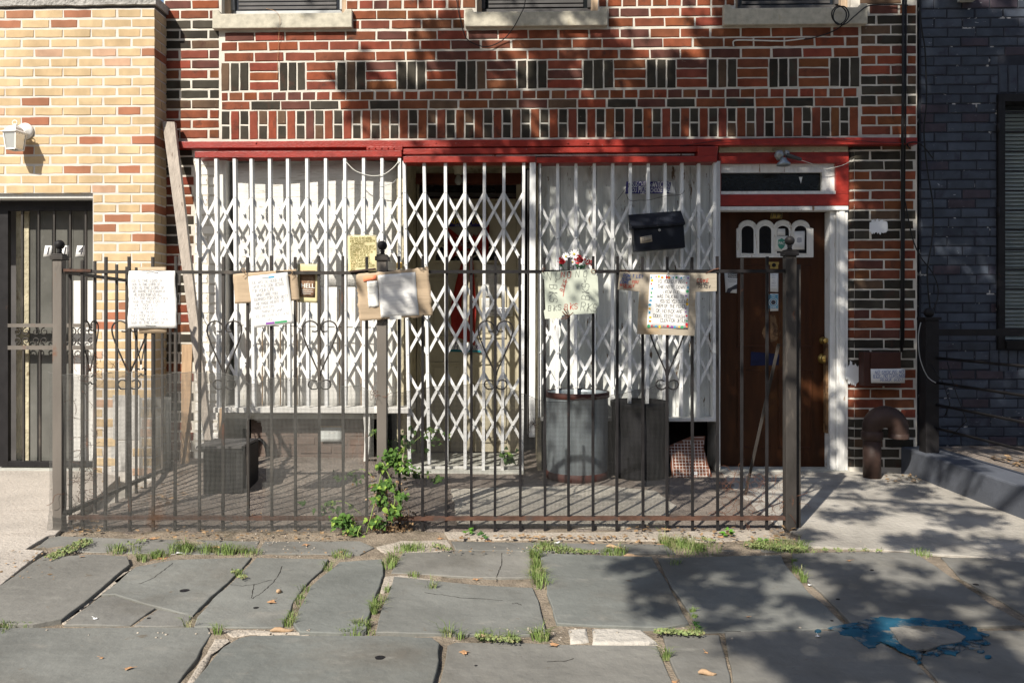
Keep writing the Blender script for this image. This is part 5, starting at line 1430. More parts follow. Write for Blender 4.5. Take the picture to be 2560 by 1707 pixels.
mb.build('chicken_wire', M['rust_wire'], loc=FP(1900, 1290, -.03), label='thin hexagonal chicken wire between the last pickets and the right post', cat='wire mesh')
tangle('twisted wire tie round the middle post below the papers', lambda: FP(R.uniform(943, 968), R.uniform(975, 990), .03), 8, .0012, M['rust_wire'], size=.05)

# ------------------------------------------------------------------ papers and cardboard on the fence
def quad(a, b, c, d, dd=(.02, .02, .02, .02)): return tuple(FP(p[0], p[1], e) for p, e in zip((a, b, c, d), dd))
FD = None
def wave1(u, v): return .004 * math.sin(v * 5 + u * 2) + .003 * math.sin(u * 6)
# 1 big white sheet left
sh, T_ = sheet_thing('cardboard', 'white paper sheet pinned over cardboard, leftmost notice on the fence', 'notice', quad((347, 668), (417, 668), (420, 832), (350, 834), (.012,) * 4), 'card', None, None, .003)
S1 = Sheet(*quad((327, 678), (443, 678), (448, 820), (326, 820), (.022,) * 4), bend=lambda u, v: .005 * math.sin(u * 7 + v) + .004 * math.sin(v * 9))
S1.solid(.0006, 16, 16, .0012).build('paper', M['paper'], T_)
mb = MB()
for k in range(15):
    if k < 2: continue
    sx = R.uniform(.05, .12); 
    S1.ink(mb, strokes(R.choice(['I DONT WANT TO', 'THEY TOOK A LOT', 'WE HAVE TO CHURCH', 'GOD IS THE LORD OF', 'LET THE PEOPLE KNOW', 'HE DiED FOR US ALL']), S1.w * sx, S1.h * (.93 - k * .061), .0125, .1, .08, adv=.82 if k % 3 else .7), .0014, .0012)
mb.build('handwriting', mat('very faint ink', (.40, .41, .44), .8, 0, bump=0), T_)
mb = MB(); S1.ink(mb, [[(S1.w * .38, S1.h * .975), (S1.w * .5, S1.h * .985), (S1.w * .63, S1.h * .97)], [(S1.w * .36, S1.h * .05), (S1.w * .46, S1.h * .035), (S1.w * .56, S1.h * .04)]], .0025, .003); mb.build('wire_staple', M['iron'], T_)
# 2 cardboard with GOD WAS SO GOOD
sh, T_ = sheet_thing('cardboard', 'tilted white page GOD WAS SO GOOD on tan cardboard hung from the top rail', 'notice', quad((585, 686), (742, 673), (751, 751), (590, 759), (.016,) * 4), 'card', None, lambda u, v: .004 * math.sin(u * 5), .0035, .0015)
S2 = Sheet(*quad((624, 692), (722, 681), (737, 808), (640, 819), (.023,) * 4), bend=lambda u, v: .004 * math.sin(v * 6 + u * 2) - .006 * v * (u - .5))
S2.solid(.0006, 12, 14, .0008).build('paper', M['paper'], T_)
mb = MB(); L2 = ['GOD WAS SO GOOD. HE', ' GAVE HiS SON JESUS', 'FOR YOUR LiFE', '   WHAT ARE YOU', ' DURNED FOR GOD BEST', '  HE HADE HEART OR', 'MAKE HiM CRY', '     THANK OF WHAT', 'YOU ARE DURN NOT LiViNG', '         HOLY']
for k, t in enumerate(L2): S2.ink(mb, strokes(t, S2.w * (.05), S2.h * (.845 - k * .083), .0145, .12, .05, adv=.66 if k != 8 else .58), .0013, .0012)
mb.build('handwriting', M['ink_grey'], T_)
for (a, b, c, d, cm) in ((.35, .5, .925, .955, 'ink_grey'), (.51, .66, .925, .955, 'sky'), (.30, .52, .035, .075, 'violet'), (.53, .84, .035, .075, 'green')):
    mb = MB(); S2.poly(mb, [(S2.w * a, S2.h * c), (S2.w * b, S2.h * c), (S2.w * b, S2.h * d), (S2.w * a, S2.h * d)]); mb.build('colour_bar', M[cm] if cm == 'ink_grey' else M['party'][{'sky': 3, 'violet': 4, 'green': 2}[cm]], T_)
for (px, py) in ((614, 676), (729, 674)):
    mb = MB(); c = FP(px, py, .03); mb.tube([c + Vector((.008 * math.cos(t), -.004, .009 * math.sin(t))) for t in [k * .7 for k in range(10)]] + [c + Vector((.012, 0, -.02)), c + Vector((-.004, 0, -.035))], .0016, 5); mb.build('twine', M['wood_tan'], T_)
# 3 HELL book
bk = FP(768, 707, -.03)
sh, T_ = sheet_thing('booklet', 'yellow backed booklet lettered HELL behind the top rail of the fence', 'book', quad((741, 659), (793, 660), (791, 757), (742, 755), (-.018,) * 4), 'paper_yellow', None, None, .008)
S3 = sub(sh, .12, .14, .88, .83, .002)
S3.solid(.0008, 4, 4).build('cover', M['ink_brown'], T_)
mb = MB(); print_text(S3, mb, 'HELL', S3.w * .52, S3.h * .42, .034, .95, .002, 1)
for t in (.27, .2, .13): S3.ink(mb, [[(S3.w * .1, S3.h * t), (S3.w * R.uniform(.7, .9), S3.h * t)]], .002, .002)
mb.build('lettering', M['white_print'], T_)
# 4 yellow pad sheet, hung on the gate
def gp(px, py): return W(px, py, .15)
sh, T_ = sheet_thing('notice', 'yellow handwritten page GOD SAYS TO THE WICKED beside the middle fence post', 'notice', (gp(869, 588), gp(941, 588), gp(944, 678), gp(871, 682)), 'paper_yellow', WALL, lambda u, v: .004 * math.sin(v * 7 + u * 3))
mb = MB(); L4 = ['GOD SAYS TO THE WiCKED', 'WHAT SHOULD YOU RECiTE MY', '  COMMANDMENTS', 'OR SHOULD YOU TALK ABOUT', 'MY COVENANT YOU REJECT MY', 'CORRECTS YOU REJECT MY', 'COMMANDS REFUSE TO', 'ASSOCiATE WiTH LiARS', 'GiViNG THANKS TO GOD', 'ANSWERS WHEN YOU CALL', 'SURELY UNTO HiM THE LORD', 'AMEN']
for k, t in enumerate(L4): sh.ink(mb, strokes(t, sh.w * .08, sh.h * (.89 - k * .076), .0150, .1, .05, adv=.50), .0020, .0012)
mb.build('handwriting', mat('olive ink', (.17, .15, .04), .8, 0, bump=0), T_)
mb = MB(); sh.poly(mb, [(0, sh.h * .97), (sh.w * .98, sh.h * .965), (sh.w * .97, sh.h * .99), (0, sh.h * .995)], .002); mb.build('tape', M['stone_sill'], T_)
# 5 cardboard with printed pages
sh, T_ = sheet_thing('cardboard', 'torn brown cardboard with printed pages hung over the middle fence post', 'notice', quad((895, 687), (1072, 669), (1083, 790), (902, 802), (.05, .035, .035, .05)), 'card', None, lambda u, v: .010 * math.sin(u * 3.3 + .3) + .003 * math.sin(v * 12), .0045, .004, nu=26, nv=20)
S5 = sub(sh, .30, .04, .815, .93, .003); S5.solid(.0006, 12, 12, .001).build('printed_page', M['paper'], T_)
mb = MB()
for k in range(30):
    t = .93 - k * .029
    if k % 7 == 6: continue
    S5.ink(mb, [[(S5.w * (.06 + .02 * (k % 3)), S5.h * t), (S5.w * R.uniform(.55, .95), S5.h * (t + .006))]], .0012, .0012)
mb.build('print_line', mat('pale print', (.45, .46, .49), .8, 0, bump=0), T_)
S6 = sub(sh, .145, .27, .29, .82, .003, lambda u, v: .003 * math.sin(u * 8 + v * 3)); S6.solid(.0006, 6, 12, .001).build('folded_receipt', M['paper_grey'], T_)
mb = MB()
for t in (.78, .55, .42, .30): S6.ink(mb, [[(0, S6.h * t), (S6.w, S6.h * (t + .01))]], .0014, .0014)
mb.build('fold_line', M['ink_grey'], T_)
S7 = sub(sh, .10, .83, .28, .93, .0045, tilt=-.01); S7.solid(.0006, 3, 2, .001).build('orange_label', M['orange_tape'], T_)
mb = MB(); sh.poly(mb, [(sh.w * .42, -.006), (sh.w * .58, -.004), (sh.w * .58, sh.h * .06), (sh.w * .42, sh.h * .055)], .004); mb.build('tape', M['paper_grey'], T_)
mb = MB()
for (u, v) in ((.93, .0), (.36, 1.02), (.90, 1.03)):
    c = sh.m(u, v, .004)
    for q in range(4): mb.tube([c, c + Vector((R.uniform(-.02, .02), -.008, R.uniform(-.02, .02))), c + Vector((R.uniform(-.03, .03), -.004, R.uniform(-.03, .02)))], .0016, 4)
mb.build('wire_tie', M['iron_dark'], T_)
# 6 NO BIKS card
T_ = thing('plastic_card', 'pale notched card NO BIKS in red and black under the artificial flowers', 'notice', FP(1425, 673, .02))
outl = [(1354, 681), (1479, 673), (1485, 675), (1487, 687), (1493, 691), (1496, 765), (1490, 770), (1490, 783), (1404, 788), (1403, 795), (1362, 797), (1359, 777), (1363, 773), (1360, 700), (1355, 695)]
mb = MB(); mb.prism([(FP(x, y).x, FP(x, y).z) for x, y in outl], YF - .022, YF - .020); mb.build('card', M['paper_mint'], T_)
sh = Sheet(*quad((1354, 673), (1496, 673), (1496, 797), (1354, 797), (.0215,) * 4))
def pt(px, py): return ((px - 1354) / 142 * sh.w, (797 - py) / 124 * sh.h)
def wr(mb, t, px, py, h, rot=0.0, adv=.78, sl=.1): s, q = pt(px, py); sh.ink(mb, strokes(t, s, q, h, sl, .04, rot, adv), .0026, .0012)
k_ = YF / FPX
mb = MB(); wr(mb, 'NO', 1366, 700, 20 * k_, 0, 1.1); wr(mb, 'NO', 1438, 693, 15 * k_, 0, 1.3); wr(mb, 'v', 1386, 707, 10 * k_); wr(mb, 'v', 1458, 708, 12 * k_)
wr(mb, 'BiKS', 1373, 712, 19 * k_, -math.pi / 2, .68); wr(mb, 'BiKS', 1472, 750, 19 * k_, math.pi / 2, .62); wr(mb, 'BiKS', 1370, 777, 13 * k_, .05, .74); wr(mb, 'RiKS', 1450, 777, 19 * k_, -.03, .62); mb.build('black_handwriting', mat('thin black ink', (.16, .17, .16), .8, 0, bump=0), T_)
mb = MB(); wr(mb, 'NO', 1402, 695, 15 * k_, 0, 1.0); wr(mb, 'BiKS', 1408, 730, 10 * k_, 1.25, .9); wr(mb, 'BiKS', 1411, 774, 14 * k_, .05, .68)
a, b = pt(1415, 697), pt(1407, 741); sh.ink(mb, [[a, b]], .003); mb.build('red_handwriting', M['ink_red'], T_)
mb = MB()
for k in range(9):
    c = FP(1419 + R.uniform(-5, 5), 788 + R.uniform(-5, 4), .03); mb.tube([c, c + Vector((R.uniform(-.04, .04), 0, R.uniform(-.02, .025)))], .0022, 4)
c = FP(1482, 679, .028); mb.tube([c + Vector((.012 * math.cos(t), 0, .010 * math.sin(t))) for t in [q * .8 for q in range(8)]], .0018, 5)
c = FP(1358, 676, .028); mb.tube([c + Vector((.006 * math.cos(t), 0, .012 * math.sin(t))) for t in [q * .8 for q in range(8)]], .0018, 5)
mb.build('wire_tie', M['rust_wire'], T_)
mb = MB(); c = FP(1422, 680, .026); mb.ball(c, .005, 8, 5); mb.build('pin', M['iron_dark'], T_)
# 7 large cardboard with the party paper note
T_ = thing('cardboard', 'big pale cardboard holding a note page with coloured border, right on the fence', 'notice', FP(1668, 679, .02))
outl = [(1548, 680), (1600, 681), (1789, 684), (1789, 728), (1737, 730), (1735, 765), (1738, 790), (1734, 839), (1660, 837), (1591, 835), (1594, 770), (1597, 729), (1543, 724)]
mb = MB(); mb.prism([(FP(x, y).x, FP(x, y).z) for x, y in outl], YF - .020, YF - .016); mb.build('cardboard_panel', M['card_pale'], T_)
sh = Sheet(*quad((1543, 680), (1789, 680), (1789, 839), (1543, 839), (.0202,) * 4))
def pt(px, py): return ((px - 1543) / 246 * sh.w, (839 - py) / 159 * sh.h)
mb = MB(); wr(mb, 'DON T LET', 1557, 692, 7.5 * k_, -.08, .8); wr(mb, 'JESUS', 1552, 701, 5.5 * k_, 0, .9); wr(mb, 'COME', 1549, 709, 6.5 * k_, 0, .85); mb.build('blue_handwriting', M['ink_blue'], T_)
mb = MB(); wr(mb, 'YOU', 1578, 709, 7 * k_, 0, .8); wr(mb, 'NOT', 1549, 716, 6.5 * k_, .1, .9); wr(mb, 'READY', 1558, 722, 7.5 * k_, .12, .75); wr(mb, 'COME', 1740, 706, 8 * k_, 0, .98); mb.build('red_handwriting', M['ink_red'], T_)
mb = MB(); wr(mb, 'YOU NOT', 1738, 713, 6 * k_, 0, .8); wr(mb, 'READY', 1744, 721, 8 * k_, 0, .78); mb.build('black_handwriting', M['ink'], T_)
NT = Sheet(*quad((1623, 687), (1722, 689), (1717, 822), (1615, 818), (.0225,) * 4), bend=lambda u, v: .002 * math.sin(u * 5 + v * 3))
NT.solid(.0006, 8, 10).build('note_page', M['paper'], T_)
L7 = [('TO YOU CUTiNGS', .20, .845, .62), ('THE NOTE DOWN', .20, .745, .66), ('i KOW GOD', .34, .655, .62), ('WAS TALKiNG TO', .21, .565, .60), ('YOU SO YOU CUTiNG', .27, .475, .52), ('THEM OF THE FENCH,', .17, .385, .55), ('OK, NO BiCK ARE', .20, .290, .57), ('DOGS. KEEP TRASH', .14, .195, .60), ('CLEN FOR JESUS', .32, .115, .54)]
mb = MB()
for t, s, v, ad in L7: NT.ink(mb, strokes(t, NT.w * s, NT.h * v, .0165, .08, .04, adv=ad + .05), .0015, .0012)
mb.build('handwriting', M['ink'], T_)
mb = [MB() for _ in range(6)]; rr = random.Random(4)
for k in range(44):
    if k < 22: s, v = ((k % 11) / 10 * .9 + .05), (.955 if k < 11 else .035)
    else: s, v = ((.055 if k % 2 else .945), .08 + (k - 22) / 22 * .85)
    s += rr.uniform(-.02, .02); v += rr.uniform(-.012, .012); q = rr.randrange(6); a = rr.uniform(.3, 1); rx, ry = rr.uniform(.004, .0085), rr.uniform(.004, .0095); n = rr.choice((3, 4, 8, 8))
    NT.poly(mb[q], [(NT.w * s + rx * math.cos(a + t * 6.283 / n), NT.h * v + ry * math.sin(a + t * 6.283 / n)) for t in range(n)], .001)
for q in range(6):
    if mb[q].f: mb[q].build('border_print', M['party'][q], T_)
mb = MB(); c = FP(1667, 678, .03)
mb.tube([c, c + Vector((.0, -.004, -.014)), c + Vector((-.008, -.004, -.024))], .0018, 5); mb.build('wire_hook', M['alu'], T_)
mb = MB(); mb.tube([FP(1548, 676, .02), FP(1562, 676, .022), FP(1572, 681, .024)], .0016, 5); mb.tube([FP(1762, 684, .022), FP(1782, 674, .022), FP(1796, 671, .02), FP(1790, 675, .02)], .0020, 5); mb.build('wire_tie', M['rust_wire'], T_)

# ------------------------------------------------------------------ artificial flowers
AF = thing('artificial_flowers', 'bunch of red carnations and white daisies stuck behind the NO BIKS card', 'flowers', FP(1430, 668, -.03))
def carnation(px, py, r):
    c = FP(px, py, -.025); mb = MB()
    for k in range(46):
        th, ph = R.uniform(0, 6.283), R.uniform(0, 1.35); d = Vector((math.sin(ph) * math.cos(th), -math.cos(ph), math.sin(ph) * math.sin(th)))
        a = d.orthogonal().normalized(); b = d.cross(a); an = R.uniform(0, 6.28); a, b = a * math.cos(an) + b * math.sin(an), b * math.cos(an) - a * math.sin(an)
        p = c + d * r * R.uniform(.35, .95); w = r * .36
        mb.face([p - d * r * .2, p - a * w + b * w * .2, p + d * w * .5 - a * w * .3, p + d * w * .2 + a * w * .4, p + a * w - b * w * .2])
    mb.build('carnation', M['petal_r'], AF)
carnation(1403, 652, .029); carnation(1450, 648, .031); carnation(1473, 656, .025)
for (px, py, r) in ((1436, 635, .026), (1415, 641, .022), (1432, 655, .016)):
    c = FP(px, py, -.012); mb = MB()
    for k in range(11):
        a = k * 6.283 / 11 + R.uniform(-.1, .1); d = Vector((math.cos(a), R.uniform(-.2, .1), math.sin(a))); s = Vector((-math.sin(a), 0, math.cos(a)))
        mb.face([c + d * r * .18, c + d * r * .6 - s * r * .17, c + d * r * .95 - s * r * .1, c + d * r + s * r * .04, c + d * r * .6 + s * r * .17])
    D_ = mb.build('daisy', M['petal_w'], AF)
    mb = MB(); mb.ball(c + Vector((0, -.003, 0)), r * .22, 8, 5); mb.build('daisy_eye', M['yellow_print'], D_)
LFM = None
def leaf_mesh(name='leaf_shape'):
    out = []
    for k in range(3):
        mb = MB(); pr = [(0, 0), (.08, .32), (.34, .44), (.36, .20 + .02 * k), (.62, .28), (.66, .16), (1.05, .01)] if k else [(0, 0), (.10, .26), (.30, .36), (.34, .28), (.55, .33), (.60, .24), (.80, .16), (1.05, .01)]
        pr2 = [(x, -y) for x, y in pr[::-1]]
        mid = [(x, 0) for x, y in pr]
        for (a, b) in zip(range(len(pr) - 1), range(1, len(pr))):
            for s in (1, -1):
                mb.face([(pr[a][0], 0, 0), (pr[a][0], s * pr[a][1], .10 * pr[a][1] * 2 - .15 * pr[a][0] ** 2), (pr[b][0], s * pr[b][1], .10 * pr[b][1] * 2 - .15 * pr[b][0] ** 2), (pr[b][0], 0, -.05 * pr[b][0])][::s], True)
        me = mb.mesh(name); me.materials.append(M['leaf']); out.append(me)
    return out
LM = leaf_mesh()
def leafm(parent, name, p, d, size, up=None, color=(.07, .17, .025)):
    d = Vector(d).normalized(); up = Vector(up or (0, -1, .6)); y = up.cross(d).normalized(); z = d.cross(y).normalized()
    m = Matrix((d, y, z)).transposed().to_4x4() @ Matrix.Diagonal((size, size, size, 1))
    return inst(name, LM[R.randrange(3)], parent, p, mtx=m, color=color)
for k in range(12):
    px, py = R.choice(((1412, 668), (1446, 668), (1432, 664), (1458, 668))); p = FP(px + R.uniform(-8, 8), py + R.uniform(-3, 3), -.01)
    leafm(AF, 'leaf', p, (R.uniform(-1, 1), -.3, R.uniform(-.4, .8)), R.uniform(.018, .03), color=(.02, .06, .03))
mb = MB()
for px in (1403, 1436, 1450, 1472): mb.tube([FP(px, 655, -.03), FP(px * .4 + 1430 * .6, 690, -.04), FP(1430, 730, -.045)], .002, 5)
mb.build('stem', M['weed'], AF)
# ------------------------------------------------------------------ things in the areaway
def can(label, px0, px1, pyrim, pybase, body, rim, name, taper=1.0, lip=.012, bottom_ring=None):
    Yb = EYE * FPX / (pybase - CY); Xc = ((px0 + px1) / 2 - CX) / FPX
    r = (px1 - px0) / 2 / FPX * (Yb + .2); Yc = Yb + r
    cx_ = ((px0 + px1) / 2 - CX) * Yc / FPX; zt = EYE - (pyrim - CY) * (Yc) / FPX
    T_ = thing(name, label, 'trash can', (cx_, Yc, 0))
    mb = MB(); n = 48
    prof = [(r * taper * .98, .0), (r * taper, .02), (r * .99, zt * .55), (r, zt - .02), (r + .004, zt - .01), (r + .004, zt), (r - .004, zt), (r - .008, zt - .02), (r * taper - .01, .03)]
    i0 = len(mb.v)
    for (q, h) in prof:
        for j_ in range(n):
            a = 2 * math.pi * j_ / n; k = q + (.0022 * math.cos(a * 24) if .01 < h < zt - .03 else 0)
            mb.v.append((cx_ + k * math.cos(a), Yc + k * math.sin(a), h))
    for i in range(len(prof) - 1):
        for j_ in range(n): mb.f.append((i * n + j_, i * n + (j_ + 1) % n, (i + 1) * n + (j_ + 1) % n, (i + 1) * n + j_)); mb.sm.append(True)
    mb.f.append(tuple(range(n))); mb.sm.append(False); mb.f.append(tuple((len(prof) - 1) * n + q for q in range(n))); mb.sm.append(False)
    mb.build('can_body', M[body], T_)
    mb = MB(); mb.lathe([(r + .003, zt - .035), (r + .009, zt - .03), (r + .009, zt + .004), (r - .006, zt + .004)], (cx_, Yc, 0), 48); 
    mb.f = mb.f[:-2]; mb.sm = mb.sm[:-2]; mb.build('rim', M[rim], T_)
    if bottom_ring: mb = MB(); mb.lathe([(r * taper + .004, .002), (r * taper + .007, .006), (r * taper + .007, .05), (r * taper + .001, .053)], (cx_, Yc, 0), 48); mb.f = mb.f[:-2]; mb.sm = mb.sm[:-2]; mb.build('base_ring', M[bottom_ring], T_)
    return T_, cx_, Yc, r, zt
can('galvanised trash can with red rim behind the fence', 1365, 1520, 979, 1209, 'tin', 'red_rim', 'trash_can', .97, bottom_ring='red_rim')
can('black plastic trash can beside the galvanised one', 1530, 1665, 1003, 1204, 'black_plastic', 'black_plastic', 'trash_can', .95)
# leaning printed board
Yl = EYE * FPX / (1192 - CY)
T_ = thing('leaning_board', 'brown board printed with a white brick grid leaning beside the black can', 'board', P(1730, 1192, Yl))
def lb(px, py):
    t = (1192 - py) / 101; return P(px, py, Yl + .10 * t)
ol = [(1680, 1192), (1672, 1114), (1727, 1091), (1763, 1090), (1759, 1118), (1770, 1160), (1781, 1193)]
mb = MB(); A = [lb(*q) for q in ol]; B2 = [p + Vector((0, .006, 0)) for p in A]
mb.face(A); mb.face(B2[::-1])
for k in range(len(A)): mb.face([A[k], A[(k + 1) % len(A)], B2[(k + 1) % len(A)], B2[k]])
mb.build('board', M['brown_tile'], T_)
mb = MB()
def inside(px, py, h):
    ins = False; jx = len(h) - 1
    for i in range(len(h)):
        if ((h[i][1] > py) != (h[jx][1] > py)) and (px < (h[jx][0] - h[i][0]) * (py - h[i][1]) / (h[jx][1] - h[i][1]) + h[i][0]): ins = not ins
        jx = i
    return ins
def gl_(a, b):
    n = 10
    for k in range(n):
        p = (a[0] + (b[0] - a[0]) * k / n, a[1] + (b[1] - a[1]) * k / n); q = (a[0] + (b[0] - a[0]) * (k + 1) / n, a[1] + (b[1] - a[1]) * (k + 1) / n)
        if inside(*p, ol) and inside(*q, ol):
            A_, B_2 = lb(*p), lb(*q); mb.bar(A_ + Vector((0, -.001, 0)), B_2 + Vector((0, -.001, 0)), .0022, .001)
for k in range(13): y = 1093 + k * 8; gl_((1674, y), (1780, y))
for k in range(13): x = 1676 + k * 8.2; gl_((x, 1090), (x + 8, 1192))
mb.build('grid_print', M['white_print'], T_)
mb = MB(); mb.face([lb(1735, 1178) + Vector((0, -.003, 0)), lb(1743, 1178) + Vector((0, -.003, 0)), lb(1743, 1186) + Vector((0, -.003, 0)), lb(1735, 1186) + Vector((0, -.003, 0))]); mb.build('label', M['paper'], T_)
# dark tub with scrap in the left corner
Yt = EYE * FPX / (1236 - CY)
a, b = P(508, 0, Yt).x, P(606, 0, Yt).x; ztb = EYE - (1122 - CY) * Yt / FPX
T_ = thing('black_tub', 'black plastic tub behind the left hardware cloth, long grey board resting in it', 'tub', ((a + b) / 2, Yt + .15, 0))
mb = MB(); mb.box(a, b, Yt, Yt + .02, 0.0, ztb).box(a, b, Yt + .30, Yt + .32, 0.0, ztb).box(a, a + .02, Yt + .021, Yt + .299, 0, ztb).box(b - .02, b, Yt + .021, Yt + .299, 0, ztb).box(a + .021, b - .021, Yt + .021, Yt + .299, .0, .03)
mb.build('tub_wall', M['black_plastic'], T_)
mb = MB()
for k in range(8): x = a + (b - a) * (k + .5) / 8; mb.box(x - .003, x + .003, Yt - .004, Yt - .0005, .01, ztb - .02)
mb.box(a - .008, b + .008, Yt - .008, Yt - .0005, ztb - .018, ztb + .004); mb.build('tub_rib', M['black_plastic'], T_)
mb = MB(); q0 = P(512, 1112, Yt + .12); q1 = P(622, 1112, Yt + .12)
mb.box(q0.x, q1.x, Yt - .02, Yt + .30, ztb + .006, ztb + .02); T2 = mb.build('scrap_board', M['dark_win'], loc=(q0.x, Yt, ztb), label='thin dark board lying on top of the black tub at the left', cat='board')
# leaning boards
zf = ztb + .022
def plank(label, pts0, pts1, m, y0, y1, th, name='wood_plank'):
    """pts0: left/right px of the foot (px,px,py); pts1 of the head"""
    mb = MB(); n = 12
    for k in range(n + 1):
        t = k / n; y = y0 + (y1 - y0) * t; py = pts0[2] + (pts1[2] - pts0[2]) * t
        xa, xb = pts0[0] + (pts1[0] - pts0[0]) * t, pts0[1] + (pts1[1] - pts0[1]) * t
        A_, B_2 = P(xa, py, y), P(xb, py, y); w = .0015 * wob(t * 5, xa)
        for p in (A_ + Vector((w, 0, 0)), B_2 + Vector((w, th * .35, 0)), B_2 + Vector((w, th * 1.35, 0)), A_ + Vector((w, th, 0))): mb.v.append(tuple(p))
    for k in range(n):
        i = k * 4
        for p, q in ((0, 1), (1, 2), (2, 3), (3, 0)): mb.f.append((i + p, i + q, i + 4 + q, i + 4 + p)); mb.sm.append(False)
    mb.f += [(0, 1, 2, 3), (n * 4 + 3, n * 4 + 2, n * 4 + 1, n * 4)]; mb.sm += [False, False]
    return mb.build(name, M[m], loc=P((pts0[0] + pts0[1]) / 2, pts0[2], y0), label=label, cat='plank')
yA = 5.05
pyA = CY + (EYE - zf) * FPX / yA
plank('long weathered board leaning from the black tub up to the pier beside the buff wall', (511, 526, pyA), (406, 434, 304), 'wood_grey', yA, 5.57, .035)
plank('tan scrap board leaning in the left corner behind the hardware cloth', (452, 470, EYE * FPX / 5.45 + CY), (454, 479, 861), 'wood_tan', 5.45, 5.56, .02)
plank('thin pale stick standing left of the ledge', (548, 554, 1103), (549, 556, 1020), 'wood_tan', 5.48, 5.52, .01, 'stick')
# roll of wire mesh in the corner
rx0, rx1 = P(356, 0, 5.35).x, P(430, 0, 5.35).x; rc = ((rx0 + rx1) / 2, 5.32)
mb = MB(); rr_ = (rx1 - rx0) / 2
for k in range(60):
    z = .02 + k * .0088; mb.tube([(rc[0] + rr_ * math.cos(t * .5236) * (1 + .05 * wob(t, z)), rc[1] + rr_ * .8 * math.sin(t * .5236), z) for t in range(13)], .0012, 3, cap=False)
for k in range(70):
    a_ = k * 6.283 / 70; x, y = rc[0] + rr_ * math.cos(a_), rc[1] + rr_ * .8 * math.sin(a_); mb.tube([(x, y, .015), (x, y, .28), (x, y, .55)], .0011, 3)
mb.build('mesh_roll', M['galv_wire'], loc=(rc[0], rc[1], 0), label='standing roll of galvanised mesh in the corner by the buff wall', cat='wire mesh')
# sign plate under the ledge
def cw(px, py): return W(px, py, -yb + .03)
sh, T_ = sheet_thing('sign_plate', 'pale grey plate lettered in white leaning on the dark cellar wall under the ledge', 'sign', (cw(802, 1066), cw(854, 1066), cw(854, 1104), cw(802, 1104)), 'grey_dish', WALL, None, .006, nu=4, nv=4)
mb = MB(); print_text(sh, mb, 'Sewer', sh.w * .52, sh.h * .6, .022, 1, .002, 1); mb.build('lettering', M['white_print'], T_)
mb = MB(); mb.tube([sh.m(u / 8, -.02 + .03 * abs(u - 4) / 4 * (1 if u % 3 else .3), .004) for u in range(9)], .005, 6); mb.build('rope_edge', M['wood_tan'], T_)
# broken stone by the tub
def rock(label, px, py, rx, rz, m='stone_grey', seed=1, name='broken_stone', cat='stone', ry=None, z=0):
    g = G(px, py, z); rr2 = random.Random(seed); s = g.y / FPX; mb = MB(); n, mm = 10, 5
    for i in range(mm + 1):
        t = i / mm * math.pi / 2
        for j_ in range(n):
            a = 6.283 * j_ / n; k = rr2.uniform(.8, 1.15)
            mb.v.append((g.x + rx * s * k * math.cos(a) * math.cos(t) ** .6, g.y + (ry or rx) * s * k * math.sin(a) * math.cos(t) ** .6, z - .004 + rz * s * math.sin(t) * rr2.uniform(.85, 1.1)))
    for i in range(mm):
        for j_ in range(n): mb.f.append((i * n + j_, i * n + (j_ + 1) % n, (i + 1) * n + (j_ + 1) % n, (i + 1) * n + j_)); mb.sm.append(False)
    mb.f.append(tuple(mm * n + q for q in range(n))); mb.sm.append(False)
    return mb.build(name, M[m], loc=g, label=label, cat=cat)
rock('pale broken stone lying beside the tear in the left hardware cloth', 630, 1165, 26, 32, seed=3)
rock('whitish stone lying at the foot of the buff wall behind the side fence', 425, 1180, 13, 16, 'white_stone', seed=5)
rock('small whitish stone left of the larger one at the buff wall', 400, 1196, 10, 10, 'white_stone', seed=6)
# old garden hose in the void: dark loops
wire('dark hose curling beside the broken stone under the ledge', [cw(640, 1160), cw(636, 1120), cw(648, 1098), cw(664, 1115), cw(668, 1145), cw(655, 1160)], .012, M['cable'], 'hose', 'hose')

# ------------------------------------------------------------------ bent vent pipe in front of the right pier
Yp = 5.34
T_ = thing('vent_pipe', 'rust brown gooseneck vent pipe standing before the right brick pier', 'pipe', G(2180, 1196))
pc0 = P(2180, 1092, Yp); pr_ = .058; pc1 = P(2246, 1092, Yp - .04); 
mb = MB(); mb.tube([(pc0.x, Yp, -.02), (pc0.x, Yp, pc0.z)], pr_, 24); mb.build('pipe_stem', M['pipe'], T_)
mb = MB(); mb.lathe([(pr_ + .001, pc0.z - .02), (pr_ + .012, pc0.z - .012), (pr_ + .012, pc0.z + .035), (pr_ + .002, pc0.z + .045)], (pc0.x, Yp, 0), 28); mb.build('pipe_collar', M['pipe'], T_)
cxm, czm = (pc0.x + pc1.x) / 2, pc0.z + .06; Rb = (pc1.x - pc0.x) / 2
pts = [Vector((pc0.x, Yp, pc0.z))] + [Vector((cxm - Rb * math.cos(t * math.pi / 14), Yp - .04 * t / 14, czm + Rb * 1.0 * math.sin(t * math.pi / 14))) for t in range(15)] + [Vector((pc1.x, Yp - .04, pc0.z - .0))]
mb = MB(); mb.tube(pts, [pr_ * (1.05 + .25 * math.sin(math.pi * k / (len(pts) - 1))) for k in range(len(pts))], 24, cap=False)
mb.tube([p for p in pts[-3:]], pr_ * .86, 24, cap=False); mb.build('gooseneck', M['pipe'], T_)
mb = MB(); e_ = pts[-1]; mb.lathe([(pr_ + .008, e_.z - .002), (pr_ + .008, e_.z + .03), (pr_, e_.z + .034)], (e_.x, e_.y, 0), 28); mb.f = mb.f[:-2]; mb.sm = mb.sm[:-2]; mb.build('mouth_ring', M['pipe'], T_)

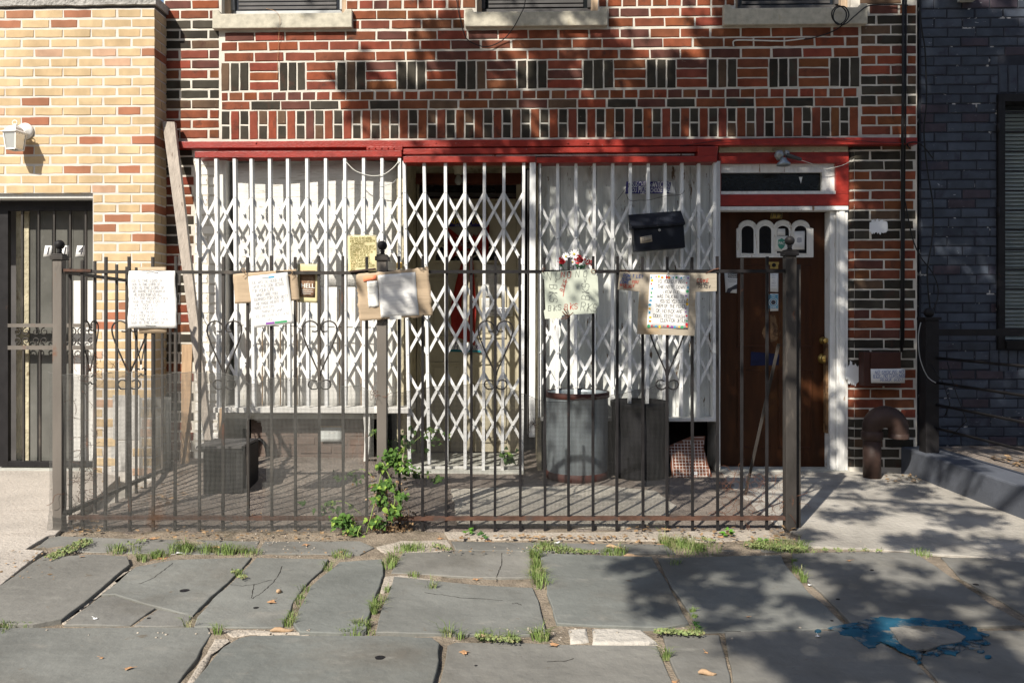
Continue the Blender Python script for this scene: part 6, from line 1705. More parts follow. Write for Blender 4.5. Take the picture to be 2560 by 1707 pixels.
# ------------------------------------------------------------------ black railing at the right on the raised bed
hb = .18; XB = 2.82
RX, RY = 2.90, 5.33
T_ = thing('black_railing', 'black iron railing with a ball topped post on the raised bed at the right', 'railing', (RX, RY, hb))
zr_ = EYE - (800 - CY) * RY / FPX
mb = MB(); mb.box(RX - .045, RX + .045, RY - .045, RY + .045, hb, zr_); mb.build('railing_post', M['iron_dark'], T_, bevel=.003)
mb = MB(); mb.box(RX - .055, RX + .055, RY - .055, RY + .055, zr_, zr_ + .02); mb.ball((RX, RY, zr_ + .05), .034, 16, 10); mb.build('post_cap', M['iron_dark'], T_)
mb = MB(); zz = EYE - (831 - CY) * RY / FPX; mb.bar((RX + .046, RY, zz), (RX + 1.6, RY, zz), .045, .03, Vector((0, 1, 0))); mb.build('top_rail', M['iron_dark'], T_)
for py in (894, 955, 1010, 1068):
    z = EYE - (py - CY) * RY / FPX; mb = MB(); mb.tube([(RX + .03, RY - .046, z), (RX + .05, 3.2, z)], .009, 8); mb.build('side_rail', M['iron_dark'], T_)
mb = MB(); mb.tube([P(2328, 912, RY - .06), P(2360, 960, 5.2), P(2375, 1010, 5.2), P(2362, 1040, 5.25)], .0035, 5)
mb.tube([(RX + .07, 5.20, .30), (RX + .12, 5.1, .42), (RX + .08, 5.15, .6), (RX + .05, 5.2, .8)], .0035, 5); mb.build('hanging_cable', M['cable'], T_)
wire('pale thin cable hanging down the left side of the black railing post', [P(2302, 806, 5.25), P(2296, 840, 5.25), P(2300, 895, 5.25), P(2318, 940, 5.25), P(2340, 957, 5.22)], .003, M['alu'], 'cable', 'cable', frame=Matrix.Identity(4))

# ------------------------------------------------------------------ the ground
def flat(name, x0, x1, y0, y1, z, m, n=2):
    mb = MB(); mb.face([(x0, y0, z), (x1, y0, z), (x1, y1, z), (x0, y1, z)]); return mb.build(name, m, kind='structure')
flat('ground', -60, 60, -60, 60, -.05, M['concrete_g'])
flat('road', -60, 60, -12, -1.2, -.046, M['asphalt'])
mb = MB(); nx, ny = 200, 60      # loose fill under and between the flags
for i in range(nx + 1):
    for k in range(ny + 1):
        x, y = -3.8 + 7.6 * i / nx, 1.7 + 2.5 * k / ny; mb.v.append((x, y, -.006 + .008 * wob(x, y, 0, 5) + .005 * wob(x, y, 0, 19)))
for i in range(nx):
    for k in range(ny): q = i * (ny + 1) + k; mb.f.append((q, q + ny + 1, q + ny + 2, q + 1)); mb.sm.append(True)
mb.build('joint_fill', M['sand'], kind='structure')
mb = MB(); nx, ny = 150, 90
for i in range(nx + 1):
    for k in range(ny + 1):
        x, y = -2.30 + 3.85 * i / nx, 4.0 + 2.6 * k / ny
        h = .002 + .010 * wob(x, y, 3, 2) + .006 * wob(x, y, 3, 9) + .003 * wob(x, y, 3, 30)
        e = min(1, (y - 4.0) / .1); t_ = max(0, min(1, (y - 4.95) / .6)) * max(0, min(1, (-.72 - x) / .25)); h += .075 * t_ * t_ * (3 - 2 * t_); mb.v.append((x, y, h * e + (e - 1) * .012))
for i in range(nx):
    for k in range(ny): q = i * (ny + 1) + k; mb.f.append((q, q + ny + 1, q + ny + 2, q + 1)); mb.sm.append(True)
mb.build('areaway_soil', M['soil'], kind='structure')
SW = bpy.data.objects.new('sidewalk', None); col.objects.link(SW); SW['kind'] = 'structure'; ORG['sidewalk'] = Vector((0, 0, 0))
def z7(p): return (p[0] * .5442, 1300 + p[1] * .5442)
def z8(p): return (1280 + p[0] * .5442, 1300 + p[1] * .5442)
def slab(name, poly, m, top=.006, thick=.04, parent=SW, color=None, jit=.006, bev=.0035, seed=0, tilt=0.0, kind=None, step=.05):
    """irregular stone slab: polygon given in photograph pixels, laid on the ground"""
    pts = [G(px, py, top) for px, py in poly]; rr2 = random.Random(seed + 11); ring = []
    for a, b in zip(pts, pts[1:] + pts[:1]):
        L_ = (b - a).length; n = max(1, int(L_ / step)); nrm = Vector((-(b - a).y, (b - a).x, 0)).normalized()
        for k in range(n):
            p = a.lerp(b, k / n); ring.append(p + nrm * (wob(p.x, p.y, seed, 6) * jit + rr2.uniform(-1, 1) * jit * .22))
    # rounded corners
    c = sum(ring, Vector()) / len(ring); n = len(ring); mb = MB()
    tx, ty = rr2.uniform(-tilt, tilt), rr2.uniform(-tilt, tilt)
    def zt(p, d): return top + (p.x - c.x) * tx + (p.y - c.y) * ty + d
    def inset(i, d):
        p = ring[i]; a, b = ring[i - 1], ring[(i + 1) % n]; t = (b - a); nn = Vector((-t.y, t.x, 0)).normalized(); s = 1 if nn.dot(c - p) > 0 else -1
        return p + nn * s * d
    for dd, dz in ((0, -thick), (0, -bev), (bev * .4, -bev * .3), (bev * 1.3, 0)):
        for i in range(n): p = inset(i, dd); mb.v.append((p.x, p.y, zt(p, dz)))
    for l in range(3):
        for i in range(n): mb.f.append((l * n + i, l * n + (i + 1) % n, (l + 1) * n + (i + 1) % n, (l + 1) * n + i)); mb.sm.append(l > 0)
    mb.f.append(tuple(3 * n + i for i in range(n))); mb.sm.append(False)
    FLG.append(([(p.x, p.y) for p in ring], c.copy(), top, tx, ty))
    me = mb.mesh(name); me.materials.append(M[m])
    bm = bmesh.new(); bm.from_mesh(me); big = [f for f in bm.faces if len(f.verts) > 4]; bmesh.ops.triangulate(bm, faces=big); bm.to_mesh(me); bm.free()
    o = bpy.data.objects.new(name, me); col.objects.link(o); o.parent = parent; ORG[o.name] = Vector((0, 0, 0))
    if color: o.color = tuple(color) + (1,)
    if kind: o['kind'] = kind
    return o
gq = [(.205, .200, .182), (.198, .195, .180), (.188, .192, .178), (.180, .189, .177)]
FLG = []
flags = [
    ([z7(p) for p in [(-120, 340), (0, 300), (195, 165), (430, 155), (585, 163), (597, 200), (420, 350), (280, 455), (150, 475), (-120, 470)]], 0, .012),
    ([z7(p) for p in [(625, 212), (790, 180), (1155, 168), (1108, 225), (1000, 325), (885, 434), (715, 396), (530, 336), (470, 340)]], 2, .004),
    ([z7(p) for p in [(455, 352), (525, 344), (715, 402), (598, 480), (292, 478)]], 1, .002),
    ([z7(p) for p in [(726, 407), (880, 442), (862, 484), (614, 484)]], 1, .000),
    ([z7(p) for p in [(1178, 172), (1505, 178), (1480, 228), (1400, 300), (1345, 380), (1298, 490), (885, 488), (905, 440), (1005, 335), (1120, 232)]], 2, .002),
    ([z7(p) for p in [(1560, 190), (1755, 178), (1762, 250), (1735, 330), (1695, 420), (1680, 505), (1560, 515), (1372, 510), (1350, 470), (1395, 370), (1425, 305), (1520, 225)]], 3, .008),
    ([z7(p) for p in [(1850, 148), (2100, 140), (2440, 143), (2445, 262), (2200, 262), (1900, 242), (1800, 240), (1820, 200)]], 0, .000),
    ([(985, 1440), (1060, 1447), (1200, 1462), (1332, 1468), (1345, 1500), (1362, 1560), (1366, 1584), (1150, 1583), (940, 1578), (955, 1520), (975, 1470)], 2, .006),
    ([z8(p) for p in [(125, 150), (400, 158), (640, 166), (700, 262), (755, 360), (812, 470), (690, 488), (400, 482), (205, 470), (165, 330)]], 3, .006),
    ([z8(p) for p in [(668, 172), (1235, 160), (1255, 200), (1365, 330), (1450, 400), (1545, 490), (1200, 503), (868, 512), (815, 420), (735, 310)]], 2, .003),
    ([z8(p) for p in [(1285, 150), (1560, 143), (1850, 146), (1950, 212), (2090, 310), (2230, 400), (2370, 478), (1900, 490), (1578, 492), (1395, 310), (1290, 200)]], 0, .005),
    ([z8(p) for p in [(1970, 170), (2420, 170), (2900, 400), (2900, 500), (2420, 478), (2250, 372), (2060, 265)]], 0, .003),
    ([z7(p) for p in [(-120, 492), (480, 490), (955, 488), (968, 522), (905, 630), (840, 710), (780, 800), (700, 900), (-120, 900)]], 2, .003),
    ([z7(p) for p in [(1095, 538), (1150, 527), (1700, 527), (1985, 535), (2022, 562), (2018, 640), (1990, 740), (1975, 900), (780, 900), (900, 720), (1020, 580)]], 3, .014),
    ([(1118, 1612), (1140, 1604), (1260, 1604), (1400, 1610), (1640, 1612), (1655, 1645), (1682, 1707), (1700, 1800), (1085, 1800), (1100, 1700), (1112, 1650)], 0, .0),
    ([z8(p) for p in [(690, 520), (955, 525), (975, 605), (1005, 740), (1030, 900), (795, 900), (775, 740), (735, 655)]], 1, .004),
    ([z8(p) for p in [(978, 512), (1560, 502), (1700, 560), (1850, 650), (1960, 760), (2060, 900), (1050, 900), (1015, 740), (988, 600)]], 0, .005),
    ([z8(p) for p in [(2160, 505), (2900, 515), (2900, 900), (2080, 900), (1975, 760), (1870, 640), (1900, 600), (2000, 560)]], 0, .004),
    ([(86, 1371), (128, 1338), (300, 1345), (650, 1352), (640, 1378), (500, 1384), (250, 1380)], 1, -.003),
    ([(662, 1352), (900, 1352), (935, 1368), (900, 1384), (640, 1382)], 1, .000),
    ([(1128, 1352), (1400, 1356), (1665, 1360), (1690, 1383), (1400, 1378), (1140, 1373)], 1, .002),
    ([(1800, 1374), (1960, 1370), (1978, 1378), (1840, 1380)], 1, -.004),
]
for k, (pl, c, top) in enumerate(flags):
    g = gq[c]; v = R.uniform(.93, 1.05) * .86
    slab('flagstone', pl, 'flag', top, .045, color=(g[0] * v, g[1] * v, g[2] * v), seed=k, tilt=.0025, jit=.007)
slab('white_kerbstone', [z8(p) for p in [(258, 498), (345, 492), (355, 552), (268, 556)]], 'white_stone', .004, seed=41, jit=.008, bev=.01)
slab('white_kerbstone', [z8(p) for p in [(366, 494), (470, 490), (600, 497), (668, 556), (520, 562), (372, 560)]], 'white_stone', .006, seed=42, jit=.008, bev=.01)
for k, pl in enumerate(([z7(p) for p in [(1005, 498), (1200, 500), (1420, 508), (1425, 522), (1150, 524), (1068, 536)]], [z7(p) for p in [(985, 540), (1050, 540), (985, 600), (900, 740), (850, 860), (800, 860), (860, 740), (920, 640)]],
        [z7(p) for p in [(1765, 255), (1845, 248), (1990, 268), (1980, 276), (1800, 268), (1765, 330), (1745, 330)]], [(940, 1366), (1000, 1350), (1120, 1348), (1130, 1375), (1040, 1384), (960, 1384)],
        [(1858, 1352), (1900, 1356), (1880, 1366)], [(2050, 1352), (2160, 1358), (2250, 1370), (2150, 1372)], [z8(p) for p in [(1620, 135), (1800, 128), (1850, 140), (1700, 146)]],
        [z7(p) for p in [(600, 222), (612, 224), (470, 338), (300, 470), (288, 468), (440, 350)]], [(1020, 1700), (1022, 1690), (1030, 1800), (1018, 1800)])):
    slab('mortar_strip', pl, 'mortar_fill', -.001, .03, seed=60 + k, jit=.010, bev=.008, step=.025)
# concrete on both sides
slab('concrete_slab', [(-900, 1180), (60, 1172), (140, 1172), (262, 1182), (300, 1190), (138, 1335), (118, 1338), (64, 1372), (110, 1375), (0, 1462), (-300, 1660), (-900, 1700)], 'concrete', .010, .06, seed=80, jit=.003, step=.1)
slab('concrete_slab', [(1800, 1172), (2080, 1176), (2300, 1186), (2560, 1290), (2800, 1400), (2850, 1440), (2420, 1388), (2330, 1384), (2230, 1374), (1990, 1362), (2005, 1335), (1960, 1322), (1935, 1308), (1880, 1262), (1825, 1215)], 'concrete_g', .004, .05, seed=81, jit=.006, step=.08)
slab('aggregate_patch', [(1128, 1222), (1280, 1216), (1500, 1212), (1640, 1226), (1690, 1262), (1660, 1302), (1560, 1316), (1400, 1312), (1140, 1310)], 'aggregate', .014, .03, seed=82, jit=.02, step=.05)
slab('concrete_curb_strip', [(1110, 1328), (1400, 1330), (1800, 1326), (1920, 1322), (1950, 1346), (1790, 1352), (1400, 1348), (1120, 1346)], 'mortar_fill', .002, .03, seed=83, jit=.012, step=.04)
def gz(x, y):
    z = -.006
    for poly, c, top, tx, ty in FLG:
        if inside(x, y, poly): z = max(z, top + (x - c.x) * tx + (y - c.y) * ty)
    return z
def GZ(px, py, d=0.0):
    g = G(px, py, .004); g.z = gz(g.x, g.y) + d; return g
# blue sprayed ring with bare concrete inside
ring = [z8(p) for p in [(1450, 492), (1500, 478), (1570, 470), (1640, 450), (1700, 440), (1790, 452), (1850, 446), (1900, 450), (1960, 462), (2010, 458), (2060, 462), (2090, 480), (2135, 492), (2140, 508), (2192, 524), (2180, 545), (2192, 562), (2155, 570), (2150, 592), (2100, 588), (2060, 602), (2040, 618), (1980, 606), (1940, 622), (1885, 612), (1880, 650), (1865, 655), (1850, 622), (1790, 596), (1750, 575), (1700, 560), (1660, 582), (1640, 584), (1600, 555), (1560, 530), (1510, 520), (1500, 505)]]
def sheetpoly(name, poly, m, z, thick, seed, jit, parent=SW, step=.012):
    pts = [G(px, py, z) for px, py in poly]; out = []
    for a, b in zip(pts, pts[1:] + pts[:1]):
        n = max(1, int((b - a).length / step)); nrm = Vector((-(b - a).y, (b - a).x, 0)).normalized()
        for k in range(n): p = a.lerp(b, k / n); out.append(p + nrm * (wob(p.x, p.y, seed, 25) + wob(p.x, p.y, seed, 70) * .7) * jit)
    mb = MB(); mb.prism([(p.x, p.y) for p in out], z - thick, z, 'xy'); me = mb.mesh(name); me.materials.append(M[m])
    bm = bmesh.new(); bm.from_mesh(me); bmesh.ops.triangulate(bm, faces=[f for f in bm.faces if len(f.verts) > 4]); bm.to_mesh(me); bm.free()
    o = bpy.data.objects.new(name, me); col.objects.link(o); o.parent = parent; ORG[o.name] = Vector((0, 0, 0)); return o
sheetpoly('blue_paint_ring', ring, 'blue_paint', .0088, .004, 5, .012)
sheetpoly('bare_concrete_patch', [z8(p) for p in [(1735, 492), (1800, 486), (1900, 484), (1990, 492), (2040, 508), (2085, 532), (2060, 552), (2000, 566), (1940, 580), (1880, 594), (1830, 590), (1790, 566), (1760, 530)]], 'bare', .0118, .006, 7, .006)
for k, (x, y) in enumerate(((2452, 1626), (1985 + 60, 1575), (2470, 1640))):
    c = (x, y); sheetpoly('paint_drop', [(x + 9 * math.cos(t), y + 4 * math.sin(t)) for t in [q * .785 for q in range(8)]], 'blue_paint', .0088, .004, k, .003)
# dark chewing gum spots on the flags
mb = MB()
for (px, py, r) in ((461, 1476, 12), (950, 1651, 13), (372, 1542, 5), (640, 1517, 7), (1380 + 700, 1550, 4), (2440, 1460, 7), (2180, 1360 + 65, 5), (1190, 1660, 4), (2095, 1498, 5)):
    g = GZ(px, py); s = g.y / FPX
    mb.prism([(g.x + r * s * math.cos(t) * (1 + .1 * math.sin(t * 3)), g.y + r * s * .9 * math.sin(t)) for t in [q * .4488 for q in range(14)]], g.z - .002, g.z + .0012, 'xy')
o = mb.build('gum_spot', M['black_plastic'], parent=None, kind='stuff'); o.parent = SW
# fine cracks in the flags
CR = [[z7(p) for p in [(1060, 293), (1110, 300), (1180, 290), (1262, 268)]], [z7(p) for p in [(1297, 208), (1285, 240), (1250, 290), (1205, 328), (1150, 362)]], [z7(p) for p in [(795, 195), (752, 228), (700, 268), (622, 297)]],
      [z7(p) for p in [(2306, 146), (2304, 200), (2288, 240), (2278, 276)]], [z7(p) for p in [(1168, 292), (1160, 330), (1155, 360)]], [z8(p) for p in [(0, 386), (24, 384), (50, 392)]], [z7(p) for p in [(1950, 335), (2030, 345), (2110, 358), (2352, 372)]],
      [z8(p) for p in [(975, 508), (1200, 506), (1440, 500), (1560, 492)]], [z8(p) for p in [(160, 645), (250, 640), (290, 625)]]]
for pl in CR:
    pts = []
    for a, b in zip(pl, pl[1:]):
        for k in range(6): t = k / 6; pts.append(GZ(a[0] + (b[0] - a[0]) * t + R.uniform(-1, 1), a[1] + (b[1] - a[1]) * t + R.uniform(-1, 1), .0006))
    mb = MB()
    for a, b in zip(pts, pts[1:]):
        d = (b - a).normalized(); sd = Vector((-d.y, d.x, 0)) * R.uniform(.0009, .0022); z = max(a.z, b.z); mb.face([(a.x - sd.x, a.y - sd.y, z), (a.x + sd.x, a.y + sd.y, z), (b.x + sd.x, b.y + sd.y, z), (b.x - sd.x, b.y - sd.y, z)])
    mb.build('crack', M['void'], kind='stuff').parent = SW
# raised bed at the right
T_ = bpy.data.objects.new('raised_bed', None); col.objects.link(T_); T_['kind'] = 'structure'; T_.location = (XB, 5.3, 0); ORG['raised_bed'] = Vector((XB, 5.3, 0))
mb = MB(); mb.box(XB, XB + 3, 1.5, 5.6, -.04, hb); mb.build('bed_kerb', M['kerb_paint'], T_, bevel=.012)
mb = MB()
for i in range(41):
    for k in range(41):
        x, y = XB + .24 + 1.6 * i / 40, 2.6 + 2.95 * k / 40; mb.v.append((x, y, hb + (.002 if i in (0, 40) or k in (0, 40) else .016) + .010 * wob(x, y, 3, 6) * (0 if i in (0, 40) or k in (0, 40) else 1)))
for i in range(40):
    for k in range(40): q = i * 41 + k; mb.f.append((q, q + 41, q + 42, q + 1)); mb.sm.append(True)
mb.build('bed_soil', M['soil'], T_)

# ------------------------------------------------------------------ grass, weeds, leaf litter
def grass(name, tufts, m, seed, hmin, hmax, label=None):
    rr2 = random.Random(seed); mb = MB()
    for (px, py, r, n) in tufts:
        th = rr2.uniform(.35, 1.25); r *= rr2.uniform(.8, 1.3)
        for k in range(int(n * rr2.uniform(.3, .8))):
            a = rr2.uniform(0, 6.283); q = rr2.random() ** .6 * r
            g = G(px + q * math.cos(a), py + q * .38 * math.sin(a), 0.004); h = th * rr2.uniform(hmin, hmax) * (1.2 - .6 * q / r)
            d = Vector((math.cos(a) * rr2.uniform(.2, 1.1), math.sin(a) * rr2.uniform(.2, 1.1), 0)); d = d * 1.3 + Vector((rr2.uniform(-.6, .6), rr2.uniform(-.6, .6), 0)); w = rr2.uniform(.0007, .0016)
            sd = Vector((-d.y, d.x, 0)).normalized() * w if d.length > .01 else Vector((w, 0, 0))
            p0 = g - Vector((0, 0, .01)); p1 = g + d * h * .3 + Vector((0, 0, h * .62)); p2 = g + d * h * .95 + Vector((0, 0, h * rr2.uniform(.5, .95)))
            mb.face([p0 - sd, p0 + sd, p1 + sd * .8, p1 - sd * .8]); mb.face([p1 - sd * .8, p1 + sd * .8, p2])
    return mb.build(name, m, kind='stuff', loc=G(tufts[0][0], tufts[0][1]), label=label, cat='grass')
tufts = []
def tline(a, b, n, r, c):
    for k in range(n):
        if R.random() < .22: continue
        t = (k + R.random()) / n; tufts.append((a[0] + (b[0] - a[0]) * t + R.uniform(-6, 6), a[1] + (b[1] - a[1]) * t + R.uniform(-3, 3), r * R.uniform(.6, 1.3), int(c * R.uniform(.6, 1.2))))
tline((262, 1375), (335, 1376), 7, 22, 150); tline((345, 1400), (470, 1368), 12, 22, 130); tline((450, 1372), (640, 1380), 14, 20, 120); tufts.append((852, 1382, 34, 420)); tufts.append((890, 1578, 40, 330)); tufts.append((905, 1560, 22, 140))
tline((962, 1425), (1000, 1385), 6, 16, 110); tline((1010, 1375), (1060, 1368), 6, 22, 120); tline((925, 1540), (965, 1475), 7, 13, 80); tline((715, 1565), (765, 1475), 8, 13, 70); tufts.append((820, 1420, 14, 80)); tufts.append((1035, 1437, 22, 90)); tufts.append((1078, 1470, 14, 50))
tline((1335, 1378), (1348, 1470), 12, 16, 110); tline((1345, 1365), (1420, 1378), 6, 22, 110); tline((1520, 1378), (1550, 1380), 3, 22, 150); tline((1650, 1350), (1790, 1375), 12, 26, 170); tufts.append((1700, 1370, 40, 300)); tline((1870, 1360), (2020, 1372), 12, 22, 150); tufts.append((1690, 1408, 18, 80))
tline((1722, 1515), (1738, 1560), 3, 13, 80); tline((1655, 1575), (1745, 1580), 6, 14, 60); tufts.append((1665, 1640, 16, 110)); tufts.append((1350, 1592, 24, 170)); tufts.append((1280, 1598, 18, 80)); tline((1980, 1405), (2020, 1455), 6, 10, 70); tline((2280, 1375), (2330, 1395), 3, 18, 90)
tufts.append((15, 1565, 26, 130)); tufts.append((545, 1580, 14, 60)); tufts.append((-10, 1575, 30, 130)); tufts.append((600, 1435, 12, 50)); tufts.append((470, 1562, 10, 30)); tline((1100, 1585), (1280, 1594), 9, 12, 45); tline((60, 1562), (90, 1568), 2, 14, 40)
grass('grass', tufts, M['grass'], 5, .014, .060, 'short green grass in the joints of the bluestone sidewalk')
def weeds(name, spots, m, seed, label, size=.010, flat_=.5):
    rr2 = random.Random(seed); mb = MB()
    for (px, py, r, n) in spots:
        for k in range(n):
            a = rr2.uniform(0, 6.283); q = math.sqrt(rr2.random()) * r; g = G(px + q * math.cos(a), py + q * .4 * math.sin(a), rr2.uniform(.004, .022)); s = size * rr2.uniform(.5, 1.3)
            d = Vector((rr2.uniform(-1, 1), rr2.uniform(-1, 1), rr2.uniform(-.2, flat_))).normalized(); e = d.orthogonal().normalized()
            e = (e + Vector((rr2.uniform(-.3, .3), rr2.uniform(-.3, .3), 0))).normalized(); mb.face([g, g + d * s * .5 + e * s * .4, g + d * s, g + d * s * .5 - e * s * .4])
    return mb.build(name, m, kind='stuff', loc=G(spots[0][0], spots[0][1]), label=label, cat='weeds')
ws = []
for (a, b, n, r, c) in (((130, 1392), (215, 1352), 9, 18, 110), ((1200, 1590), (1290, 1600), 5, 14, 60), ((1345, 1368), (1480, 1378), 8, 16, 60), ((1650, 1576), (1745, 1582), 6, 14, 80), ((1090, 1362), (1120, 1372), 3, 12, 40), ((1880, 1358), (2000, 1370), 8, 18, 80), ((590, 1428), (605, 1440), 2, 12, 50), ((330, 1358), (350, 1352), 2, 12, 40), ((1760, 1345), (1780, 1350), 2, 10, 40), ((2060, 1373), (2200, 1375), 5, 10, 30)):
    for k in range(n): t = k / max(1, n - 1); ws.append((a[0] + (b[0] - a[0]) * t, a[1] + (b[1] - a[1]) * t, r, c))
weeds('creeping_weeds', ws, M['weed'], 9, 'low creeping weeds along the edge of the flagstones')
# scattered litter leaves
def dleaf(px, py, size, seed, label, z=.012, m='dry', name='dry_leaf', curl=.5, group='dry leaves fallen on the sidewalk'):
    rr2 = random.Random(seed); g = GZ(px, py, .002); s = size * g.y / FPX; n = 9; mb = MB(); rot = rr2.uniform(0, 6.283); c = g + Vector((0, 0, .003))
    ring = []
    for k in range(n):
        a = rot + k * 6.283 / n; q = s * (1 if k % 2 else .55) * rr2.uniform(.75, 1.15); ring.append(g + Vector((math.cos(a) * q, math.sin(a) * q * .8, curl * s * rr2.uniform(.05, .6))))
    for k in range(n): mb.face([c, ring[k], ring[(k + 1) % n]], True)
    mb.tube([c, c + Vector((math.cos(rot + .3) * s * 1.5, math.sin(rot + .3) * s * 1.5, .004))], .0008, 4)
    return mb.build(name, M[m], loc=g, label=label, cat='leaf', group=group)
for k, (px, py, s, lb_) in enumerate((
    (680, 1505, 15, 'curled rust brown leaf alone on the flag left of the grassy joint'), (405, 1392, 20, 'big tan leaf on the grass strip at the left'), (540, 1366, 15, 'tan leaf on the grass under the left hardware cloth'), (1190, 1444, 12, 'pale tan leaf on the narrow flag in the middle'),
    (320, 1672, 15, 'yellowish leaf with a stem on the front left flag'), (204, 1397, 8, 'small brown leaf on the far left flag'), (1160, 1630, 16, 'pale lobed leaf at the left end of the lower middle flag'), (1385, 1612, 16, 'tan leaf at the joint below the middle grass tuft'),
    (1430, 1377, 10, 'tan leaf on the weeds in front of the galvanised can'), (1765, 1632, 7, 'small brown leaf on the narrow flag at bottom right of centre'), (2122, 1403, 8, 'small tan leaf in the shade on the right flag'), (1870, 1542, 6, 'tiny red leaf on the shaded flag'),
    (255, 1645, 7, 'tiny orange leaf on the front left flag'), (1685, 1700, 14, 'tan leaf at the bottom edge right of centre'), (765, 1340 + 22, 12, 'brown leaf beside the vine roots on the grey strip'), (380, 1345, 13, 'brown leaf under the edge of the left hardware cloth'), (1220, 1350, 14, 'brown leaf on the curb strip by the small plant'), (1100, 1342, 10, 'dull leaf on the curb strip in the middle'),
    (1480, 1358, 12, 'brown leaf at the fence foot before the galvanised can'), (1650, 1358, 10, 'brown leaf beside the big grass tuft'), (1800, 1342, 13, 'crumpled brown leaf near the right fence post'))):
    dleaf(px, py, s, 100 + k, lb_)
for k, (px, py, a, l, lb_) in enumerate(((1535, 1368, -.25, .075, 'tan bark chip on the weeds, upper of two near the right joint'), (1583 - 0, 1387, -.05, .085, 'tan bark chip on the right flag, lower of two'), (1768, 1686, -.1, .055, 'tan bark chip on the narrow flag at the bottom'), (705, 1575, .15, .08, 'brown twig piece in the grassy joint left of centre'), (698, 1480, 1.2, .03, 'short orange chip above the curled leaf'))):
    g = GZ(px, py, .006); d = Vector((math.cos(a), math.sin(a), 0)); mb = MB(); n = 5; mb.tube([g + d * l * (t / n - .5) + Vector((0, 0, .004 * math.sin(t * 1.2))) for t in range(n + 1)], [.003, .008, .009, .008, .006, .002], 6)
    mb.build('bark_chip', M['wood_tan'], loc=g, label=lb_, cat='bark')
for k, (px, py, s, lb_) in enumerate(((447, 1380, 14, 'white scrap of paper on the grass at the left'), (238, 1546, 7, 'tiny white scrap on the left flag'), (2025, 1458, 8, 'small white scrap in the grassy right joint'), (1392, 1358, 10, 'white feather like scrap at the fence foot'), (1952, 1369, 12, 'crumpled bluish plastic scrap in the weeds at right'), (2045, 1593, 9, 'white feather on the lower right flag'), (200, 1322, 14, 'crumpled plastic bag scrap inside the left gate post'))):
    dleaf(px, py, s, 300 + k, lb_, m='white_flat', name='paper_scrap', curl=.7, group='white scraps of litter')
def litter(name, boxes, m, seed, z, label, parent=None):
    rr2 = random.Random(seed); mb = MB()
    for (x0, x1, y0, y1, n, s0) in boxes:
        for k in range(n):
            g = G(rr2.uniform(x0, x1), rr2.uniform(y0, y1), z)
            if z > .1 and g.x < XB + .27: continue
            s = s0 * rr2.uniform(.4, 1.2); a = rr2.uniform(0, 6.283); d = Vector((math.cos(a), math.sin(a), rr2.uniform(-.2, .3))) * s; e = Vector((-math.sin(a), math.cos(a), rr2.uniform(-.3, .5))) * s * .6
            g = g + Vector((0, 0, rr2.uniform(0, .008))); mb.face([g - d, g - e * .8, g + d * .9]); mb.face([g - d, g + d * .9, g + e])
    return mb.build(name, m, kind='stuff', label=label, cat='leaf litter', loc=(G((boxes[0][0] + boxes[0][1]) / 2, (boxes[0][2] + boxes[0][3]) / 2, z)))
litter('leaf_litter', [(330, 900, 1325, 1350, 90, .016), (1130, 1560, 1338, 1350, 120, .016), (1560, 1990, 1318, 1360, 150, .018), (330, 470, 1185, 1260, 60, .022), (2190, 2300, 1185, 1205, 40, .02), (170, 260, 1290, 1335, 50, .018), (250, 900, 1160, 1320, 50, .012), (0, 140, 1378, 1450, 40, .010), (640, 1340, 1372, 1384, 40, .010)], M['dry_pile'], 3, .012, 'loose brown leaf litter along the foot of the fence')
litter('leaf_litter', [(2400, 2600, 1140, 1165, 150, .022), (2470, 2700, 1165, 1230, 110, .022)], M['dry_pile'], 4, hb + .022, 'brown leaf litter on the raised bed at the right')
rr2 = random.Random(8); mb = MB()
for k in range(300):
    px = rr2.choice((rr2.uniform(100, 2330), rr2.gauss(1350, 40), rr2.gauss(700, 60))); py = rr2.choice((rr2.uniform(1365, 1390), rr2.uniform(1570, 1600), rr2.uniform(1320, 1360)))
    g = G(px, py, .0); s = rr2.uniform(.002, .006); mb.ball((g.x, g.y, s * .2 + gz(g.x, g.y)), s, 6, 4, (1, 1, .6), .15)
mb.build('pebbles', M['mortar_fill'], kind='stuff', label='small pebbles and crumbs in the sidewalk joints', cat='pebbles', loc=G(1350, 1375))

# ------------------------------------------------------------------ the vine on the middle post
VN = thing('vine', 'green leafy vine climbing the foot of the middle fence post', 'vine', G(930, 1350))
def vp(px, py, d): return FP(px, py, d)
stems = [[(915, 1345, .05), (930, 1290, .05), (945, 1230, .04), (960, 1170, .04), (985, 1150, .03)], [(960, 1150, .06), (985, 1200, .07), (992, 1245, .07), (975, 1285, .07)], [(915, 1345, .07), (895, 1300, .07), (885, 1280, .05)],
         [(920, 1345, .10), (905, 1320, .12), (912, 1300, .10)], [(985, 1150, -.03), (1020, 1120, -.08), (1060, 1090, -.12), (1100, 1082, -.15)], [(960, 1160, -.03), (1010, 1180, -.08), (1060, 1195, -.10)], [(900, 1290, -.04), (850, 1262, -.08), (800, 1270, -.1)], [(935, 1200, -.03), (900, 1180, -.08), (860, 1195, -.1)], [(940, 1100, -.02), (936, 1075, -.02)]]
mb = MB()
for s in stems: mb.tube(smooth([vp(*p) for p in s]), .0024, 5)
mb.build('stem', mat('green stem', (.22, .30, .08), .6, .2, 10, 0), VN)
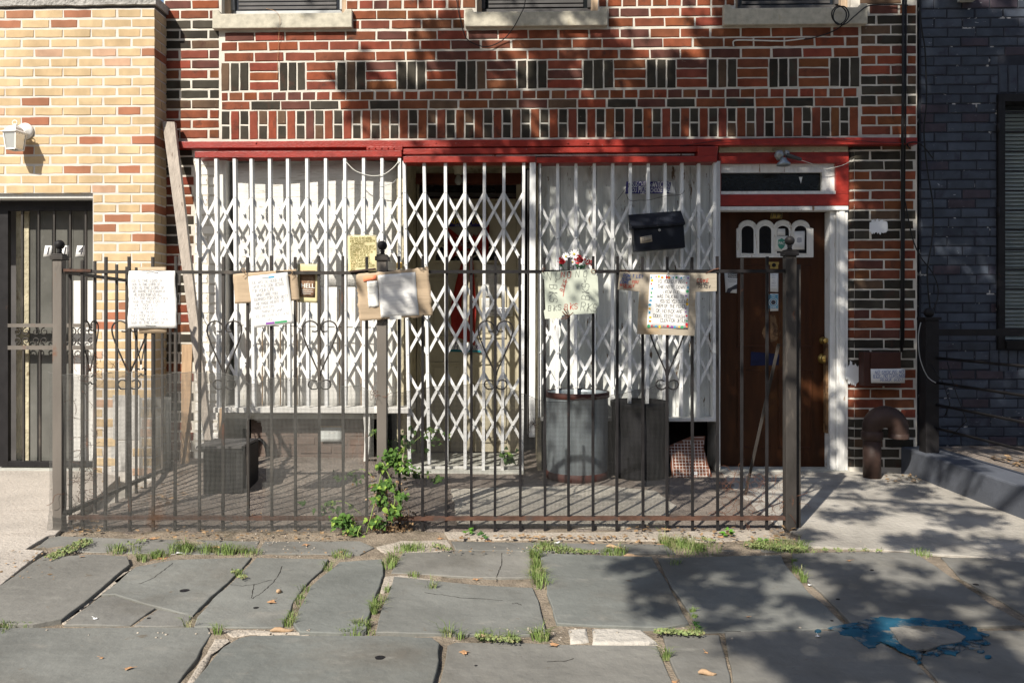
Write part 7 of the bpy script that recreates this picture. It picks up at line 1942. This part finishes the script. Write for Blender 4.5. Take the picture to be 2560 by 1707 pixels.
clus = [(985, 1140, 26, 22, .05, 46, .028), (1010, 1165, 22, 16, .04, 16, .030), (955, 1160, 14, 12, .05, 10, .026), (950, 1210, 16, 14, .05, 14, .026), (945, 1240, 10, 14, .05, 6, .030), (975, 1205, 14, 16, .07, 10, .034), (1005, 1235, 18, 14, .07, 8, .038), (990, 1270, 14, 18, .07, 10, .042), (970, 1245, 10, 10, .07, 5, .034),
        (865, 1290, 24, 16, .07, 20, .036), (890, 1315, 18, 16, .09, 14, .030), (920, 1340, 22, 16, .12, 26, .030), (950, 1295, 18, 14, .06, 12, .032), (935, 1082, 5, 12, -.01, 5, .034),
        (1000, 1110, 44, 26, -.08, 34, .034), (1080, 1100, 40, 26, -.12, 18, .032), (1040, 1190, 40, 16, -.08, 16, .034), (1090, 1205, 20, 14, -.08, 8, .034), (820, 1275, 40, 22, -.06, 14, .040), (860, 1195, 38, 14, -.08, 12, .036), (890, 1205, 12, 14, -.05, 6, .03), (1270 - 0, 1140, 24, 16, -.9, 14, .05)]
nl = 0
for (px, py, rx, ry, d, n, s) in clus:
    for k in range(int(n * (2.3 if d > 0 else 1.2))):
        p = vp(px + R.gauss(0, .5) * rx, py + R.gauss(0, .5) * ry, d + R.uniform(-.02, .025))
        if d < -.5: p = P(px + R.gauss(0, .5) * rx, py + R.gauss(0, .5) * ry, 5.25)
        g = R.random(); c = (.035 + .05 * g, .085 + .075 * g, .016 + .014 * g)
        if R.random() < .12: c = (.20, .30, .05)
        leafm(VN, 'leaf', p, (R.uniform(-1, 1), R.uniform(-.9, .1), R.uniform(-1.1, .35)), s * R.uniform(.55, 1.15), (R.uniform(-.6, .6), -1, R.uniform(.0, 1.2)), c); nl += 1
rr2 = random.Random(12); mb = MB()
for k in range(420):
    px, py = rr2.gauss(970, 22), rr2.uniform(1190, 1350)
    if rr2.random() < .35: px, py = rr2.gauss(930, 26), rr2.gauss(1330, 16)
    if rr2.random() < .35: px, py = rr2.gauss(1000, 28), rr2.uniform(1280, 1345)
    p = vp(px, py, rr2.uniform(-.05, .05)); p.z = max(p.z, .01); s = rr2.uniform(.006, .018); a = Vector((rr2.uniform(-1, 1), rr2.uniform(-1, 1), rr2.uniform(-1, 1))).normalized() * s; b = a.orthogonal().normalized() * s * .5
    mb.face([p, p + a * .5 + b, p + a, p + a * .4 - b])
for k in range(60):
    px, py = rr2.gauss(975, 24), rr2.uniform(1200, 1345); p = vp(px, py, rr2.uniform(-.04, .05)); q = p + Vector((rr2.uniform(-.06, .06), rr2.uniform(-.02, .02), rr2.uniform(-.07, .05))); q.z = max(q.z, .01); mb.tube([p, (p + q) / 2 + Vector((.01, 0, .01)), q], .0014, 4)
mb.build('withered_growth', M['dry_pile'], VN, kind='stuff')
# two little weeds by themselves
for (px, py, lb_, s, n) in ((1170, 1338, 'small bright green weed at the curb strip right of the vine', .022, 12), (1205, 1352, 'flat leaved weed on the curb strip in the middle', .032, 6), (1818, 1342, 'small bright green plant near the right fence post', .028, 16), (1905, 1362, 'dark green broad leaved weed right of the bright plant', .026, 14), (1740, 1575, 'small weed at the corner of the narrow flag', .018, 12)):
    T_ = thing('weed_plant', lb_, 'plant', G(px, py))
    for k in range(n):
        a = R.uniform(0, 6.283); p = G(px, py) + Vector((math.cos(a) * s * .4, math.sin(a) * s * .4, .008 + R.uniform(0, s)))
        leafm(T_, 'leaf', p, (math.cos(a), math.sin(a), R.uniform(0, .6)), s * R.uniform(.7, 1.1), (0, -.4, 1), (.10, .24, .03) if 'bright' in lb_ else (.05, .13, .03))

# ------------------------------------------------------------------ street tree behind the camera: it throws the dappled shade
ST = thing('street_tree', 'leafy street tree at the kerb behind the viewpoint, only its shade is seen', 'tree', (2.9, -1.9, -.04))
rr2 = random.Random(21); centers = []
def surf(px, py):
    r = Vector(((px - CX) / FPX, 1, -(py - CY) / FPX))
    t = WO.dot(EY) / r.dot(EY); p = r * t + Vector((0, 0, EYE))
    if p.z < 0: p = r * (EYE / -r.z) + Vector((0, 0, EYE))
    return p
# (x0,x1,y0,y1, clusters)
# shade masses: px, py, rx, ry, leaf clusters
masses = [
    (1120, 120, 90, 70, 26), (960, 230, 80, 60, 22), (1070, 260, 90, 70, 34), (1230, 230, 90, 60, 36), (1200, 330, 120, 60, 30), (1380, 140, 60, 90, 20), (1420, 260, 90, 60, 36), (1560, 180, 70, 70, 24), (1600, 290, 90, 60, 34), (1760, 240, 70, 90, 36), (1500, 60, 120, 30, 12), (1250, 60, 80, 60, 14),
    (1380, 380, 200, 30, 24), (1160, 400, 130, 36, 22), (1650, 380, 120, 30, 28),
    (1930, 80, 130, 90, 80), (1900, 220, 120, 90, 80), (2080, 180, 110, 120, 80), (2210, 110, 80, 110, 46), (2200, 260, 60, 60, 22), (2000, 340, 130, 40, 50), (2420, 180, 160, 170, 150), (2430, 480, 150, 160, 140), (2430, 780, 160, 150, 120), (2560, 600, 100, 400, 110), (2410, 1000, 120, 90, 60),
    (1500, 470, 130, 70, 34), (1430, 600, 90, 70, 30), (1600, 560, 90, 80, 50), (1720, 500, 70, 90, 44), (1700, 700, 90, 90, 56), (1580, 760, 110, 90, 46), (1480, 870, 80, 80, 22), (1640, 900, 90, 80, 40), (1760, 860, 40, 120, 34), (1250, 560, 60, 80, 12), (1220, 820, 60, 100, 10), (1270, 900, 50, 90, 12),
    (1900, 480, 110, 60, 66), (1850, 640, 80, 90, 66), (2000, 640, 80, 90, 66), (1850, 820, 80, 90, 60), (2000, 800, 70, 90, 50), (1900, 1000, 110, 90, 66), (1850, 1120, 90, 50, 34), (2020, 1060, 60, 80, 30), (2200, 460, 80, 80, 34), (2210, 640, 70, 80, 44), (2200, 800, 80, 80, 46), (2200, 960, 80, 80, 50), (2190, 1110, 80, 60, 44),
    (1580, 1080, 90, 80, 44), (1700, 1130, 80, 60, 40), (1450, 1100, 60, 60, 16), (1700, 1220, 90, 40, 34), (1550, 1250, 60, 20, 6), (1330, 1190, 60, 20, 8),
    (2100, 1210, 110, 22, 40), (2260, 1240, 90, 22, 36), (2150, 1290, 130, 14, 22), (2400, 1300, 90, 20, 36), (2300, 1352, 180, 10, 36), (1950, 1215, 50, 16, 12), (2450, 1200, 60, 30, 30), (2330, 1200, 80, 16, 24), (2020, 1340, 60, 8, 8), (2520, 1370, 60, 10, 14),
    (1600, 1400, 60, 20, 20), (1620, 1465, 60, 16, 22), (1700, 1420, 60, 30, 24), (1790, 1400, 70, 26, 24), (1880, 1400, 60, 16, 14), (1640, 1520, 40, 14, 8), (1780, 1490, 60, 12, 12), (1840, 1430, 60, 24, 18), (1990, 1400, 60, 16, 14), (2080, 1430, 60, 16, 16), (2120, 1480, 70, 18, 18), (2040, 1520, 60, 16, 14), (2290, 1425, 24, 8, 5), (2350, 1490, 100, 24, 34), (2260, 1510, 60, 14, 12), (2420, 1440, 60, 12, 8), (2560, 1480, 60, 30, 16),
    (1930, 1610, 50, 22, 20), (1960, 1635, 34, 12, 10), (2110, 1620, 40, 20, 18), (2090, 1670, 60, 22, 24), (2230, 1680, 24, 26, 14), (2400, 1690, 40, 24, 16), (2460, 1620, 50, 20, 14), (2150, 1560, 40, 14, 8), (1775, 1560, 16, 10, 4), (1850, 1545, 30, 8, 4), (2350, 1600, 50, 14, 8), (2540, 1560, 50, 20, 10),
    (2540, 1420, 60, 30, 20), (2380, 1560, 60, 16, 10), (2300, 1640, 50, 16, 10), (2500, 1690, 70, 20, 20), (2000, 1690, 60, 16, 10), (1850, 1480, 50, 14, 10), (700, 40, 20, 10, 1), (800, 20, 24, 10, 4)]
lv = MB()
def addleaf(p, s):
    d = Vector((rr2.gauss(0, 1), rr2.gauss(0, 1), rr2.gauss(0, .7))).normalized(); e = d.orthogonal().normalized(); an = rr2.uniform(0, 6.28); e = e * math.cos(an) + d.cross(e) * math.sin(an)
    lv.face([p, p + d * s * .35 + e * s * .3, p + d * s, p + d * s * .35 - e * s * .3])
for (px, py, rx, ry, n) in masses:
    gr = py > 1190; gate_ = 1340 < px < 1790 and py > 420
    cnt = int(n * (1.5 if gr else (.75 if gate_ else (1.15 if px < 1720 and py < 420 else 1.9))))
    nc = max(1, cnt // (5 if gr or gate_ else 4)); cc = [(px + rr2.gauss(0, .55) * rx, py + rr2.gauss(0, .55) * ry) for _ in range(nc)]
    for k in range(cnt):
        qx, qy = cc[k % nc]; c = surf(qx + rr2.gauss(0, 1) * (17 if gr else 18), qy + rr2.gauss(0, 1) * (6 if gr else 18)); t = rr2.uniform(4.6, 6.4)
        c = c - LDIR * t * 1.0
        centers.append(c)
        sg = .028 if gr else .048
        for q in range(rr2.randint(5, 8)): addleaf(c + Vector((rr2.gauss(0, sg), rr2.gauss(0, sg), rr2.gauss(0, sg))), rr2.uniform(.055, .085) if gr else rr2.uniform(.08, .13))
# the crown goes on beyond what shades the frame
for k in range(1500):
    a = rr2.uniform(0, 6.283); c = Vector((2.7, -2.2, 7.4)) + Vector((math.cos(a) * rr2.uniform(.3, 3.0) + 1.2, math.sin(a) * rr2.uniform(.3, 2.0) - .6, rr2.gauss(0, .9)))
    # keep the light that reaches the sunny left half
    t = (5.6 - c.y) / LDIR.y; hit = c + LDIR * t
    if hit.z < 0: t = -c.z / LDIR.z; hit = c + LDIR * t
    pxh = CX + hit.x * FPX / max(hit.y, .5)
    if hit.y > 2.0 and pxh < 2600: continue
    centers.append(c)
    for q in range(6): addleaf(c + Vector((rr2.gauss(0, .08), rr2.gauss(0, .08), rr2.gauss(0, .08))), rr2.uniform(.07, .12))
lv.build('crown', M['tree_leaf'], ST, kind='stuff')
mb = MB(); mb.tube([(2.9, -1.9, -.06), (2.88, -1.9, 1.2), (2.95, -2.0, 2.6), (2.8, -2.1, 4.0), (2.6, -2.2, 5.2)], [.24, .19, .17, .15, .12], 14); mb.build('trunk', M['bark'], ST)
mb = MB()
for k in range(26):
    c = rr2.choice(centers); s = Vector((2.75, -2.12, rr2.uniform(4.0, 5.2))); m_ = s.lerp(c, .5) + Vector((rr2.uniform(-.2, .2), rr2.uniform(-.2, .2), .35)); mb.tube(smooth([s, m_, c], 5), [.055 * (1 - t / 11) + .006 for t in range(11)], 6)
mb.build('limb', M['bark'], ST)

# ------------------------------------------------------------------ houses over the road: seen only as reflections and as the dull side of the sky
OH = thing('opposite_houses', 'row of dull red houses across the road behind the viewpoint, seen only in reflections', 'houses', (0, -17, 0))
mb = MB(); mb.box(-26, 26, -25, -17, -.05, 8.2); mb.build('wall', M['opp_brick'], OH)
mb = MB(); mb.box(-26.2, 26.2, -17.0, -16.6, 8.2, 8.7); mb.build('cornice', M['dark_win'], OH)
for fx in range(-24, 25, 3):
    for fz in (1.4, 4.7):
        mb = MB(); mb.box(fx - .5, fx + .5, -16.99, -16.94, fz, fz + 1.8); wq = mb.build('window', M['white_board'], OH)
        mb = MB(); mb.box(fx - .42, fx + .42, -16.939, -16.93, fz + .08, fz + 1.72); mb.build('pane', M['black_glass'], wq)
